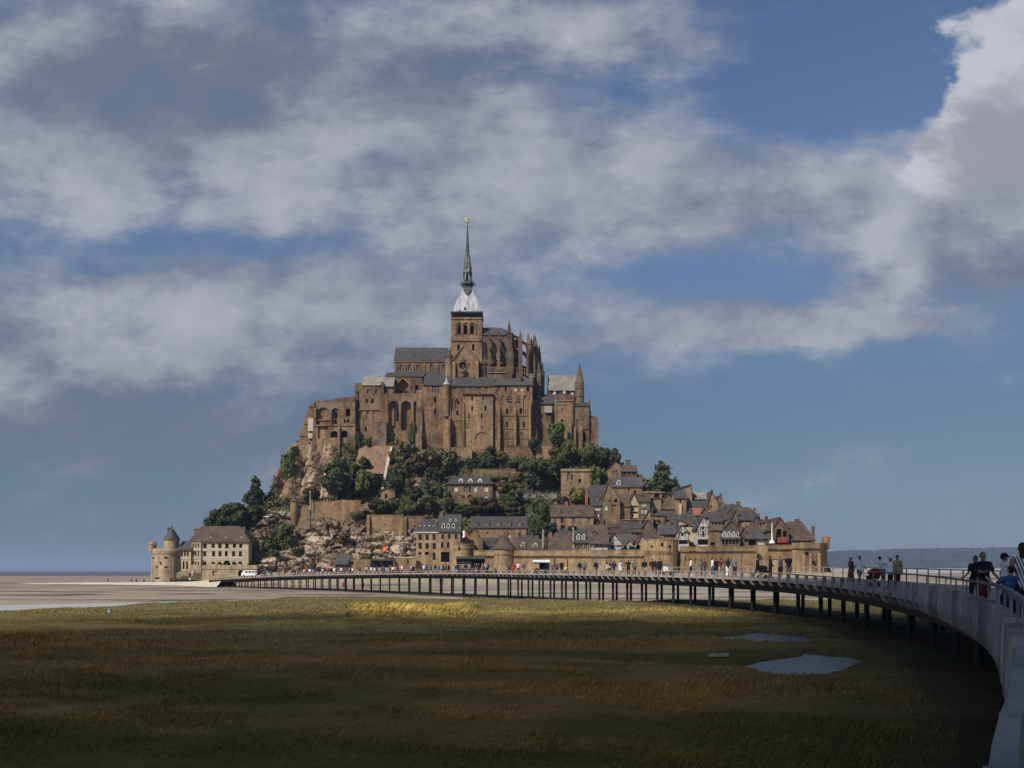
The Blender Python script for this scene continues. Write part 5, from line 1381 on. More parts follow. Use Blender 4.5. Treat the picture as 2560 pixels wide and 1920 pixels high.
house('narrow half-timbered facade with balconies under a slate gable', 1571, 1596, 1300, 1262, 1233, 'f', 9, 'cream', 'slate', Y=336, apex=(1585, 1234), win=[(1573, 1256 + 8, 1595, 1269, 0, 'd'), (1578, 1270, 1586, 1276, 0, 'h'), (1573, 1279, 1595, 1284, 0, 'd'), (1579, 1285, 1584, 1292, 0, 'h'), (1573, 1295, 1595, 1298, 0, 'd')], ov=.5, extra=8)
house('narrow brown house with white-framed windows on three floors', 1597, 1625, 1308, 1251, 1234, 'g', 9, 'housed', 'tile', Y=336.5, win=[(1603, 1256, 1615, 1266, 0, 'p'), (1602, 1272, 1608, 1284, 0, 'p'), (1610, 1272, 1617, 1284, 0, 'p'), (1603, 1288, 1609, 1298, 0, 'p'), (1612, 1290, 1616, 1296, 0, 'h')], dorm=[(1608, .4, 1.0, .9)], extra=8)
house('slate-roofed manor house with yellow stone wall, fourth tier up', 1532, 1606, 1248, 1214, 1192, 'g', 9, 'house', 'slateb', Y=343, win=[(1570, 1222, 1576, 1234, 0, 'b'), (1540, 1219, 1556, 1223, 0, 'p'), (1585, 1226, 1590, 1236, 0, 'h')], chim=[(1528, 1206, 4, 1.6, 6), (1603, 1189, 4, 1.4, 6)], dorm=[(1547, .1, 1.6, 1.8)], dwall='frame', extra=8)
house('topmost village house with a tan gable and two slit windows', 1521, 1556, 1196, 1172, 1153, 'f', 12, 'house', 'slate', Y=352, apex=(1538, 1154), win=[(1533, 1176, 1536, 1182, 1, 'h'), (1539.5, 1174, 1542.5, 1182, 1, 'h'), (1541, 1184, 1547, 1192, 1)], ov=.2)
house('dark brown house with square chimney behind the topmost gable', 1553, 1592, 1196, 1176, 1163, 'g', 9, 'housed', 'tile', Y=354, win=wg(1556, 1590, 1178, 1190, 3, 1, 5, 7, 0, 'h'), chim=[(1570, 1150, 4, 2.2, 4), (1591, 1174, 2, .9, 4)])
house('ruined garden house with pale stone piers below the abbey trees', 1404, 1476, 1262, 1178, 1172, 'l', 6, 'house', 'house', Y=341, win=[(1418, 1182, 1424, 1204, 0, 'b'), (1446, 1197, 1453, 1206, 0, 'h'), (1428, 1186, 1432, 1200, 0, 'h')], extra=4)
house('tan stone lodge with arched gateway beside the yellow-green tree', 1418, 1474, 1252, 1208, 1202, 'l', 5, 'house', 'rampd', Y=338, win=[(1424, 1214, 1441, 1228, 1, 'b')], extra=4)
ct, Yc_ = house('square stone church tower with a saddleback slate roof', 1687, 1716, 1292, 1243, 1227, 'g', 7, 'house', 'slate', Y=334, win=[(1699, 1246, 1703, 1258, 0, 'h')], name='church_tower', extra=8)
buttress(ct, 1697, 1703, 1259, 1292, Yc_, .9, 'cream', 3, .2, .4)
house('parish church nave with a tall gable roof behind its tower', 1688, 1730, 1262, 1226, 1213, 'f', 14, 'house', 'slate', Y=340, apex=(1727, 1213), win=(), name='church_nave', ov=.3)
house('church side aisle with a broad slate roof right of the tower', 1716, 1772, 1290, 1281, 1252, 'g', 10, 'housed', 'slate', Y=332, chim=[(1750, 1268, 2, 3.2, 2)], win=())
house('house with a tall tan gable end and pale grey roof', 1737, 1774, 1252, 1245, 1230, 'g', 9, 'house', 'lichen', Y=341, win=(), chim=[(1779, 1226, 3, 1.0, 5)])
house('tan stepped gable house on the upper right slope', 1768, 1796, 1276, 1262, 1229, 'f', 9, 'house', 'slate', Y=336, apex=(1779, 1230), win=[(1776, 1262.6, 1779, 1270, 0, 'h')], ov=.25)
house('house with orange tiled roof patches below the stepped gable', 1737, 1778, 1300, 1285, 1270, 'g', 8, 'housed', 'brick', Y=327, win=wg(1740, 1776, 1287, 1297, 4, 1, 5, 7, 0, 'h'))
house('house with shallow slate roof and white band below the church', 1762, 1798, 1306, 1290, 1279, 'g', 7, 'white', 'slateb', Y=325, win=[(1783, 1291, 1795, 1298, 0, 's'), (1766, 1292, 1774, 1299, 0, 'h')])
house('large grey hipped roof on the upper right of the village', 1796, 1868, 1296, 1281, 1261, 'h', 10, 'housed', 'slate', Y=332, r=(1799, 1848), chim=[(1808, 1256, 4), (1845, 1254, 5, 1.5, 3), (1830, 1260, 4)], dorm=[(1817, .3, 1.2, 1.0), (1832, .3, 1.2, 1.0)])
house('rounded slate roof of a house below the large hipped roof', 1798, 1830, 1318, 1299, 1281, 'h', 8, 'housed', 'slate', Y=324, r=(1806, 1822), win=[(1802, 1302, 1812, 1310, 0, 'h')])
house('narrow grey gabled house with stone chimney in the right cluster', 1828, 1846, 1320, 1298, 1278, 'f', 8, 'housed', 'slate', Y=322, win=[(1834, 1302, 1839, 1312, 0, 'g')], chim=[(1844, 1276, 2, .9, 4)])
house('house with a broad light grey roof over a dark wall', 1846, 1886, 1316, 1297, 1281, 'g', 8, 'housed', 'slate', Y=323, win=wg(1850, 1884, 1300, 1314, 3, 1, 8, 9, 0, 'h'))
house('brown-roofed house stepping down at the village edge', 1852, 1880, 1284, 1277, 1268, 'g', 7, 'housed', 'tile', Y=330, win=())
house('small slate house with two chimneys near the right edge', 1888, 1908, 1322, 1306, 1296, 'h', 6, 'white', 'slate', Y=322, chim=[(1897, 1290, 2, .9, 4)], win=[(1890, 1307, 1898, 1315, 0, 'g')])
house('tan house with brown roof and single chimney left of the tavern', 1904, 1930, 1320, 1306, 1298, 'g', 7, 'house', 'tile', Y=323, win=())
house('dark green lean-to roof below the church tower', 1625, 1684, 1298, 1287, 1271, 'l', 9, 'housed', 'slateb', Y=330, win=wg(1630, 1680, 1288.5, 1297, 4, 1, 8, 6, 0, 'h'))
house('tan house with a wide arched doorway below the church', 1628, 1662, 1318, 1289, 1286, 'l', 7, 'house', 'tile', Y=328, win=[(1638, 1301, 1651, 1309, 1, 'h')])
house('brown hipped roof between church tower and tan arch', 1656, 1694, 1286, 1272, 1246, 'h', 9, 'housed', 'tile', Y=333, r=(1660, 1680), win=(), dorm=[(1671, .2, 1.4, 1.0)])
house('reddish stone house with a white gable patch below the dark conifer', 1625, 1653, 1276, 1246, 1244, 'l', 7, 'house', 'tile', Y=338, win=[(1633, 1267, 1640, 1272, 0, 'p'), (1628, 1236 + 12, 1634, 1253, 0, 'h')])
house('small ruin with roofless tan walls beside the dark conifer', 1610, 1655, 1262, 1232, 1228, 'l', 5, 'house', 'house', Y=342, win=[(1636, 1234, 1648, 1246, 0, 'h'), (1614, 1238, 1622, 1258, 1, 'h')])
house('grey pyramid-roofed pavilion below the dark conifer', 1607, 1632, 1228, 1217, 1206, 'h', 6, 'housed', 'slate', Y=345, win=wg(1609, 1630, 1218.6, 1226, 2, 1, 6, 6, 0, 'h'))
house('low brown roof with a white wall edge in the middle terraces', 1505, 1548, 1334, 1316, 1306, 'g', 7, 'housed', 'tile', Y=326, win=[(1512, 1317.6, 1518, 1325, 0, 'p')])
house('tan retaining house with small evergreen on its terrace', 1550, 1646, 1318, 1300, 1298, 'l', 4, 'house', 'rampd', Y=330, win=[(1556, 1303, 1560, 1310, 0, 'h')])
# in-between houses of the stacked village, each told apart by its roof, wall and place
for lab, a, b, ba, ea, ri, kd, wl, rf, Y, ap_, ch_ in (
    ('small brown gable squeezed between bow-windowed house and long brown roof', 1486, 1512, 1338, 1318, 1302, 'f', 'housed', 'tile', 326, (1499, 1303), 1506),
    ('dark slate roof tucked left of the half-timbered facade', 1550, 1574, 1340, 1322, 1308, 'g', 'housed', 'slate', 327, None, 1556),
    ('low stone house with slate roof below the timbered facade', 1574, 1606, 1336, 1318, 1304, 'g', 'house', 'slate', 328, None, 1601),
    ('brown gable below the small evergreen', 1606, 1634, 1338, 1318, 1300, 'f', 'housed', 'tile', 327, (1619, 1301), 1630),
    ('narrow tan gable left of the tan arched doorway', 1612, 1632, 1316, 1296, 1276, 'f', 'house', 'tile', 331, (1622, 1277), 1628),
    ('slate roof with chimney between church tower and arch', 1662, 1692, 1312, 1296, 1282, 'g', 'housed', 'slate', 327, None, 1688),
    ('brown roof behind the white-shuttered house', 1700, 1730, 1322, 1310, 1296, 'g', 'house', 'tile', 320, None, 1726),
    ('grey gable above the tall half-timbered house', 1748, 1776, 1306, 1290, 1270, 'f', 'housed', 'slate', 327, (1762, 1271), 1770),
    ('tan house with slate roof behind the plain tan gable', 1776, 1806, 1318, 1302, 1288, 'g', 'house', 'slate', 322, None, 1800),
    ('brown double-pitched roof above the glazed dormers', 1812, 1842, 1306, 1290, 1270, 'f', 'housed', 'tile', 327, (1827, 1272), 1836),
    ('grey house right of the broad light grey roof', 1880, 1900, 1326, 1308, 1290, 'f', 'housed', 'slate', 321, (1890, 1291), 1896),
    ('brown shed roof behind the pyramid-roofed shop', 1874, 1910, 1340, 1328, 1314, 'g', 'housed', 'tile', 316, None, 1880),
    ('slate house at the edge of the skyline steps', 1868, 1892, 1300, 1286, 1276, 'g', 'housed', 'slate', 327, None, 1886),
    ('brown gable on the skyline left of the stepped roofs', 1786, 1806, 1268, 1254, 1240, 'f', 'house', 'tile', 338, (1796, 1241), 1802),
    ('small stone gable under the big dark conifer', 1656, 1684, 1264, 1250, 1236, 'f', 'housed', 'slate', 341, (1670, 1237), 1680),
    ('stone cottage between red brick chimney and bow windows', 1468, 1486, 1300, 1276, 1256, 'f', 'house', 'slate', 334, (1477, 1257), 1483),
    ('brown lean cottage above the glazed grey dormers', 1440, 1470, 1346, 1332, 1320, 'g', 'housed', 'tile', 318, None, 1464),
    ('stone cottage behind the two tall pale chimneys', 1390, 1424, 1346, 1334, 1324, 'g', 'house', 'slate', 317, None, 1400),
    ('brown roof behind the white dormers by the cone-roofed tower', 1300, 1346, 1362, 1352, 1338, 'g', 'house', 'slate', 312, None, 1330)):
    house(lab, a, b, ba, ea, ri, kd, 7, wl, rf, wg(a + 2, b - 2, ea + 2, ba - 3, max(2, int((b - a) / 9)), 1, 4, 6.5, 0, 's'), [(ch_, ri - 5, 3, .9, 4)], (), Y, ap_)
# the presbytery among the trees
house('cream villa with slate hipped roof and three round dormers among the trees', 1120, 1231, 1246, 1209, 1192, 'h', 10, 'house', 'slate', Y=341, name='villa', r=(1134, 1217), extra=8, ov=.7,
      win=[(1133, 1216, 1145, 1229, 0, 'p'), (1159, 1216, 1168, 1229, 0, 'g'), (1172, 1216, 1178, 1230, 0, 'd'), (1183, 1216, 1192, 1229, 0, 'p'), (1208, 1216, 1220, 1229, 0, 'p'), (1168, 1237, 1184, 1245, 1, 'h'), (1207, 1238, 1220, 1244, 1, 'p')],
      dorm=[(1152, .05, 1.8, 1.5), (1176, .05, 1.8, 1.5), (1200, .05, 1.8, 1.5)], dsty='round', dwall='frame')

# ---------------------------------------------------------------- western end: round fort, inn, walls
Yf = 300
r, x, y, rr = drum('round_fort', 'stout round stone fort at the left end with a cone-roofed lantern tower', 'tower', 404, 39.5, Yf, [(1.06, 1466), (1.03, 1440), (.985, 1386)], 'fort', 36, base=1458)
mb = MB(); mb.lathe(x, y, [(rr * .97, zw(1388, Yf)), (rr * 1.02, zw(1384, Yf)), (rr * 1.02, zw(1377, Yf)), (rr * .97, zw(1371, Yf)), (rr * .8, zw(1371, Yf)), (rr * .8, zw(1380, Yf))], 36); mb.obj('parapet', 'fort', r)
mb = MB(); mb.lathe(x + 1.3, y, [(rr * .475, zw(1385, Yf)), (rr * .46, zw(1347, Yf))], 24); mb.obj('lantern_tower', 'fort', r)
mb = MB(); mb.lathe(x + 1.3, y, [(rr * .53, zw(1348, Yf)), (rr * .5, zw(1346, Yf)), (rr * .22, zw(1327, Yf)), (rr * .04, zw(1317, Yf)), (.03, zw(1307, Yf))], 24); mb.obj('cone_roof', 'slateb', r)
mb = MB(); mb.lathe(xw(371.5, Yf), y - 2.5, [(1.35, zw(1380, Yf)), (1.4, zw(1362, Yf)), (1.6, zw(1360.5, Yf)), (1.3, zw(1357, Yf)), (.2, zw(1350.5, Yf))], 14); mb.obj('watch_turret', 'fort', r)
chimney(r, 422, 1319, y, .8, 3.5, 'slateb', .7, 0)
for px, t, b, w in ((379.5, 1393, 1397, 1.1), (414, 1392, 1396, 1.1), (391, 1416, 1419.5, 1.0), (414.5, 1416, 1419.5, 1.2), (402, 1404, 1412, .5), (393, 1443, 1447, 1.8), (378.5, 1451, 1461, .8)):
    ang = math.degrees(math.asin(max(-1, min(1, (px - 404) / 40.2))))
    drum_hole(r, x, y, rr * (.995 if b < 1425 else 1.025), ang, zw(b, Yf), zw(t, Yf), w)
inn = root_at('inn', 'white rendered inn with big brown hipped roof and dark shutters near the fort', 'hotel', 552, 1432, 305)
iops = [(a, 1358, a + 9, 1371, 1, 's') for a in (508, 545, 563)] + [(a, 1359, a + 8, 1370, 0, 's') for a in (529, 582, 598)] + \
       [(a, 1378, a + 8, 1391, 0, 's') for a in (508, 530, 546, 580, 597)] + [(562, 1378, 569, 1391, 0, 'h')] + \
       [(507, 1404, 516, 1418, 0, 's'), (528, 1404, 538, 1410, 1, 's'), (545, 1404, 554, 1411, 1, 'h'), (558, 1401, 576, 1416, 1, 'h'), (580, 1404, 590, 1411, 1, 'h'), (595, 1403, 606, 1410, 1, 's')]
front(inn, 503, 621, 1354, 1436, 305, 11, iops, 'cream', extra=5, frame='shutter')
roof_hip(inn, 479, 622, 1353, 1315, 305, 11, 'tile', .8, r0=503, r1=600)
for yy in (1372.5, 1375.5, 1394.5, 1398): string_course(inn, 503, 621, yy, 305, .16, .12, 'frame')
front(inn, 479, 502, 1354, 1440, 304.4, 8, wg(480, 499, 1357, 1371, 3, 1, 3.6, 11, 0, 'g') + wg(480, 499, 1377, 1392, 3, 1, 3.4, 13, 0, 's') + wg(480, 499, 1402, 1418, 3, 1, 3.4, 13, 0, 's'), 'cream', 'bay_wall', extra=4)
for yy in (1374.5, 1394.5): string_course(inn, 479, 502, yy, 304.4, .35, .2, 'white')
chimney(inn, 490, 1322, 310, 1.3, 6, 'housed'); chimney(inn, 610, 1318, 309, 1.2, 6, 'housed')
for p in (524, 561.5, 601): dormer(inn, p, .12, 305, 11, 1353, 1315, 1.0, 1.0, 'frame', 'tile')
an = root_at('inn_annex', 'narrow white annex with tall dark windows between the fort and the inn', 'house', 460, 1438, 304)
front(an, 442, 477, 1374, 1440, 303.5, 8, wg(444, 473, 1377, 1392, 4, 1, 4.6, 13, 0, 's') + wg(446, 472, 1402, 1424, 3, 1, 5, 20, 0, 's'), 'cream', extra=4)
string_course(an, 442, 477, 1396, 303.5, .4, .2, 'white')
slab([(302.8, zw(1375, 303)), (302.8, zw(1373.5, 303)), (309, zw(1353, 309)), (309, zw(1356, 309))], 'x', xw(441, 303), xw(478, 303), an, 'slateb', 'roof')
fw = root_at('forecourt_wall', 'long sunlit stone forecourt wall in front of the inn', 'wall', 570, 1446, 299)
front(fw, 505, 642, 1413, 1448, 299, 1.2, [(531, 1427, 544, 1440, 0, 'b'), (595, 1425, 608, 1440, 1, 'h')], 'fort', extra=3)
string_course(fw, 505, 642, 1421, 299, .25, .2, 'fort', 'coping')
gw = root_at('entrance_arch', 'low stone entrance arch building at the foot of the round fort', 'building', 458, 1452, 300)
front(gw, 441, 472, 1432, 1456, 300, 3, (), 'fort', extra=3, gable=(458, 1426)); buttress(gw, 480, 486, 1426, 1456, 302, 1.5, 'fort', 2, 1, 2)
gv = root_at('gate_passage', 'stone gate passage with dark pointed doorway left of the inn', 'building', 484, 1448, 302)
front(gv, 474, 503, 1412, 1452, 302, 2, [(480, 1427, 488, 1441, 2, 'h')], 'fort', extra=3)
# mid-slope walls
r = root_at('garden_rampart', 'tan rampart wall with a small cone-capped turret across the rocky slope', 'wall', 800, 1310, 329)
mb = MB()
Lw = [(738, 1262, 1318), (775, 1264, 1318), (778, 1256, 1312), (826, 1254, 1300), (860, 1250, 1290), (902, 1252, 1284)]
for (a, t, b), (c, t2, b2) in zip(Lw, Lw[1:]):
    if c - a < 5: continue
    mb.hull([P(a, b, 329) - Z * 3, P(c, b2, 329) - Z * 3, P(c, b2, 333) - Z * 3, P(a, b, 333) - Z * 3], [P(a, t, 329.5), P(c, t2, 329.5), P(c, t2, 333), P(a, t, 333)])
mb.obj('wall', 'rampd', r)
mb = MB()
for px in np.arange(778, 900, 7.5):
    mb.box(xw(px, 329.5), xw(px + 4.4, 329.5), 329.6, 330.4, zw(1256, 329), zw(1250 + 1.5 * math.sin(px), 329))
mb.obj('merlons', 'rampd', r)
mb = MB(); xt = xw(736, 329); mb.lathe(xt, 329, [(.8, zw(1310, 329)), (1.1, zw(1296, 329)), (1.65, zw(1278, 329)), (1.65, zw(1256, 329)), (1.9, zw(1253, 329))], 14); mb.obj('turret', 'house', r)
mb = MB(); mb.lathe(xt, 329, [(2.05, zw(1253, 329)), (.8, zw(1245, 329)), (.08, zw(1236, 329))], 14); mb.obj('turret_roof', 'slateb', r)
for a, b, t, bb, lab, Y in ((918, 1008, 1287, 1348, 'big plain brown retaining wall above the boulders', 322), (1010, 1062, 1290, 1340, 'brown retaining wall rising behind the left hotel roof', 322.6)):
    r = root_at('retaining_wall', lab, 'wall', (a + b) / 2, bb, Y, 'retaining walls on the slope')
    front(r, a, b, t, bb, Y, 3, [((a + b) / 2 - 3, t + 24, (a + b) / 2 + 3, t + 26.5, 0, 'h')], 'rampd', extra=6)
    string_course(r, a, b, t, Y, .3, .2, 'rampd', 'coping')
    buttress(r, a, a + 7, t + 2, bb, Y, .8, 'rampd', 4, .8, .5)
for a, b, t, bb, lab, Y, mt in ((1182, 1290, 1172, 1184, 'sunlit terrace wall above the cream villa', 352, 'house'), (1150, 1186, 1244, 1262, 'stone terrace wall below the cream villa', 338, 'house'),
        (1232, 1275, 1226, 1234, 'low pale terrace wall right of the cream villa', 343, 'lichen'), (1300, 1392, 1234, 1238, 'long pale ledge under the dark pines', 342, 'lichen'),
        (1128, 1180, 1118, 1132, 'rough retaining wall at the foot of the middle abbey lodging', 362, 'abbeyl'), (1340, 1380, 1112, 1134, 'tan garden wall block beside the round black bush', 361, 'house'),
        (1260, 1332, 1116, 1128, 'rough terrace wall under the right-hand abbey lodging', 362, 'abbey')):
    r = root_at('terrace_wall', lab, 'wall', (a + b) / 2, bb, Y, 'terrace walls'); front(r, a, b, t, bb, Y - 1.5, 2.5, (), mt, extra=4); string_course(r, a, b, t, Y - 1.5, .25, .15, mt, 'coping')
r = root_at('garden_chapel', 'small white-roofed shelter on the rock spur above the inn', 'building', 664, 1300, 331)
front(r, 657, 672, 1292, 1302, 329.5, 4, [(660, 1295, 665, 1301, 0, 'h')], 'white', extra=4); slab([(329, zw(1292.3, 329)), (329, zw(1291, 329)), (334, zw(1286.5, 334)), (334, zw(1289, 334))], 'x', xw(656, 329), xw(673, 329), r, 'van')
r = root_at('stone_hut', 'small reddish stone hut at the lower end of the pale ramp', 'building', 975, 1245, 338)
front(r, 953, 987, 1228, 1252, 338, 5, [(962, 1234, 968, 1246, 0, 'h')], 'house', extra=4, gable=(968, 1221)); roof_front(r, 953, 987, 1228, (968, 1221), 338, 5, 'tile', .25)

# ---------------------------------------------------------------- arrivals area

hb = root_at('hut', 'hut with a steep grey slate roof among the rocks behind the crowd', 'hut', 856, 1422, 297)
front(hb, 838, 872, 1409, 1430, 297, 5, (), 'housed', extra=2, cap=True)
mb = MB(); mb.hull([P(835, 1410, 296.2), P(869, 1410, 296.2), P(869, 1411.5, 296.2), P(835, 1411.5, 296.2)], [P(842, 1386, 301), P(876, 1386, 301), P(876, 1388, 301), P(842, 1388, 301)]); mb.obj('roof', 'slateb', hb)
h2 = root_at('hut', 'low brown flat-roofed hut between the slate hut and the glass shelter', 'hut', 905, 1422, 298)
front(h2, 884, 926, 1398, 1432, 298, 4, (), 'rampd', extra=2)
sh = root_at('bus_shelter', 'dark glass shelter with flat grey roof behind the crowd', 'shelter', 956, 1424, 296)
mb = MB(); mb.box(xw(928, 296), xw(984, 296), 295.4, 299, zw(1400.5, 296), zw(1397, 296)); mb.obj('roof', 'slateb', sh)
for a, b in ((930, 953), (955, 982)):
    mb = MB(); mb.quad(P(a, 1422, 298), P(b, 1422, 298), P(b, 1401, 298), P(a, 1401, 298)); mb.obj('glass_panel', 'glass', sh)
for px in (929, 954, 983):
    mb = MB(); mb.bar(P(px, 1432, 296), P(px, 1400, 296), .22); mb.obj('post', 'black', sh)
mb = MB(); mb.box(xw(932, 297), xw(980, 297), 297, 297.5, zw(1423, 297), zw(1419, 297)); mb.obj('bench', 'wood', sh)
r = root_at('parapet_wall', 'tan parapet wall with pale coping right of the glass shelter', 'wall', 1012, 1430, 297)
front(r, 986, 1040, 1392, 1436, 297.5, 1.2, [(1018, 1398, 1022, 1410, 0, 'b')], 'house', extra=3); string_course(r, 986, 1040, 1393, 297.5, .3, .2, 'path', 'coping')
kb = root_at('kiosk', 'black kiosk with sloping grey roof by the gate', 'kiosk', 1177, 1424, 289)
front(kb, 1141, 1212, 1397, 1428, 289, 4, [(1144, 1400, 1172, 1417, 0, 'g'), (1180, 1399, 1210, 1419, 0, 'h')], 'black', extra=1)
slab([(288, zw(1397, 288)), (288, zw(1393.6, 288)), (294, zw(1391, 294)), (294, zw(1394, 294))], 'x', xw(1139, 289), xw(1214, 289), kb, 'slateb')
r = root_at('tarpaulin', 'crumpled orange tarpaulin on the boulders above the shelter', 'tarpaulin', 962, 1376, 312)
mb = MB(); q = [(956, 1378), (957, 1368), (962, 1363), (968, 1364), (970, 1370), (964, 1374), (961, 1379)]
mb.hull([P(a, b, 306.4 + .5 * (i % 2)) for i, (a, b) in enumerate(q)], [P(a, b, 309.5) for a, b in q]); mb.obj('sheet', 'orange', r)
# white minibus by the inn
vn = root_at('minibus', 'white minibus parked before the inn, partly hidden by the crowd', 'minibus', 625, 1440, 288)
mb = MB(); x0, x1 = xw(606, 288), xw(641, 288); z = zw(1442, 288) + .3
mb.hull([(x0, 286.6, z), (x1, 286.6, z), (x1, 288.6, z), (x0, 288.6, z)], [(x0 + .1, 286.6, z + 1.1), (x1, 286.6, z + 1.1), (x1, 288.6, z + 1.1), (x0 + .1, 288.6, z + 1.1)])
mb.hull([(x0 + .1, 286.6, z + 1.1), (x1, 286.6, z + 1.1), (x1, 288.6, z + 1.1), (x0 + .1, 288.6, z + 1.1)], [(x0 + 1.2, 286.75, z + 2.0), (x1 - .1, 286.75, z + 2.0), (x1 - .1, 288.45, z + 2.0), (x0 + 1.2, 288.45, z + 2.0)]); mb.obj('body', 'van', vn)
for k in range(3):
    mb = MB(); a = x0 + 1.3 + k * 1.25; mb.quad((a, 286.58, z + 1.15), (a + 1.05, 286.58, z + 1.15), (a + 1.0, 286.70, z + 1.8), (a + (.3 if k == 0 else .05), 286.70, z + 1.8)); mb.obj('window', 'glass', vn)
for a in (x0 + 1, x1 - 1):
    mb = MB(); vs = [(a + .36 * math.cos(t), 286.55, z + .36 * math.sin(t)) for t in np.linspace(0, 2 * math.pi, 15)[:-1]]; mb.hull(vs, [(v[0], 286.8, v[2]) for v in vs]); mb.obj('wheel', 'tyre', vn)
# flagpole and lamp poles
r = root_at('flagpole', 'white flagpole with a wide foot beside the tavern', 'flagpole', 1930, 1362, 303)
mb = MB(); mb.lathe(xw(1930, 303), 303, [(1.1, zw(1358, 303)), (.9, zw(1353, 303)), (.32, zw(1350, 303)), (.2, zw(1330, 303)), (.14, zw(1307, 303))], 10); mb.obj('mast', 'van', r)
for px, t, b, Y, lab in ((1357.5, 1330, 1378, 304, 'thin white lamp post rising over the rampart by a tall chimney'), (775.5, 1232, 1262, 328, 'slim pale post on the garden rampart near the turret'), (1433, 1324, 1376, 304, 'pale post against the slate house with glazed dormers')):
    r = root_at('lamp_post', lab, 'lamp post', px, b, Y)
    mb = MB(); mb.lathe(xw(px, Y), Y, [(.2, zw(b, Y) - 2), (.16, zw(b, Y)), (.11, zw(t, Y))], 8); mb.obj('pole', 'frame', r)
    mb = MB(); mb.lathe(xw(px, Y), Y, [(.1, zw(t, Y)), (.3, zw(t, Y) + .25), (.26, zw(t, Y) + .55), (.05, zw(t, Y) + .75)], 8); mb.obj('lamp', 'frame', r)
# pale causeway running from the bridge end to the fort
mb = MB(); pr = None
for x, y, z, w in ((-84, 236, 2.15, 4), (-92, 245, 1.7, 4), (-103, 256, 1.1, 4), (-124, 270, .75, 4), (-148, 284, .5, 4), (-178, 292, .1, 3)):
    cur = [(x, y - w - z * 2.4, -.3), (x, y - w, z), (x, y + w, z), (x, y + w + z * 2, -.3)]
    if pr: mb.hull(pr, cur, caps=False)
    pr = cur
tag(mb.obj('causeway', 'path'), kind='structure')
# ---------------------------------------------------------------- trees and shrubs
def leaf_mat(name, a, b, rnd=.25):
    m = bpy.data.materials.new(name); m.use_nodes = True
    t = E.tree = m.node_tree
    bs = t.nodes['Principled BSDF']
    bs.inputs['Roughness'].default_value = .8; bs.inputs['Specular IOR Level'].default_value = .15
    g = t.nodes.new('ShaderNodeNewGeometry'); oi = t.nodes.new('ShaderNodeObjectInfo')
    n = nz(E(g.outputs['Position']), .45, 4, .7)
    c = mixc(n.smooth(.3, .7), a, b)
    c = mixc(1.0, c, mixc(E(oi.outputs['Random']), (1 - rnd,) * 3, (1 + rnd,) * 3), 'MULTIPLY')
    t.links.new(c.k, bs.inputs['Base Color'])
    return m
M['leaf'] = leaf_mat('broadleaf_foliage', (0.05, 0.064, 0.021), (0.115, 0.12, 0.04))
M['leafd'] = leaf_mat('dark_evergreen_foliage', (0.026, 0.038, 0.016), (0.062, 0.076, 0.029))
M['leafb'] = leaf_mat('brownish_foliage', (0.07, 0.056, 0.026), (0.13, 0.105, 0.044))
M['leafp'] = leaf_mat('copper_foliage', (.042, .028, .024), (.070, .046, .036))
M['leafy'] = leaf_mat('yellow_green_foliage', (.105, .098, .026), (.165, .145, .045))
M['leafg'] = leaf_mat('fresh_green_foliage', (0.056, 0.084, 0.022), (0.1, 0.135, 0.038))

def leaf_cards(centres, nrm, size, seed, aspect=1.7):
    """one bent card (two triangles pairs) per centre, loosely facing nrm"""
    r = np.random.default_rng(seed)
    n = len(centres)
    d = nrm + r.normal(0, .55, (n, 3)); d /= np.linalg.norm(d, axis=1)[:, None]
    a = np.cross(d, r.normal(0, 1, (n, 3))); a /= np.linalg.norm(a, axis=1)[:, None]
    b = np.cross(d, a)
    s = size * r.uniform(.6, 1.4, (n, 1))
    v = np.stack([centres - a * s * aspect * .5, centres + b * s * .5 - d * s * .12, centres + a * s * aspect * .5, centres - b * s * .5 - d * s * .12], 1)
    return v.reshape(-1, 3), np.arange(n * 4).reshape(n, 4)

def crown_mesh(name, blobs_, n, size, seed, solid=.45):
    """blobs_: (x, y, z, rx, ry, rz) clumps; cards mostly near the clump surfaces"""
    r = np.random.default_rng(seed)
    w = np.array([b[3] * b[4] + b[5] * b[3] for b in blobs_]); w = w / w.sum()
    k = r.choice(len(blobs_), n, p=w)
    B = np.array(blobs_)[k]
    d = r.normal(0, 1, (n, 3)); d /= np.linalg.norm(d, axis=1)[:, None]
    rad = 1 - np.abs(r.normal(0, .16, (n, 1))) + r.normal(0, .05, (n, 1))
    c = B[:, :3] + d * rad * B[:, 3:6]
    v, f = leaf_cards(c, d, size, seed + 1)
    me = bpy.data.meshes.new(name)
    vs, fs = v.tolist(), f.tolist()
    for b in blobs_:                   # dim cores so that crowns are not see-through everywhere
        k0 = len(vs); ph = r.uniform(0, 6)
        for j in range(5):
            for i in range(8):
                a, e = 2 * math.pi * i / 8 + ph, -math.pi / 2 + math.pi * (j + .5) / 5
                q = .74 + r.uniform(-.10, .10)
                vs.append([b[0] + b[3] * q * math.cos(a) * math.cos(e), b[1] + b[4] * q * math.sin(a) * math.cos(e), b[2] + b[5] * q * math.sin(e)])
        for j in range(4):
            for i in range(8): fs.append([k0 + j * 8 + i, k0 + j * 8 + (i + 1) % 8, k0 + (j + 1) * 8 + (i + 1) % 8, k0 + (j + 1) * 8 + i])
    me.from_pydata(vs, [], fs)
    return me

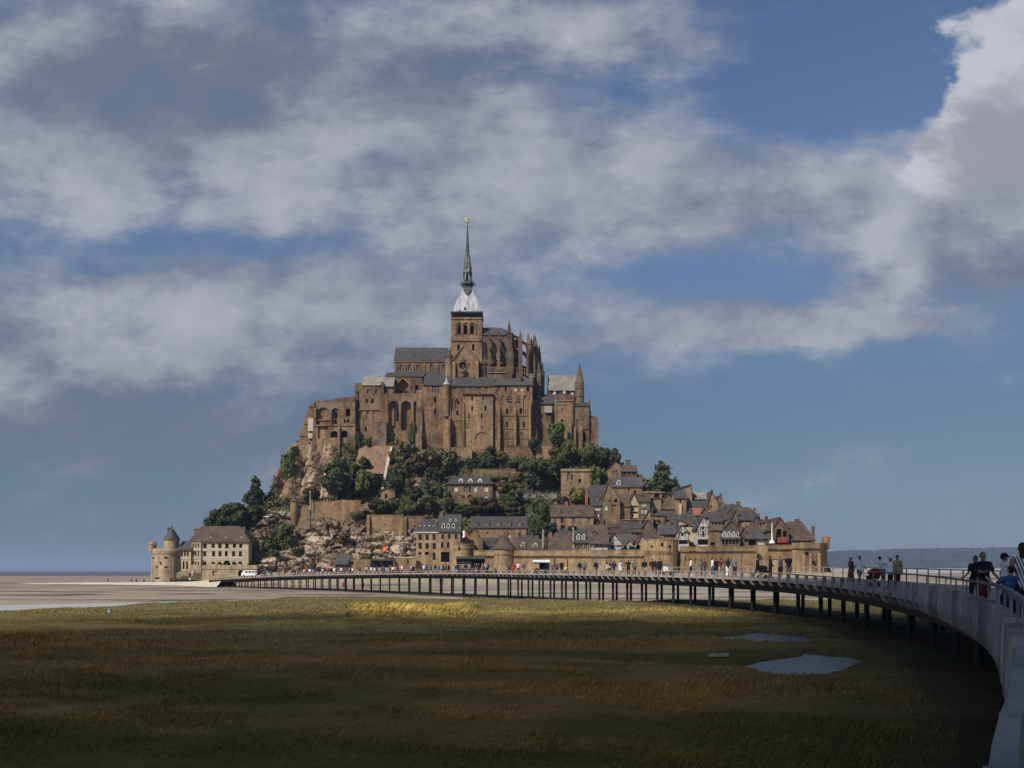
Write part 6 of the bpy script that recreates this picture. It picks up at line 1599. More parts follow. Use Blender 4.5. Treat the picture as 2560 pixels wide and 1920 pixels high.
def rnd_blobs(kind, seed):
    r = random.Random(seed); out = []
    if kind == 'round':
        for i in range(13):
            a, e = r.uniform(0, 6.28), r.uniform(-.35, 1.45)
            out.append((.56 * math.cos(a) * math.cos(e), .56 * math.sin(a) * math.cos(e), 1.0 + .62 * math.sin(e), r.uniform(.28, .46), r.uniform(.28, .46), r.uniform(.24, .38)))
        out.append((0, 0, .95, .55, .55, .55))
    elif kind == 'bush':
        for i in range(9):
            a = r.uniform(0, 6.28); q = r.uniform(.2, .7)
            out.append((q * math.cos(a), q * math.sin(a), r.uniform(.5, 1.35), r.uniform(.3, .5), r.uniform(.3, .5), r.uniform(.35, .6)))
        out.append((0, 0, .6, .7, .7, .6))
    elif kind == 'conifer':
        for j in range(9):
            z = .28 + 1.6 * j / 9; w = (1 - (j / 9.4)) ** .8
            for i in range(max(1, int(7 * w))):
                a = r.uniform(0, 6.28); q = w * r.uniform(.45, .85)
                out.append((q * math.cos(a), q * math.sin(a), z + r.uniform(-.06, .12), .30 * w + .05, .30 * w + .05, .12 + .05 * w))
            out.append((0, 0, z, .42 * w + .03, .42 * w + .03, .18))
    elif kind == 'cone':
        for j in range(8):
            z = .2 + 1.65 * j / 8; w = (1 - j / 8.6)
            out.append((r.uniform(-.1, .1), r.uniform(-.1, .1), z, .8 * w, .8 * w, .26))
    elif kind == 'pine':
        for i in range(15):
            a, q = r.uniform(0, 6.28), math.sqrt(r.uniform(0, 1)) * .78
            out.append((q * math.cos(a), q * math.sin(a), 1.55 - .45 * q * q + r.uniform(-.28, .18), r.uniform(.22, .36), r.uniform(.22, .36), r.uniform(.14, .24)))
    elif kind == 'cedar':
        for j, z in enumerate((.35, .75, 1.12, 1.45, 1.75)):
            w = 1 - .16 * j
            for i in range(6):
                a = r.uniform(0, 6.28); q = w * r.uniform(.25, .68)
                out.append((q * math.cos(a), q * math.sin(a), z + r.uniform(-.05, .05), .36 * w, .36 * w, .085))
    return out

CROWN = {}
for k, n, sz in (('round', 1500, .15), ('bush', 900, .19), ('conifer', 1700, .15), ('cone', 1300, .15), ('pine', 1300, .15), ('cedar', 1400, .13)):
    CROWN[k] = [crown_mesh(k + '_crown', rnd_blobs(k, 11 + i), n, sz, 40 + i) for i in range(3 if k in ('round', 'bush') else 2)]
def trunk_mesh(kind):
    mb = MB(); r = random.Random(5)
    top = {'pine': 1.5, 'conifer': 1.7, 'cone': 1.5, 'cedar': 1.7, 'bush': .7, 'round': 1.0}[kind]
    mb.lathe(0, 0, [(.085, -.9), (.075, .05), (.055, top * .6), (.02, top)], 8)
    for i in range(7):
        a = r.uniform(0, 6.28); z = top * r.uniform(.4, .9); L = r.uniform(.3, .55)
        mb.bar((0, 0, z), (L * math.cos(a), L * math.sin(a), z + .25 * (1 if kind != 'cedar' else .1)), .03)
    me = bpy.data.meshes.new(kind + '_trunk'); me.from_pydata(mb.v, [], mb.f); me.materials.append(M['trunk'])
    return me
TRUNK = {k: trunk_mesh(k) for k in CROWN}
crown_cache = {}
def tree(label, px, base, top, width, kind, leaf, Y=None, name=None, group='trees on the island slope', cat=None):
    Y_ = slope_Y(base) - 2.2 if Y is None else Y
    nm = name or {'bush': 'shrub', 'conifer': 'conifer', 'pine': 'pine_tree', 'cedar': 'cedar_tree', 'cone': 'cypress_tree'}.get(kind, 'tree')
    t = root_at(nm, label, cat or ('shrub' if kind == 'bush' else 'tree'), px, base, Y_, group)
    i = len(crown_cache); crown_cache[i] = 1
    lst = CROWN[kind]
    h = (base - top) * Y_ / F; w = width * Y_ / F / 2
    for nm_, me, mt in (('trunk', TRUNK[kind], None), ('crown', lst[i % len(lst)], leaf)):
        o = bpy.data.objects.new(nm_, me)
        if mt:
            key = (me.name, leaf)
            if key not in crown_cache:
                m2 = me.copy(); m2.materials.clear(); m2.materials.append(M[leaf]); crown_cache[key] = m2
            o.data = crown_cache[key]
        o.parent = t; C.objects.link(o)
        o.scale = (w, w * .85, h / 2)
        o.rotation_euler = (0, 0, i * 1.7)
    return t
T = tree
T('big dark spiky conifer against the sky above the village', 1653, 1256, 1146, 112, 'conifer', 'leafd', 345)
T('smaller dark conifer leaning out right of the big one', 1688, 1258, 1188, 52, 'conifer', 'leafd', 346)
T('broad dark pine left of the stone piers, bare trunks below', 1330, 1238, 1128, 92, 'pine', 'leafd', 343)
T('broad dark pine with a pale trunk touching the garden ruin', 1372, 1238, 1134, 80, 'pine', 'leafd', 344)
T('dark round tree filling the gap beneath the two pines', 1350, 1240, 1165, 100, 'round', 'leafd', 347)
T('bright green feathery tree against the abbey guard tower', 1389, 1112, 1047, 52, 'bush', 'leafg', 360)
T('round black clipped bush at the foot of the right abbey lodging', 1331, 1122, 1086, 38, 'bush', 'leafd', 359)
T('grey-green tree below the abbey east tower', 1425, 1160, 1098, 66, 'round', 'leaf', 356)
T('spreading tree at the right shoulder of the abbey rock', 1474, 1172, 1112, 60, 'round', 'leaf', 353)
T('dark tree on the skyline right of the abbey', 1510, 1176, 1113, 56, 'round', 'leafd', 354)
T('small skyline tree left of the topmost gabled house', 1537, 1172, 1119, 36, 'round', 'leafd', 357)
T('ivy-clad tree below the skyline, left of the topmost house', 1494, 1206, 1150, 52, 'bush', 'leaf', 347)
T('small green tree by the arch beside the slate manor', 1490, 1234, 1190, 34, 'bush', 'leafg', 341)
T('large dark tree on the cliff, the biggest left of the reddish wall', 842, 1258, 1146, 108, 'round', 'leafd', 338)
T('brownish tree left of the biggest cliff tree', 776, 1264, 1214, 62, 'round', 'leafb', 335)
T('dark green tree right of the biggest cliff tree', 905, 1256, 1172, 62, 'round', 'leaf', 340)
T('dark bushy tree by the foot of the pale ramp', 988, 1246, 1172, 52, 'round', 'leafd', 341)
T('dark pointed cypress left of the cream villa', 1064, 1250, 1174, 50, 'cone', 'leafd', 340)
T('small dark cypress beside the cream villa corner', 1098, 1238, 1196, 34, 'cone', 'leafd', 341)
T('rounded tree on the terrace, leftmost above the brown wall', 948, 1292, 1246, 68, 'round', 'leafd', 330)
T('rounded tree on the terrace, second above the brown wall', 1020, 1292, 1248, 54, 'round', 'leaf', 330)
T('rounded tree on the terrace, third above the brown wall', 1069, 1290, 1230, 62, 'round', 'leaf', 331)
T('rounded tree on the terrace, next to the villa steps', 1117, 1292, 1226, 50, 'round', 'leaf', 332)
T('low dark tree behind the roof of the right hotel', 1160, 1296, 1258, 60, 'round', 'leafd', 329)
T('copper-brown tree below the cream villa', 1222, 1296, 1243, 82, 'round', 'leafp', 329)
T('layered dark cedar right of the copper-brown tree', 1280, 1300, 1226, 66, 'cedar', 'leafd', 330)
T('tall dark green tree right of the long dormered house', 1345, 1352, 1238, 78, 'round', 'leafd', 328)
T('lower dark tree against the gable of the dormered house', 1332, 1362, 1298, 44, 'bush', 'leafd', 318)
T('dark clipped shrub in front of the two-storey stone house', 1368, 1336, 1302, 54, 'bush', 'leafd', 320)
T('small round tree at the door of the two-storey stone house', 1432, 1334, 1308, 26, 'bush', 'leafd', 319)
T('yellow-green tree beside the red brick chimney', 1442, 1264, 1212, 54, 'bush', 'leafy', 333)
T('dark brown shrub left of the yellow-green tree', 1410, 1268, 1232, 48, 'bush', 'leafp', 332)
T('small pointed evergreen on the village terrace', 1608, 1312, 1290, 18, 'cone', 'leafd', 326)
T('spiky dark pine on the left skyline', 638, 1266, 1184, 62, 'conifer', 'leafd', 338)
T('large dark tree behind the inn roof', 585, 1345, 1252, 104, 'round', 'leafd', 326)
T('dark tree left behind the inn roof', 540, 1345, 1272, 62, 'round', 'leafd', 325)
T('dark tree above the inn chimney', 632, 1330, 1256, 70, 'round', 'leafd', 330)
T('ivy thicket on the outer rock spur below the ruined wing', 718, 1205, 1116, 44, 'bush', 'leafg', 349)
T('small dark tree on the rock right under the ruined wing corner', 738, 1140, 1112, 26, 'bush', 'leafd', 356)
T('green thicket on the rock above the forecourt wall', 704, 1380, 1300, 60, 'bush', 'leaf', 318)
T('lower green thicket on the rock above the forecourt wall', 672, 1400, 1336, 52, 'bush', 'leaf', 314)
T('ivy bush at the foot of the rock right of the inn', 646, 1402, 1356, 36, 'bush', 'leafb', 311)
T('bush growing under the western abbey range', 922, 1118, 1090, 22, 'bush', 'leafd', 362)
T('bush in the corner of the ruined wing', 898, 1118, 1076, 16, 'bush', 'leafd', 361)
T('ivy climbing inside the arcade arch', 1030, 1112, 1046, 26, 'bush', 'leafd', 365)
T('scrub bank beside the arcade foot', 1018, 1136, 1094, 56, 'bush', 'leafb', 360)
T('brownish shrub bank under the left abbey lodging', 1076, 1176, 1118, 92, 'bush', 'leafb', 355)
T('dense shrub beneath the projecting abbey bay', 1120, 1180, 1118, 56, 'bush', 'leaf', 354)
T('nearly black bush in the middle of the shrubbery', 1184, 1172, 1140, 38, 'bush', 'leafd', 354)
T('fresh green bush under the right abbey lodging', 1279, 1168, 1142, 44, 'bush', 'leafg', 354)
T('reddish-brown shrub right of the cream villa', 1256, 1232, 1196, 44, 'bush', 'leafb', 340)
T('green hedge top right of the cream villa', 1250, 1206, 1188, 56, 'bush', 'leafg', 345)
T('brown thicket above the cypress', 1042, 1180, 1140, 60, 'bush', 'leafb', 352)
T('dark shrub right of the pale ramp', 1000, 1196, 1152, 40, 'bush', 'leaf', 350)
T('shrub under the reddish sloping wall', 938, 1216, 1180, 60, 'bush', 'leaf', 344)
T('shrub at the left foot of the reddish wall', 872, 1190, 1150, 46, 'bush', 'leaf', 349)

# scrub between the trees
rs = random.Random(4); n_s = 0
for px, py in [(rs.uniform(890, 1300), rs.uniform(1140, 1285)) for _ in range(52)] + [(rs.uniform(1380, 1520), rs.uniform(1130, 1205)) for _ in range(12)] + [(rs.uniform(560, 700), rs.uniform(1275, 1400)) for _ in range(12)] + [(rs.uniform(690, 900), rs.uniform(1290, 1400)) for _ in range(5)]:
    if 1112 < px < 1240 and 1180 < py < 1262 or 945 < px < 985 and py < 1250: continue
    h_ = rs.uniform(18, 36)
    lf = rs.choice(('leaf', 'leafb', 'leafd', 'leafd', 'leafb')); sz = 'small' if h_ < 27 else 'larger'
    where = ('among the boulders left of the brown wall' if px < 700 else 'on the pale boulders behind the crowd') if py > 1272 and px < 900 else 'among the village roofs' if px > 1480 and py > 1255 else 'at the right shoulder under the abbey east tower' if px > 1370 else \
            'below the middle abbey lodging' if py < 1185 and px > 1080 else 'beside the pale ramp' if px < 1010 else 'left of the cream villa' if px < 1112 else 'right of the cream villa' if py < 1240 else 'on the terrace below the cream villa'
    T(f"{sz} {dict(leaf='green', leafb='brownish', leafd='dark green')[lf]} scrub bush {where}", px, py, py - h_, h_ * rs.uniform(1.1, 1.7), 'bush', lf, group='scrub on the overgrown slope')
# low growth over the soil of the island
pts = [t_ for t_ in TERR if t_[3] > .45 and not (t_[4] > 1480 and t_[5] > 1215) and t_[5] < 1430 and t_[4] < 2030]
k = rng.choice(len(pts), 26000)
A = np.array(pts)[k]
c = A[:, :3] + rng.normal(0, .5, (len(A), 3)); c[:, 2] += rng.uniform(0, .7, len(A)); c[:, 1] -= .3
v, f = leaf_cards(c, np.tile((0, -.5, .8), (len(c), 1)), .75, 99)
me = bpy.data.meshes.new('undergrowth'); me.from_pydata(v.tolist(), [], f.tolist())
for x in ('leaf', 'leafb', 'leafd', 'leafy'): me.materials.append(M[x])
sel = (np.array([fbm(a[0] * .05, a[2] * .07, 3.3, 3) for a in A]) * 3 + rng.normal(0, .7, len(A)) + 1.0).round().clip(0, 3)
sel = np.where((sel == 3) & (rng.random(len(sel)) > .25), 1, sel)
me.polygons.foreach_set('material_index', sel.astype(np.int32))
o = bpy.data.objects.new('undergrowth', me); C.objects.link(o); o['kind'] = 'stuff'
# ---------------------------------------------------------------- footbridge
def catmull(pts, n=24):
    P_ = [np.array(p, float) for p in pts]; out = []
    for i in range(len(P_) - 1):
        a, b, c, d = P_[max(i - 1, 0)], P_[i], P_[i + 1], P_[min(i + 2, len(P_) - 1)]
        for k in range(n):
            t = k / n
            out.append(.5 * (2 * b + (c - a) * t + (2 * a - 5 * b + 4 * c - d) * t * t + (3 * b - a - 3 * c + d) * t ** 3))
    out.append(P_[-1]); return np.array(out)
CV = catmull(LE)
seg = np.linalg.norm(np.diff(CV[:, :2], axis=0), axis=1); AL = np.concatenate([[0], np.cumsum(seg)]); BL = AL[-1]
for _ in range(2):          # gentle smoothing of heading
    pass
BW = 7.4
def bpos(s, lat=0.0, dz=0.0):
    """point on the bridge: s along, lat metres right of the left edge, dz above the deck; and heading"""
    x, y, z = (np.interp(s, AL, CV[:, i]) for i in range(3))
    e = 1.2
    dx = np.interp(min(s + e, BL), AL, CV[:, 0]) - np.interp(max(s - e, 0), AL, CV[:, 0])
    dy = np.interp(min(s + e, BL), AL, CV[:, 1]) - np.interp(max(s - e, 0), AL, CV[:, 1])
    L = math.hypot(dx, dy); dx, dy = dx / L, dy / L
    return Vector((x + dy * lat, y - dx * lat, ZC + z + dz)), math.atan2(dx, dy)
S0 = float(AL[np.argmin(np.hypot(CV[:, 0] + .35, CV[:, 1] + .55))])
br = empty('footbridge', bpos(S0 + 60, BW / 2, -1)[0], 'long curved footbridge on dark steel piles crossing the marsh to the island', 'bridge')
def strip(name, prof, s0, s1, ds, mt, parent=br, kind=None):
    """sweep a closed section (lat, dz) along the bridge"""
    n = max(2, int((s1 - s0) / ds)); mb = MB(); pr = None
    for i in range(n + 1):
        s = s0 + (s1 - s0) * i / n
        cur = [bpos(s, a, b)[0] for a, b in prof]
        if pr: mb.hull(pr, cur, caps=(False))
        else: mb.add(cur, [tuple(range(len(cur)))])
        pr = cur
    mb.add(pr, [tuple(range(len(pr)))])
    o = mb.obj(name, mt, parent)
    return o
strip('deck', [(.10, -.10), (BW - .10, -.10), (BW - .10, 0), (.10, 0)], 0, BL, 1.2, 'deck')
strip('edge_beam', [(.75, -.98), (1.15, -.98), (1.15, -.104), (.75, -.104)], 0, BL, 1.2, 'black')
strip('edge_beam', [(BW - 1.15, -.98), (BW - .75, -.98), (BW - .75, -.104), (BW - 1.15, -.104)], 0, BL, 1.2, 'black')
strip('deck_plate', [(1.16, -.42), (BW - 1.16, -.42), (BW - 1.16, -.11), (1.16, -.11)], 0, BL, 1.5, 'black')
ST = S0 + 46.0        # where the tall handrail ends
strip('handrail', [(-.016, .932), (.014, .932), (.014, .955), (-.018, .955)], 0, S0 + 5, .25, 'wood')
strip('handrail', [(-.03, .90), (.03, .90), (.032, .955), (-.032, .955)], S0 + 5.01, ST, .35, 'wood')
strip('kerb_rail', [(-.06, .42), (.04, .42), (.04, .50), (-.06, .50)], ST + .2, BL - 3, 1.2, 'wood')
strip('deck_edge', [(-.02, -.16), (.16, -.16), (.16, .03), (-.02, .03)], 0, BL - 2, .8, 'wood')
strip('handrail', [(BW - .05, .86), (BW + .05, .86), (BW + .05, .93), (BW - .05, .93)], 0, BL - 3, 1.0, 'wood')
strip('lower_rail', [(BW - .02, .45), (BW + .02, .45), (BW + .02, .49), (BW - .02, .49)], 0, BL - 3, 1.2, 'wood')

def inst(name, me, loc, rz, parent, scale=(1, 1, 1)):
    o = bpy.data.objects.new(name, me)
    o.parent = parent; o.location = loc - parent.location if parent else loc
    o.rotation_euler = (0, 0, rz); o.scale = scale
    C.objects.link(o); return o
def mesh_of(mb, name, mats):
    o = mb.obj(name, mats); me = o.data; bpy.data.objects.remove(o); return me
# bracket: an upright oak board whose foot curls back under the deck (local x = outwards to the right, y = along)
def bracket_mesh(top):
    prof = [(-.10, top), (.10, top), (.12, .05), (.12, -.12), (.20, -.25), (.36, -.32), (.74, -.34), (.74, -.52), (.42, -.55), (.10, -.52), (-.06, -.40), (-.12, -.22), (-.12, .05)]
    mb = MB(); mb.hull([(a, -.045, b) for a, b in prof], [(a, .045, b) for a, b in prof])
    return mesh_of(mb, 'bracket', 'wood')
bmn, bmf = bracket_mesh(.60), bracket_mesh(.44)
s = 2.0; nb = 0
while s < BL - 4:
    near = s < ST
    p, h = bpos(s)
    inst('bracket', bmn if near else bmf, p, -h, br, (1, 1, 1)); nb += 1
    s += 1.15 if s < S0 + 34 else 1.7
mb = MB(); mb.bar((0, 0, 0), (0, 0, .9), .035, .05); pm = mesh_of(mb, 'baluster', 'wood')
s = 1.0
while s < ST:
    p, h = bpos(s); inst('baluster', pm, p, -h, br); s += 2.3
s = .6
while s < BL - 3.5:
    p, h = bpos(s, BW); inst('baluster', pm, p, -h, br, (1.5, 1.5, .96)); s += 1.35
mb = MB(); mb.lathe(0, 0, [(.145, 0), (.145, 1)], 12); pl = mesh_of(mb, 'pile', 'black')
s = 5.5
while s < BL - 5:
    for lat, ds in ((1.5, 0), (4.9, 1.9)):
        p, h = bpos(min(s + ds, BL - 5), lat, -.99)
        hh = p.z + .9
        inst('pile', pl, p - Z * hh, 0, br, (1, 1, hh))
    s += 3.9
# ---------------------------------------------------------------- people
def limb(mb, a, ra, b, rb, seg=10):
    """closed round-ended limb from a to b; radii are (sideways, front to back)"""
    a, b = Vector(a), Vector(b)
    ra = ra if isinstance(ra, tuple) else (ra, ra); rb = rb if isinstance(rb, tuple) else (rb, rb)
    d = b - a; L = d.length; d = d / L if L > 1e-6 else Vector((0, 0, 1))
    n = Vector((1, 0, 0)).cross(d)
    n = Vector((0, 1, 0)) if n.length < .2 else n.normalized()
    u = n.cross(d).normalized() * -1
    rings = []
    for k in range(4): 
        t = math.pi / 2 * (k + .35) / 3.6
        rings.append((a - d * (math.cos(t) * min(ra)), math.sin(t), ra))
    rings.append((a, 1, ra)); rings.append((b, 1, rb))
    for k in range(4):
        t = math.pi / 2 * (1 - (k + .25) / 3.6)
        rings.append((b + d * (math.cos(t) * min(rb)), math.sin(t), rb))
    k0 = len(mb.v)
    for c, q, r in rings:
        for i in range(seg):
            t = 2 * math.pi * i / seg; mb.v.append(tuple(c + u * (r[0] * q * math.cos(t)) + n * (r[1] * q * math.sin(t))))
    m_ = len(rings)
    fs = [(k0 + j * seg + i, k0 + j * seg + (i + 1) % seg, k0 + (j + 1) * seg + (i + 1) % seg, k0 + (j + 1) * seg + i) for j in range(m_ - 1) for i in range(seg)]
    fs += [tuple(k0 + i for i in reversed(range(seg))), tuple(k0 + (m_ - 1) * seg + i for i in range(seg))]
    mb.f += fs; mb.m += [0] * len(fs)

def fuse(name, parts, voxel, smooth=2):
    """one continuous skin over overlapping limbs"""
    mb = MB()
    for p in parts: limb(mb, *p)
    me = bpy.data.meshes.new(name + '_parts'); me.from_pydata(mb.v, [], mb.f)
    bm = bmesh.new(); bm.from_mesh(me); bmesh.ops.recalc_face_normals(bm, faces=bm.faces); bm.to_mesh(me); bm.free()
    ob = bpy.data.objects.new('parts', me); C.objects.link(ob)
    r_ = ob.modifiers.new('r', 'REMESH'); r_.mode = 'VOXEL'; r_.voxel_size = voxel; r_.use_smooth_shade = True
    sm = ob.modifiers.new('s', 'SMOOTH'); sm.factor, sm.iterations = .5, smooth
    out = bpy.data.meshes.new_from_object(ob.evaluated_get(bpy.context.evaluated_depsgraph_get()))
    out.name = name
    bpy.data.objects.remove(ob); bpy.data.meshes.remove(me)
    return out

def rotx(v, a):           # swing forward (-y) for positive a
    c, s = math.cos(R(a)), math.sin(R(a)); return Vector((v[0], v[1] * c + v[2] * s, -v[1] * s + v[2] * c))

class Pose:
    """an adult 1.72 m tall, facing -y; angles in degrees"""
    def __init__(s, legs=((0, 0), (0, 0)), arms=((4, 8, 10), (4, 8, 10)), lean=0, turn=0, nod=0, fem=False, detail=False):
        s.n, s.e = [], []
        s.detail = detail
        up = lambda p: rotx(Vector(p) - Vector((0, 0, .93)), lean) + Vector((0, 0, .93))
        s.lift = 0
        pel = Vector((0, 0, .93))
        sh, hip = (.165, .095) if fem else (.19, .09)
        s.j = {'pel': pel, 'waist': up((0, 0, 1.08)), 'chest': up((0, -.005, 1.27)), 'top': up((0, 0, 1.40)), 'neck': up((0, -.01, 1.475)), 'jaw': up((0, -.025, 1.54)), 'head': up((0, -.02, 1.60)), 'crown': up((0, -.01, 1.665)), 'tip': up((0, -.008, 1.705))}
        for k, sg in enumerate((-1, 1)):
            a, b = legs[k]
            h = Vector((sg * hip, 0, .90))
            kn = h + rotx((sg * .01, 0, -.42), a); an = kn + rotx((0, 0, -.42), a - b)
            to = an + rotx((sg * .02, -.13, -.045), max(-30, a - b) * .6)
            s.j.update({f'hip{k}': h, f'knee{k}': kn, f'ankle{k}': an, f'toe{k}': to})
            sw, ab, el = arms[k]
            shd = up((sg * sh, 0, 1.39))
            d = rotx((sg * math.sin(R(ab)), 0, -math.cos(R(ab))), sw + lean * .6)
            eb = shd + d * .29
            d2 = rotx((sg * math.sin(R(ab * .6)) - sg * .18 * (el > 40), 0, -math.cos(R(ab))), sw + el + lean * .6).normalized()
            wr = eb + d2 * .25
            s.j.update({f'sh{k}': shd, f'el{k}': eb, f'wr{k}': wr, f'hand{k}': wr + d2 * .075, f'hd{k}': d2})
        low = min(s.j['ankle0'].z, s.j['ankle1'].z) - .085
        for q in s.j:
            if not q.startswith('hd'): s.j[q] = s.j[q] - Vector((0, 0, low))
        s.fem = fem
    @property
    def vox(s): return .0085 if s.detail else .026
    def trunk_(s, g=0.0):
        j, f = s.j, s.fem
        return [(j['pel'], (.155 + g, .105 + g), j['waist'], ((.125 if f else .142) + g, .09 + g)), (j['waist'], ((.125 if f else .142) + g, .09 + g), j['chest'], ((.145 if f else .168) + g, .10 + g)),
                (j['chest'], ((.145 if f else .168) + g, .10 + g), j['top'], (.125 + g, .07 + g))]
    def body(s, nm):
        j = s.j; h = j['head']; P_ = s.trunk_(-.012)
        P_ += [(j['top'], .06, j['jaw'] - Vector((0, -.02, .01)), .052), (j['jaw'], (.052, .06), h + Vector((0, .005, .03)), (.072, .088)), (h + Vector((0, .012, .025)), (.074, .09), h + Vector((0, .008, .06)), (.066, .082))]
        for k, sg in enumerate((-1, 1)):
            P_ += [(j[f'hip{k}'] + Vector((0, 0, -.02)), .086, j[f'knee{k}'], .054), (j[f'knee{k}'], .056, j[f'knee{k}'].lerp(j[f'ankle{k}'], .35), .053), (j[f'knee{k}'].lerp(j[f'ankle{k}'], .35), .053, j[f'ankle{k}'], .036), (j[f'ankle{k}'], .04, j[f'toe{k}'], .034),
                   (j['top'] + Vector((sg * .06, 0, 0)), .055, j[f'sh{k}'], .056), (j[f'sh{k}'], .054, j[f'el{k}'], .039), (j[f'el{k}'], .039, j[f'wr{k}'], .027), (j[f'wr{k}'], .027, j[f'hand{k}'], (.040, .019))]
        if s.detail:
            P_ += [(h + Vector((0, -.088, .022)), .013, h + Vector((0, -.106, -.008)), .016), (j['jaw'] + Vector((0, -.045, -.012)), .028, j['jaw'] + Vector((0, -.05, -.014)), .026)]
            for sg in (-1, 1): P_.append((h + Vector((sg * .076, .012, .0)), (.012, .018), h + Vector((sg * .078, .014, .035)), (.012, .02)))
            for k, sg in enumerate((-1, 1)):
                d = s.j[f'hd{k}']; hd = s.j[f'hand{k}']; side = d.cross(Vector((0, 1, 0)) if abs(d.y) < .8 else Vector((0, 0, 1))).normalized(); cu = side.cross(d).normalized() * .35
                for i, ln in enumerate((.066, .076, .070, .055)):
                    b0 = hd + side * (.030 - .020 * i); m_ = b0 + d * (.018 + ln * .5) + cu * .03
                    P_ += [(b0, .0105, m_, .0095), (m_, .0095, b0 + d * (.018 + ln) + cu * .08, .008)]
                w_ = s.j[f'wr{k}']; P_ += [(w_ + d * .03 + side * .02, .013, w_ + d * .075 + side * .056 + cu * .03, .011), (w_ + d * .075 + side * .056 + cu * .03, .011, w_ + d * .105 + side * .06 + cu * .05, .009)]
        return fuse(nm, P_, s.vox, 1 if s.detail else 2)
    def shirt(s, nm, sleeve=.65, g=.018):
        j = s.j; P_ = [(j['pel'] + Vector((0, 0, -.03)), (.158 + g, .112 + g), j['pel'] + Vector((0, 0, .02)), (.156 + g, .108 + g))] + s.trunk_(g)
        for k, sg in enumerate((-1, 1)):
            P_.append((j['top'] + Vector((sg * .04, 0, -.01)), (.075 + g * .5, .062 + g * .5), j[f'sh{k}'] + Vector((-sg * (.045 if sleeve == 0 else 0), 0, 0)), .052 + g))
            if sleeve > 0:
                cu = j[f'sh{k}'].lerp(j[f'el{k}'], min(1, sleeve)); P_.append((j[f'sh{k}'], .056 + g, cu, .046 + g))
                if sleeve > 1: P_.append((cu, .046 + g, j[f'wr{k}'], .034 + g * .7))
        return fuse(nm, P_, .012 if s.detail else .026, 3)
    def trousers(s, nm, length=1.0, g=.016):
        j = s.j; P_ = [(j['pel'] + Vector((0, 0, -.02)), (.150 + g, .10 + g), j['pel'] + Vector((0, 0, .06)), (.138 + g, .092 + g))]
        for k in (0, 1):
            e1 = j[f'hip{k}'].lerp(j[f'knee{k}'], min(1, length * 2)); P_.append((j[f'hip{k}'], .092 + g, e1, .062 + g))
            if length > .5: P_.append((e1, .062 + g, j[f'knee{k}'].lerp(j[f'ankle{k}'], length * 2 - 1), .048 + g))
        return fuse(nm, P_, .012 if s.detail else .026, 3)
    def shoes(s, nm):
        return fuse(nm, [q for k in (0, 1) for q in ((s.j[f'ankle{k}'] + Vector((0, .03, -.03)), .042, s.j[f'ankle{k}'], .042), (s.j[f'ankle{k}'] + Vector((0, .025, -.035)), (.042, .046), s.j[f'toe{k}'] + Vector((0, -.01, 0)), (.042, .042)))], .014 if s.detail else .024, 1)
    def skirt(s, nm):
        mb = MB(); p = s.j['pel']
        mb.lathe(p.x, p.y, [(.125, p.z + .1), (.16, p.z - .05), (.21, p.z - .5), (.25, p.z - .78)], 14)
        return mesh_of(mb, nm, 'black')
    def hair(s, nm, long=False):
        h = s.j['head']
        P_ = [(h + Vector((0, .034, .015)), (.079, .078), h + Vector((0, .016, .068)), (.073, .084))]
        if long: P_ += [(h + Vector((0, .055, .0)), (.075, .05), h + Vector((0, .075, -.17)), (.07, .035))]
        return fuse(nm, P_, .010 if s.detail else .022, 2)

for k, c in {'skin1': (.42, .26, .18), 'skin2': (.30, .17, .11), 'c_black': (.012, .012, .014), 'c_navy': (.02, .026, .06), 'c_white': (.80, .80, .80), 'c_grey': (.16, .16, .17), 'c_red': (.42, .035, .03), 'c_blue': (.055, .10, .25),
             'c_jean': (.06, .08, .14), 'c_tan': (.36, .27, .17), 'c_brown': (.09, .055, .04), 'c_neon': (.62, .75, .08), 'c_purple': (.12, .06, .12), 'c_orange': (.70, .20, .04), 'c_pink': (.60, .27, .28), 'c_green': (.12, .16, .12), 'c_maroon': (.10, .02, .025),
             'h_dark': (.020, .014, .011), 'h_brown': (.065, .038, .022), 'h_grey': (.20, .18, .165)}.items(): M[k] = mat({'s': 'skin', 'h': 'hair', 'c': 'cloth'}[k[0]] + '_' + k[2:].replace('in', 'tone_'), c, None, 3, .85)

POSES = {
    'stand': Pose(((2, 0), (-3, 0)), ((4, 8, 14), (2, 8, 10))), 'walk': Pose(((22, 6), (-18, 12)), ((-18, 8, 12), (20, 8, 22))), 'walk2': Pose(((-14, 10), (18, 5)), ((16, 9, 25), (-14, 9, 10))),
    'fstand': Pose(((3, 0), (-2, 0)), ((6, 6, 30), (4, 7, 10)), fem=True), 'fwalk': Pose(((18, 5), (-15, 10)), ((-12, 7, 12), (16, 7, 20)), fem=True),
    'photo': Pose(((2, 0), (-4, 0)), ((55, 12, 85), (55, 12, 85))), 'lean': Pose(((-6, 0), (8, 10)), ((40, 10, 40), (35, 12, 50)), lean=22),
}
LIB = {}
def lib(pose, what):
    k = (pose, what)
    if k not in LIB:
        p = POSES[pose]
        LIB[k] = {'body': lambda: p.body('person_body'), 'tee': lambda: p.shirt('top', .62), 'tank': lambda: p.shirt('top', 0), 'coat': lambda: p.shirt('top', 1.2, .026), 'long': lambda: p.trousers('trousers', .95), 'short': lambda: p.trousers('trousers', .46, .022),
                  'dress': lambda: p.skirt('skirt'), 'shoes': lambda: p.shoes('shoes'), 'hair': lambda: p.hair('hair'), 'hairl': lambda: p.hair('hair', True)}[what]()
        for _ in range(1): LIB[k].materials.clear(); LIB[k].materials.append(M['skin1'])
    return LIB[k]
def dress_up(o, mt):
    o.material_slots[0].link = 'OBJECT'; o.material_slots[0].material = M[mt]
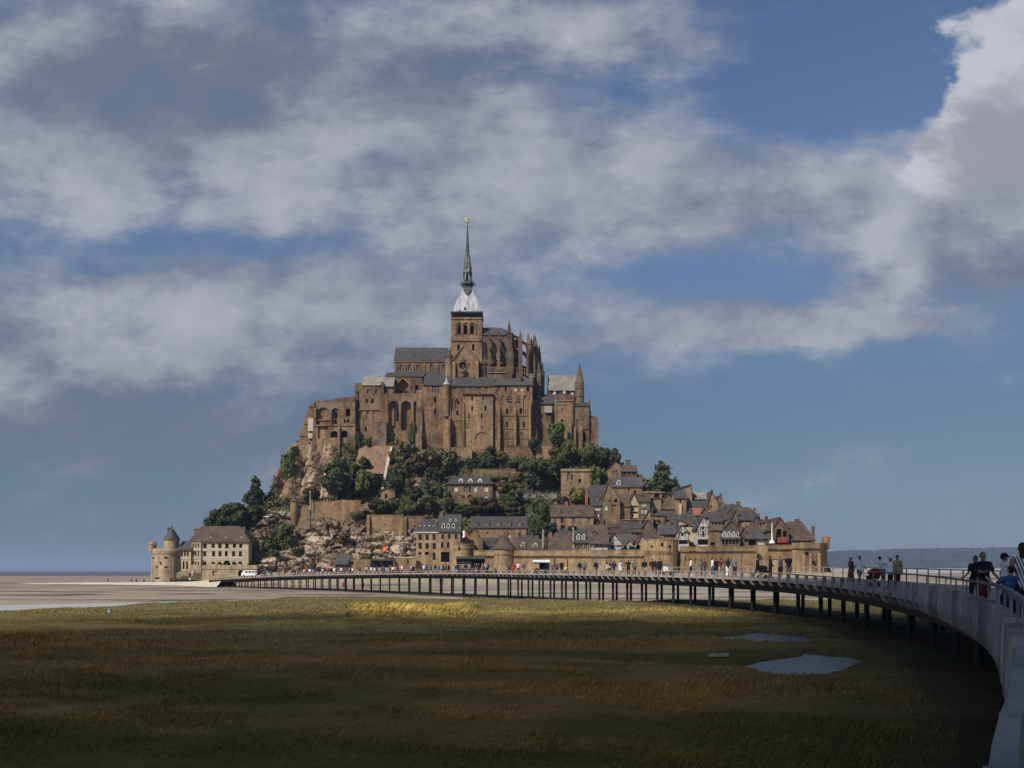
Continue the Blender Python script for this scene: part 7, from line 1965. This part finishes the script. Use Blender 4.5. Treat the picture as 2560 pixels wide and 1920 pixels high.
def person(loc, rz, pose, label, top=('tee', 'c_black'), legs=('long', 'c_navy'), hair=('hair', 'h_dark'), sc=1.0, skin_='skin1', group='people on the footbridge'):
    b = bpy.data.objects.new('person', lib(pose, 'body')); C.objects.link(b)
    b.location = loc; b.rotation_euler = (0, 0, rz); b.scale = (sc,) * 3
    dress_up(b, skin_); tag(b, label, 'person', group)
    for nm, (what, mt) in (('shirt' if top[0] in ('tee', 'tank') else 'jacket', top), ('skirt' if legs[0] == 'dress' else 'trousers', legs), ('hair', hair), ('shoes', ('shoes', ('c_black', 'c_white', 'c_brown', 'c_grey')[len(label) % 4]))):
        c = bpy.data.objects.new(nm, lib(pose, what)); C.objects.link(c); c.parent = b; dress_up(c, mt)
    return b
PXT = []
for s_ in np.arange(0, BL - 2, .25):
    for la in (.6, 1.2, 1.8, 2.6, 3.6, 4.8, 6.2):
        p, h = bpos(s_, la); 
        if p.y > 4: PXT.append((1280 + p.x * F / p.y, la, s_, p.y))
PXA = np.array(PXT)
def at_px(px, lat, far=None):
    """station on the bridge seen at px, for a given lateral offset"""
    c = PXA[np.abs(PXA[:, 1] - lat) < .01]
    if far is not None: c = c[(c[:, 3] > far[0]) & (c[:, 3] < far[1])]
    i = np.abs(c[:, 0] - px).argmin()
    return c[i, 2]
def on_bridge(px, lat, face, pose, label, far=(38, 400), **kw):
    s_ = at_px(px, lat, far); p, h = bpos(s_, lat)
    # keep the exact pixel column
    p.x = (px - 1280) * p.y / F if abs((px - 1280) * p.y / F - p.x) < .6 else p.x
    return person(p, R(face), pose, label, **kw)
FWD, BACK, LFT, RGT = 0, 180, -90, 90    # towards the camera, away, to the picture's left / right
OB = on_bridge
OB(2127, 1.2, 20, 'fstand', 'woman in a long brown dress on the footbridge, left of the white-shirted man', top=('tank', 'c_brown'), legs=('dress', 'c_brown'), hair=('hairl', 'h_dark'), skin_='skin2', sc=.95)
OB(2149, 1.2, 10, 'walk', 'man in a white T-shirt and dark trousers walking ahead of the pushchair', top=('tee', 'c_white'), legs=('long', 'c_grey'), skin_='skin2', sc=1.02)
OB(2208, 1.8, RGT + 20, 'lean', 'man in a white T-shirt bending behind the red pushchair', top=('tee', 'c_white'), legs=('long', 'c_grey'), skin_='skin2')
OB(2226, 1.2, LFT, 'fstand', 'woman carrying a white bag beside the red pushchair', top=('coat', 'c_white'), legs=('long', 'c_black'), skin_='skin2', sc=.92)
OB(2243, 1.2, 15, 'stand', 'man in a beige vest over black sleeves, last of the pushchair group', top=('coat', 'c_tan'), legs=('long', 'c_black'), skin_='skin2')
for px, lat, f, pose, lab, top, legs, sc in (
        (1727, 1.8, RGT, 'stand', 'person in a white shirt and black shorts leaning at the rail before the brown rampart', ('tee', 'c_white'), ('short', 'c_black'), 1),
        (1753, 4.8, BACK, 'fwalk', 'person in grey walking away near the far rail before the brown rampart', ('coat', 'c_grey'), ('long', 'c_grey'), 1),
        (1761, 4.8, BACK, 'walk', 'dark-clothed person beside the grey walker, before the brown rampart', ('coat', 'c_brown'), ('long', 'c_grey'), 1),
        (1781, 1.8, RGT, 'stand', 'man in a white T-shirt next to a dark backpack wearer', ('tee', 'c_white'), ('long', 'c_jean'), 1),
        (1790, 2.6, BACK, 'walk2', 'person with a black backpack right of the white T-shirt', ('coat', 'c_black'), ('short', 'c_navy'), 1),
        (1802, 1.8, 150, 'walk', 'person in dark red and black walking, bare legs', ('tee', 'c_maroon'), ('short', 'c_tan'), 1),
        (1820, 1.8, 170, 'fwalk', 'woman in a black top and white trousers', ('tee', 'c_black'), ('long', 'c_white'), .96),
        (1837, 1.8, 0, 'stand', 'man in a grey shirt and dark trousers facing the camera', ('coat', 'c_grey'), ('long', 'c_navy'), 1.03),
        (1894, 1.2, RGT, 'walk', 'person in black pushing a dark pushchair', ('coat', 'c_black'), ('long', 'c_black'), 1.02),
        (1926, 1.8, RGT, 'fstand', 'slim person in black seen from the side, right of the dark pushchair', ('coat', 'c_black'), ('long', 'c_black'), 1.03),
        (1951, 1.8, 0, 'fstand', 'woman in a blue vest top and black shorts before the dark rampart', ('tank', 'c_jean'), ('short', 'c_black'), 1),
        (1971, 1.8, 0, 'stand', 'tall man in a black polo shirt and grey shorts before the corner bastion', ('tee', 'c_black'), ('short', 'c_grey'), 1.06),
        (1309, 2.6, BACK, 'walk', 'person in grey-brown right of the wagon queue, walking away', ('coat', 'c_purple'), ('long', 'c_tan'), 1),
        (1381, 1.8, 0, 'fwalk', 'small person in purple just right of the white-roofed wagon', ('tee', 'c_purple'), ('long', 'c_purple'), .85),
        (1392, 1.2, 0, 'fwalk', 'woman in a dark purple coat right of the white-roofed wagon', ('coat', 'c_purple'), ('long', 'c_black'), 1),
        (1404, 2.6, 0, 'stand', 'broad person in black beside the child in neon yellow', ('coat', 'c_black'), ('long', 'c_black'), 1.06),
        (1414, 1.2, 0, 'walk', 'child in a neon yellow vest', ('tee', 'c_neon'), ('long', 'c_navy'), .66),
        (1449, 2.6, BACK, 'stand', 'person in black, first of the pair before the sunlit rampart', ('coat', 'c_black'), ('long', 'c_grey'), 1),
        (1461, 2.6, BACK, 'stand', 'person in charcoal, second of the pair before the sunlit rampart', ('coat', 'c_grey'), ('long', 'c_navy'), 1.06),
        (1490, 1.8, BACK, 'walk', 'person in black with a neon yellow cap', ('coat', 'c_black'), ('long', 'c_grey'), 1.03),
        (1516, 1.2, LFT, 'walk2', 'person in black carrying a beige board under the arm', ('coat', 'c_black'), ('short', 'c_tan'), 1.03),
        (1525, 1.8, LFT, 'walk', 'person in black half hidden behind the beige board', ('coat', 'c_black'), ('long', 'c_black'), 1.02),
        (1535, 1.2, 150, 'walk2', 'person with a navy backpack just right of the beige board', ('coat', 'c_navy'), ('long', 'c_navy'), 1),
        (1551, 1.2, BACK, 'lean', 'stooping person in a white T-shirt at the low rail', ('tee', 'c_white'), ('short', 'c_white'), .98),
        (1571, 1.8, BACK, 'photo', 'person in black holding up something white', ('coat', 'c_black'), ('long', 'c_black'), 1.02),
        (1586, 1.8, 170, 'walk', 'person in a grey-green jacket left of the big bastion', ('coat', 'c_green'), ('long', 'c_brown'), 1.04),
        (1611, 1.8, 170, 'walk2', 'person in a black jacket and tan shorts in front of the bastion edge', ('coat', 'c_black'), ('short', 'c_tan'), 1.02),
        (1631, 1.8, BACK, 'walk', 'person in a black jacket and red shorts before the big bastion', ('coat', 'c_black'), ('short', 'c_red'), 1.05),
        (1639, 3.6, BACK, 'fwalk', 'short dark-clothed person behind the red shorts', ('coat', 'c_navy'), ('long', 'c_grey'), .95),
        (1649, 1.8, BACK, 'stand', 'man in a plain black coat beside the pale trolley', ('coat', 'c_black'), ('long', 'c_black'), 1.03),
        (1219, 2.6, 0, 'stand', 'person in black at the right end of the dense crowd', ('coat', 'c_black'), ('long', 'c_black'), 1.02),
        (1273, 1.8, 0, 'walk', 'person in dark clothes left of the red shirt', ('coat', 'c_brown'), ('long', 'c_navy'), 1),
        (1285, 1.8, 0, 'stand', 'person in a bright red shirt beside the sunlit rampart foot', ('coat', 'c_red'), ('long', 'c_red'), 1),
        (1296, 1.8, 0, 'walk2', 'person in a white shirt and dark trousers right of the red shirt', ('tee', 'c_white'), ('long', 'c_navy'), 1.03)):
    OB(px, lat, f, pose, lab, top=top, legs=legs, sc=sc, hair=('hairl' if pose[0] == 'f' else 'hair', 'h_brown' if int(px) % 3 == 0 else 'h_dark'))

# near group, built with faces, ears and fingers
POSES['near_lean'] = Pose(((4, 0), (-4, 0)), ((30, 6, 62), (12, 16, 30)), lean=6, detail=True)
POSES['near_side'] = Pose(((3, 0), (-4, 0)), ((14, 8, 40), (10, 8, 30)), lean=4, fem=True, detail=True)
POSES['near_cap'] = Pose(((3, 0), (-3, 0)), ((40, 10, 60), (36, 10, 66)), lean=8, detail=True)
POSES['near_back'] = Pose(((4, 0), (-4, 0)), ((10, 8, 20), (12, 8, 26)), fem=True, detail=True)
POSES['near_child'] = Pose(((2, 0), (-2, 0)), ((45, 14, 70), (45, 14, 70)), lean=10, detail=True)
NR = dict(far=(9, 38))
gnear = 'people at the near handrail'
def face_bits(b, pose, glasses=False):
    h = POSES[pose].j['head']; mb = MB()
    for sg in (-1, 1): mb.lathe(h.x + sg * .031, h.y - .076, [(.001, h.z + .004), (.012, h.z + .008), (.012, h.z + .016), (.001, h.z + .02)], 8)
    o = mesh_of(mb, 'eyes', 'c_black'); e = bpy.data.objects.new('eyes', o); C.objects.link(e); e.parent = b
    mb = MB(); mb.box(-.024 + h.x, .024 + h.x, h.y - .078, h.y - .06, h.z - .062, h.z - .054)
    o = mesh_of(mb, 'mouth', 'c_maroon'); e = bpy.data.objects.new('mouth', o); C.objects.link(e); e.parent = b
b = OB(2461, .6, 8, 'near_lean', 'grey-haired man in a black polo shirt leaning at the near handrail', top=('tee', 'c_black'), legs=('long', 'c_maroon'), hair=('hair', 'h_grey'), sc=.96, skin_='skin2', group=gnear, **NR); face_bits(b, 'near_lean')
lg = MB(); lg.box(.075, .10, -.165, -.155, 1.335, 1.352); q = bpy.data.objects.new('chest_logo', mesh_of(lg, 'chest_logo', 'c_white')); C.objects.link(q); q.parent = b; q.location = (0, -.012, 0)
b = OB(2437, 1.2, -60, 'near_side', 'dark-haired woman in a black top standing close to the man in the polo shirt', top=('tee', 'c_black'), legs=('long', 'c_black'), hair=('hair', 'h_dark'), sc=.93, skin_='skin2', group=gnear, **NR); face_bits(b, 'near_side')
b = OB(2518, 1.2, 78, 'near_cap', 'person in a white T-shirt and black peaked cap looking right', top=('tee', 'c_white'), legs=('short', 'c_navy'), hair=('hair', 'c_black'), sc=.94, group=gnear, **NR); face_bits(b, 'near_cap')
h = POSES['near_cap'].j['head']; mb = MB(); mb.lathe(h.x, h.y, [(.102, h.z + .035), (.104, h.z + .06), (.08, h.z + .115), (.02, h.z + .14)], 14); mb.hull([(h.x - .075, h.y - .07, h.z + .035), (h.x + .075, h.y - .07, h.z + .035), (h.x + .05, h.y - .20, h.z + .02), (h.x - .05, h.y - .20, h.z + .02)], [(h.x - .075, h.y - .07, h.z + .05), (h.x + .075, h.y - .07, h.z + .05), (h.x + .05, h.y - .20, h.z + .03), (h.x - .05, h.y - .20, h.z + .03)])
q = bpy.data.objects.new('cap', mesh_of(mb, 'cap', 'c_black')); C.objects.link(q); q.parent = b
b = OB(2519, .6, 190, 'near_child', 'dark-haired child in a blue shirt leaning over the near handrail', top=('tee', 'c_blue'), legs=('short', 'c_navy'), hair=('hair', 'h_dark'), sc=.74, group=gnear, far=(9, 16)); face_bits(b, 'near_child')
# striped top: the cloth itself is woven in black and white bands
m = bpy.data.materials.new('striped_cloth'); m.use_nodes = True; t_ = E.tree = m.node_tree
tc_ = t_.nodes.new('ShaderNodeTexCoord'); sp_ = t_.nodes.new('ShaderNodeSeparateXYZ'); t_.links.new(tc_.outputs['Object'], sp_.inputs[0])
st_ = E.op('SINE', (E(sp_.outputs[0]) * 1.0 + E(sp_.outputs[2]) * -.30) * 118.0)
t_.links.new(mixc(st_.smooth(-.15, .15), (.012, .012, .014), (.72, .72, .70)).k, t_.nodes['Principled BSDF'].inputs['Base Color'])
M['c_stripe'] = m
b = OB(2556, .6, 165, 'near_back', 'brown-haired woman in a black and white striped sleeveless top at the picture edge', top=('tank', 'c_stripe'), legs=('long', 'c_black'), hair=('hairl', 'h_brown'), sc=1.0, group=gnear, far=(9, 16)); face_bits(b, 'near_back')
b = OB(2549, 1.8, 60, 'near_side', 'person in grey glimpsed between the cap wearer and the striped top', top=('tee', 'c_grey'), legs=('long', 'c_navy'), hair=('hair', 'h_brown'), sc=.99, group=gnear, far=(9, 18)); face_bits(b, 'near_side')

# the dense crowd at the far end
r_ = random.Random(21)
tops = ['c_black', 'c_navy', 'c_white', 'c_grey', 'c_white', 'c_red', 'c_jean', 'c_tan', 'c_black', 'c_maroon', 'c_orange', 'c_white', 'c_navy', 'c_grey', 'c_black', 'c_navy', 'c_pink', 'c_white', 'c_orange', 'c_black', 'c_blue']
word = {'c_black': 'black', 'c_navy': 'navy', 'c_white': 'white', 'c_grey': 'grey', 'c_red': 'red', 'c_jean': 'denim blue', 'c_tan': 'tan', 'c_maroon': 'dark red', 'c_orange': 'orange', 'c_pink': 'pink', 'c_blue': 'blue'}
word['c_brown'] = 'brown'
def crowd_label(px, c, lg):
    where = 'beside the black kiosk' if px > 1130 else 'below the two hotels' if px > 1030 else 'before the glass shelter' if px > 920 else 'below the slate hut' if px > 820 else 'below the boulders' if px > 690 else 'near the white minibus'
    return f'{word[c]} top and {word[lg[1]]} {"shorts" if lg[0] == "short" else "trousers"}, person in the crowd {where}'
xs = sorted([r_.uniform(640, 1215) for _ in range(122)])
for px in xs:
    c = r_.choice(tops); pose = r_.choice(['stand', 'walk', 'walk2', 'fstand', 'fwalk'])
    lg = (r_.choice(('long', 'long', 'short')), r_.choice(('c_navy', 'c_black', 'c_jean', 'c_tan', 'c_grey')))
    OB(px, r_.choice((1.2, 1.8, 2.6, 3.6, 4.8, 6.2)), r_.choice((0, 180, 20, 160, 200, -20, 90, -90)), pose, crowd_label(px, c, lg), top=(r_.choice(('tee', 'coat')), c), legs=lg,
       hair=('hairl' if pose[0] == 'f' else 'hair', r_.choice(('h_dark', 'h_brown', 'h_grey'))), sc=r_.uniform(.9, 1.06), group='crowd at the far end of the footbridge')
# a few on the sand
for px, Y, c, lab in ((329, 300, 'c_black', 'dark figure alone on the sand at the far left'), (341, 296, 'c_navy', 'navy figure on the sand left of the round fort'), (360, 292, 'c_black', 'dark figure at the left foot of the round fort'), (427, 288, 'c_maroon', 'person in dark red at the foot of the round fort'),
                      (432, 287, 'c_red', 'person in bright red at the foot of the round fort'), (440, 288, 'c_black', 'person in black right of the red one by the fort'), (458, 287, 'c_grey', 'grey figure under the entrance arch gable'), (467, 286, 'c_navy', 'navy figure right of the entrance arch gable'), (474, 286, 'c_white', 'pale figure below the gate passage'),
                      (858, 215, 'c_red', 'person in red on the sand seen beneath the bridge'), (864, 216, 'c_maroon', 'person in dark red on the sand seen beneath the bridge'), (908, 214, 'c_red', 'red-shirted person alone on the sand under the bridge'), (270, 330, 'c_black', 'tiny dark figure far out on the wet sand')):
    X = (px - 1280) * Y / F
    person(Vector((X, Y, max(.0, bank_z(X, Y)) + (.5 if 420 < px < 480 else 0))), R(r_.choice((0, 180, 90))), r_.choice(('stand', 'walk')), lab, top=('coat', c), legs=('long', 'c_navy'), group='people on the sand')

# ---------------------------------------------------------------- wheeled things on the bridge
def wheel(root, p, rad, w, mt='tyre'):
    mb = MB(); ring = [(p[0] + rad * math.cos(t), p[1], p[2] + rad * math.sin(t)) for t in np.linspace(0, 2 * math.pi, 19)[:-1]]
    mb.hull(ring, [(a, b + w, c) for a, b, c in ring]); o = mb.obj('wheel', mt, root)
    mb = MB()
    for i in range(6): mb.bar((p[0], p[1] - .01, p[2]), (p[0] + rad * .9 * math.cos(i * 1.047), p[1] - .01, p[2] + rad * .9 * math.sin(i * 1.047)), .04)
    mb.obj('spokes', 'c_grey', o)
s_ = at_px(1354, 3.6, (60, 400)); p, h = bpos(s_, 3.6)
wg_ = empty('wagon', p, 'passenger wagon with rounded white roof, dark travellers sitting in its open side', 'wagon')
X, Y, z = p
mb = MB(); mb.box(X - 1.15, X + 1.2, Y - .8, Y + .8, z + .45, z + .62); mb.box(X - 1.2, X - .35, Y - .82, Y - .76, z + .62, z + 1.75); mb.box(X - 1.2, X - 1.14, Y - .75, Y + .8, z + .62, z + 1.75); mb.box(X - 1.1, X + 1.2, Y + .76, Y + .82, z + .62, z + 1.75); mb.obj('body', 'c_tan', wg_)
mb = MB(); pr = None
for i in range(9):
    q = -1 + 2 * i / 8; cur = [(X - 1.35, Y + q, z + 2.12 - .3 * q * q), (X + 1.3, Y + q, z + 2.12 - .3 * q * q), (X + 1.3, Y + q, z + 2.0 - .3 * q * q), (X - 1.35, Y + q, z + 2.0 - .3 * q * q)]
    if pr: mb.hull(pr, cur, caps=False)
    pr = cur
mb.obj('roof', 'van', wg_)
for dx in (-.3, .45, 1.15):
    mb = MB(); mb.bar((X + dx, Y - .78, z + .6), (X + dx, Y - .78, z + 1.85), .06); mb.obj('post', 'black', wg_)
for dx in (-.75, .75):
    for dy in (-.95, .8): wheel(wg_, (X + dx, Y + dy, z + .42), .42, .12)
for dx, c in ((.05, 'black'), (.62, 'navy'), (.98, 'grey')):
    person(Vector((X + dx, Y - .1, z + .2)), 0, 'stand', f'passenger in a {c} coat sitting inside the white-roofed wagon', top=('coat', 'c_' + c), legs=('long', 'c_black'), sc=.92, group='wagon passengers')
def pushchair(px, lat, label, hood, dirn=1):
    s_ = at_px(px, lat, (38, 400)); p, h = bpos(s_, lat); X, Y, z = (px - 1280) * p.y / F, p.y, p.z
    r = empty('pushchair', (X, Y, z), label, 'pushchair', 'pushchairs'); d = dirn
    for dx in (-.3, .3):
        for dy in (-.25, .22): wheel(r, (X + dx, Y + dy, z + .13), .13, .05)
    mb = MB()
    for dy in (-.22, .24): mb.bar((X - .3 * d, Y + dy, z + .15), (X + .45 * d, Y + dy, z + 1.0), .03); mb.bar((X + .3 * d, Y + dy, z + .15), (X - .25 * d, Y + dy, z + .55), .03)
    mb.bar((X + .45 * d, Y - .22, z + 1.0), (X + .45 * d, Y + .24, z + 1.0), .035); mb.obj('chassis', 'black', r)
    mb = MB(); mb.hull([(X - .4 * d, Y - .2, z + .42), (X + .12 * d, Y - .2, z + .42), (X + .12 * d, Y + .2, z + .42), (X - .4 * d, Y + .2, z + .42)], [(X - .45 * d, Y - .22, z + .6), (X + .28 * d, Y - .22, z + .9), (X + .28 * d, Y + .22, z + .9), (X - .45 * d, Y + .22, z + .6)]); mb.obj('seat', 'black', r)
    mb = MB(); pr = None
    for i in range(7):
        a = R(20 + 120 * i / 6); cur = [(X + .02 * d - .42 * d * math.cos(a) * -1 * -1, Y - .24, z + .62 + .42 * math.sin(a)), (X + .02 * d - .42 * d * math.cos(a), Y + .24, z + .62 + .42 * math.sin(a)), (X + .02 * d, Y + .22, z + .62), (X + .02 * d, Y - .22, z + .62)]
        if pr: mb.hull(pr, cur, caps=False)
        pr = cur
    mb.obj('hood', hood, r)
pushchair(2188, 1.2, 'pushchair with a red hood on the near stretch of the footbridge', 'red', 1)
pushchair(1907, 1.2, 'dark pushchair before the recessed rampart stretch', 'black', -1)
s_ = at_px(1670, 1.8, (60, 400)); p, h = bpos(s_, 1.8); tr = empty('luggage_trolley', p, 'pale loaded luggage trolley in front of the big bastion', 'trolley'); X, Y, z = p
for dx in (-.35, .35): wheel(tr, (X + dx, Y - .3, z + .16), .16, .06); wheel(tr, (X + dx, Y + .25, z + .16), .16, .06)
mb = MB(); mb.box(X - .55, X + .55, Y - .3, Y + .3, z + .3, z + .38); mb.bar((X - .55, Y, z + .35), (X - .62, Y, z + 1.1), .04); mb.obj('bed', 'black', tr)
for a, b_, c_, d_, mt in ((-.5, 0, .38, .95, 'c_white'), (.03, .5, .38, .8, 'c_tan'), (-.3, .35, .96, 1.2, 'c_grey')):
    mb = MB(); mb.box(X + a, X + b_, Y - .26, Y + .26, z + c_, z + d_, dx=.03, dy=.03); mb.obj('bag', mt, tr)
p, h = bpos(at_px(1519, 1.2, (60, 400)), 1.2); bd = empty('board', p + Z * .75, 'flat beige pointed board carried under an arm', 'board'); mb = MB()
mb.hull([(p.x - .35, p.y - .32, p.z + .62), (p.x + .5, p.y - .32, p.z + .95), (p.x - .35, p.y - .32, p.z + 1.35)], [(p.x - .35, p.y - .27, p.z + .62), (p.x + .5, p.y - .27, p.z + .95), (p.x - .35, p.y - .27, p.z + 1.35)]); mb.obj('panel', 'path', bd)
# ---------------------------------------------------------------- marsh grass
M['blade'] = attr_mat('grass_blades', .9, 0, 6)
def grass(name, n, ymin, ymax, size, seed, spread=1.15, filt=None):
    r = np.random.default_rng(seed)
    # equal share per distance band, so that blades keep their size in the picture
    Y = ymin * (ymax / ymin) ** r.random(n) if filt is None else r.uniform(ymin, ymax, n)
    px = r.uniform(1280 - 1330 * spread, 1280 + 1330 * spread, n) if filt is None else r.uniform(filt[0], filt[1], n)
    X = (px - 1280) * Y / F
    clump = np.array([fbm(x * .35, y * .35, 6.6, 3) for x, y in zip(X, Y)])
    keep = (clump > -.45) & np.array([y < edge_Y(p) - .15 for y, p in zip(Y, px)])
    X, Y, clump = X[keep], Y[keep], clump[keep]
    pd = np.array([pond_d(x, y) if near_pond(x, y) else 9 for x, y in zip(X, Y)])
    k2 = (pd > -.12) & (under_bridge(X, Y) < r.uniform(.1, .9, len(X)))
    X, Y, clump = X[k2], Y[k2], clump[k2]
    n = len(X)
    zz = np.array([marsh_z(x, y) for x, y in zip(X, Y)])
    tint = np.array([marsh_tint(x, y) for x, y in zip(X, Y)])
    tall = np.array([fbm(x * .06, y * .12, 12.5, 3) for x, y in zip(X, Y)])
    h = size[0] * (.75 + .6 * clump + .7 * tall) * r.uniform(.55, 1.35, n); h = np.clip(h, size[0] * .25, None)
    w = size[1] * r.uniform(.7, 1.3, n) * (Y / ymin) ** .55
    a = r.uniform(0, np.pi, n)
    u = np.stack([np.cos(a), np.sin(a), 0 * a], 1) * w[:, None] * .5
    lean = np.stack([.45 + r.normal(0, .35, n), r.normal(0, .3, n), 0 * a], 1) * h[:, None]
    b = np.stack([X, Y, zz - .03], 1)
    mid = b + lean * .35 + np.array([0, 0, .6]) * h[:, None]
    top = b + lean + np.array([0, 0, 1.0]) * h[:, None]
    v = np.stack([b - u, b + u, mid + u * .7, mid - u * .7, top], 1).reshape(-1, 3)
    i = np.arange(n) * 5
    f4 = np.stack([i, i + 1, i + 2, i + 3], 1).tolist(); f3 = np.stack([i + 3, i + 2, i + 4], 1).tolist()
    me = bpy.data.meshes.new(name); me.from_pydata(v.tolist(), [], f4 + f3)
    me.materials.append(M['blade'])
    jit = r.uniform(.75, 1.3, (n, 1)) * np.where(r.random((n, 1)) < .04, 1.7, 1)
    c = np.clip(tint * jit, .004, .9)
    col = np.ones((n, 5, 4)); col[:, :, :3] = c[:, None, :]
    a_ = me.color_attributes.new('tint', 'FLOAT_COLOR', 'POINT'); a_.data.foreach_set('color', col.astype(np.float32).reshape(-1))
    o = bpy.data.objects.new(name, me); C.objects.link(o); o['kind'] = 'stuff'
    return o
grass('marsh_grass', 230000, 9, 106, (.17, .015), 5)
grass('straw_grass', 8000, 58, 77, (.42, .06), 6, filt=(860, 1190))
# bits lying on the marsh
def marsh_at(px, py):
    Y = (ZC - MZ) * F / (py - HY); X = (px - 1280) * Y / F
    return Vector((X, Y, marsh_z(X, Y)))
p = marsh_at(273, 1546); gl = empty('gull', p, 'white gull standing on the sunlit marsh at the left', 'bird'); mb = MB(); X, Y, z = p
mb.lathe(X, Y, [(.02, z + .28), (.12, z + .34), (.15, z + .44), (.10, z + .55), (.05, z + .60), (.075, z + .66), (.06, z + .72), (.01, z + .75)], 12); mb.obj('body', 'van', gl)
for d in (-.05, .05):
    mb = MB(); mb.bar((X + d, Y, z), (X + d, Y, z + .32), .02); mb.obj('leg', 'c_orange', gl)
mb = MB(); mb.hull([(X + .05, Y - .02, z + .66), (X + .05, Y + .02, z + .66), (X + .05, Y, z + .69)], [(X + .16, Y - .003, z + .65), (X + .16, Y + .003, z + .65), (X + .16, Y, z + .655)]); mb.obj('beak', 'c_orange', gl)
mb = MB(); mb.hull([(X - .12, Y - .14, z + .46), (X + .08, Y - .15, z + .50), (X - .02, Y - .14, z + .36)], [(X - .3, Y - .05, z + .42), (X + .04, Y - .10, z + .52), (X - .1, Y - .06, z + .34)]); mb.obj('wing', 'c_grey', gl)
p = marsh_at(1797, 1642); X, Y, z = p; mb = MB(); mb.hull([(X - .42, Y - .1, z + .02), (X + .4, Y + .02, z + .03), (X + .42, Y + .12, z + .03), (X - .4, Y + .02, z + .02)], [(X - .40, Y - .1, z + .12), (X + .38, Y + .02, z + .16), (X + .40, Y + .12, z + .16), (X - .38, Y + .02, z + .12)])
tag(mb.obj('driftwood_plank', 'path', base=p), 'pale driftwood plank lying in the grass left of the near pond', 'plank')
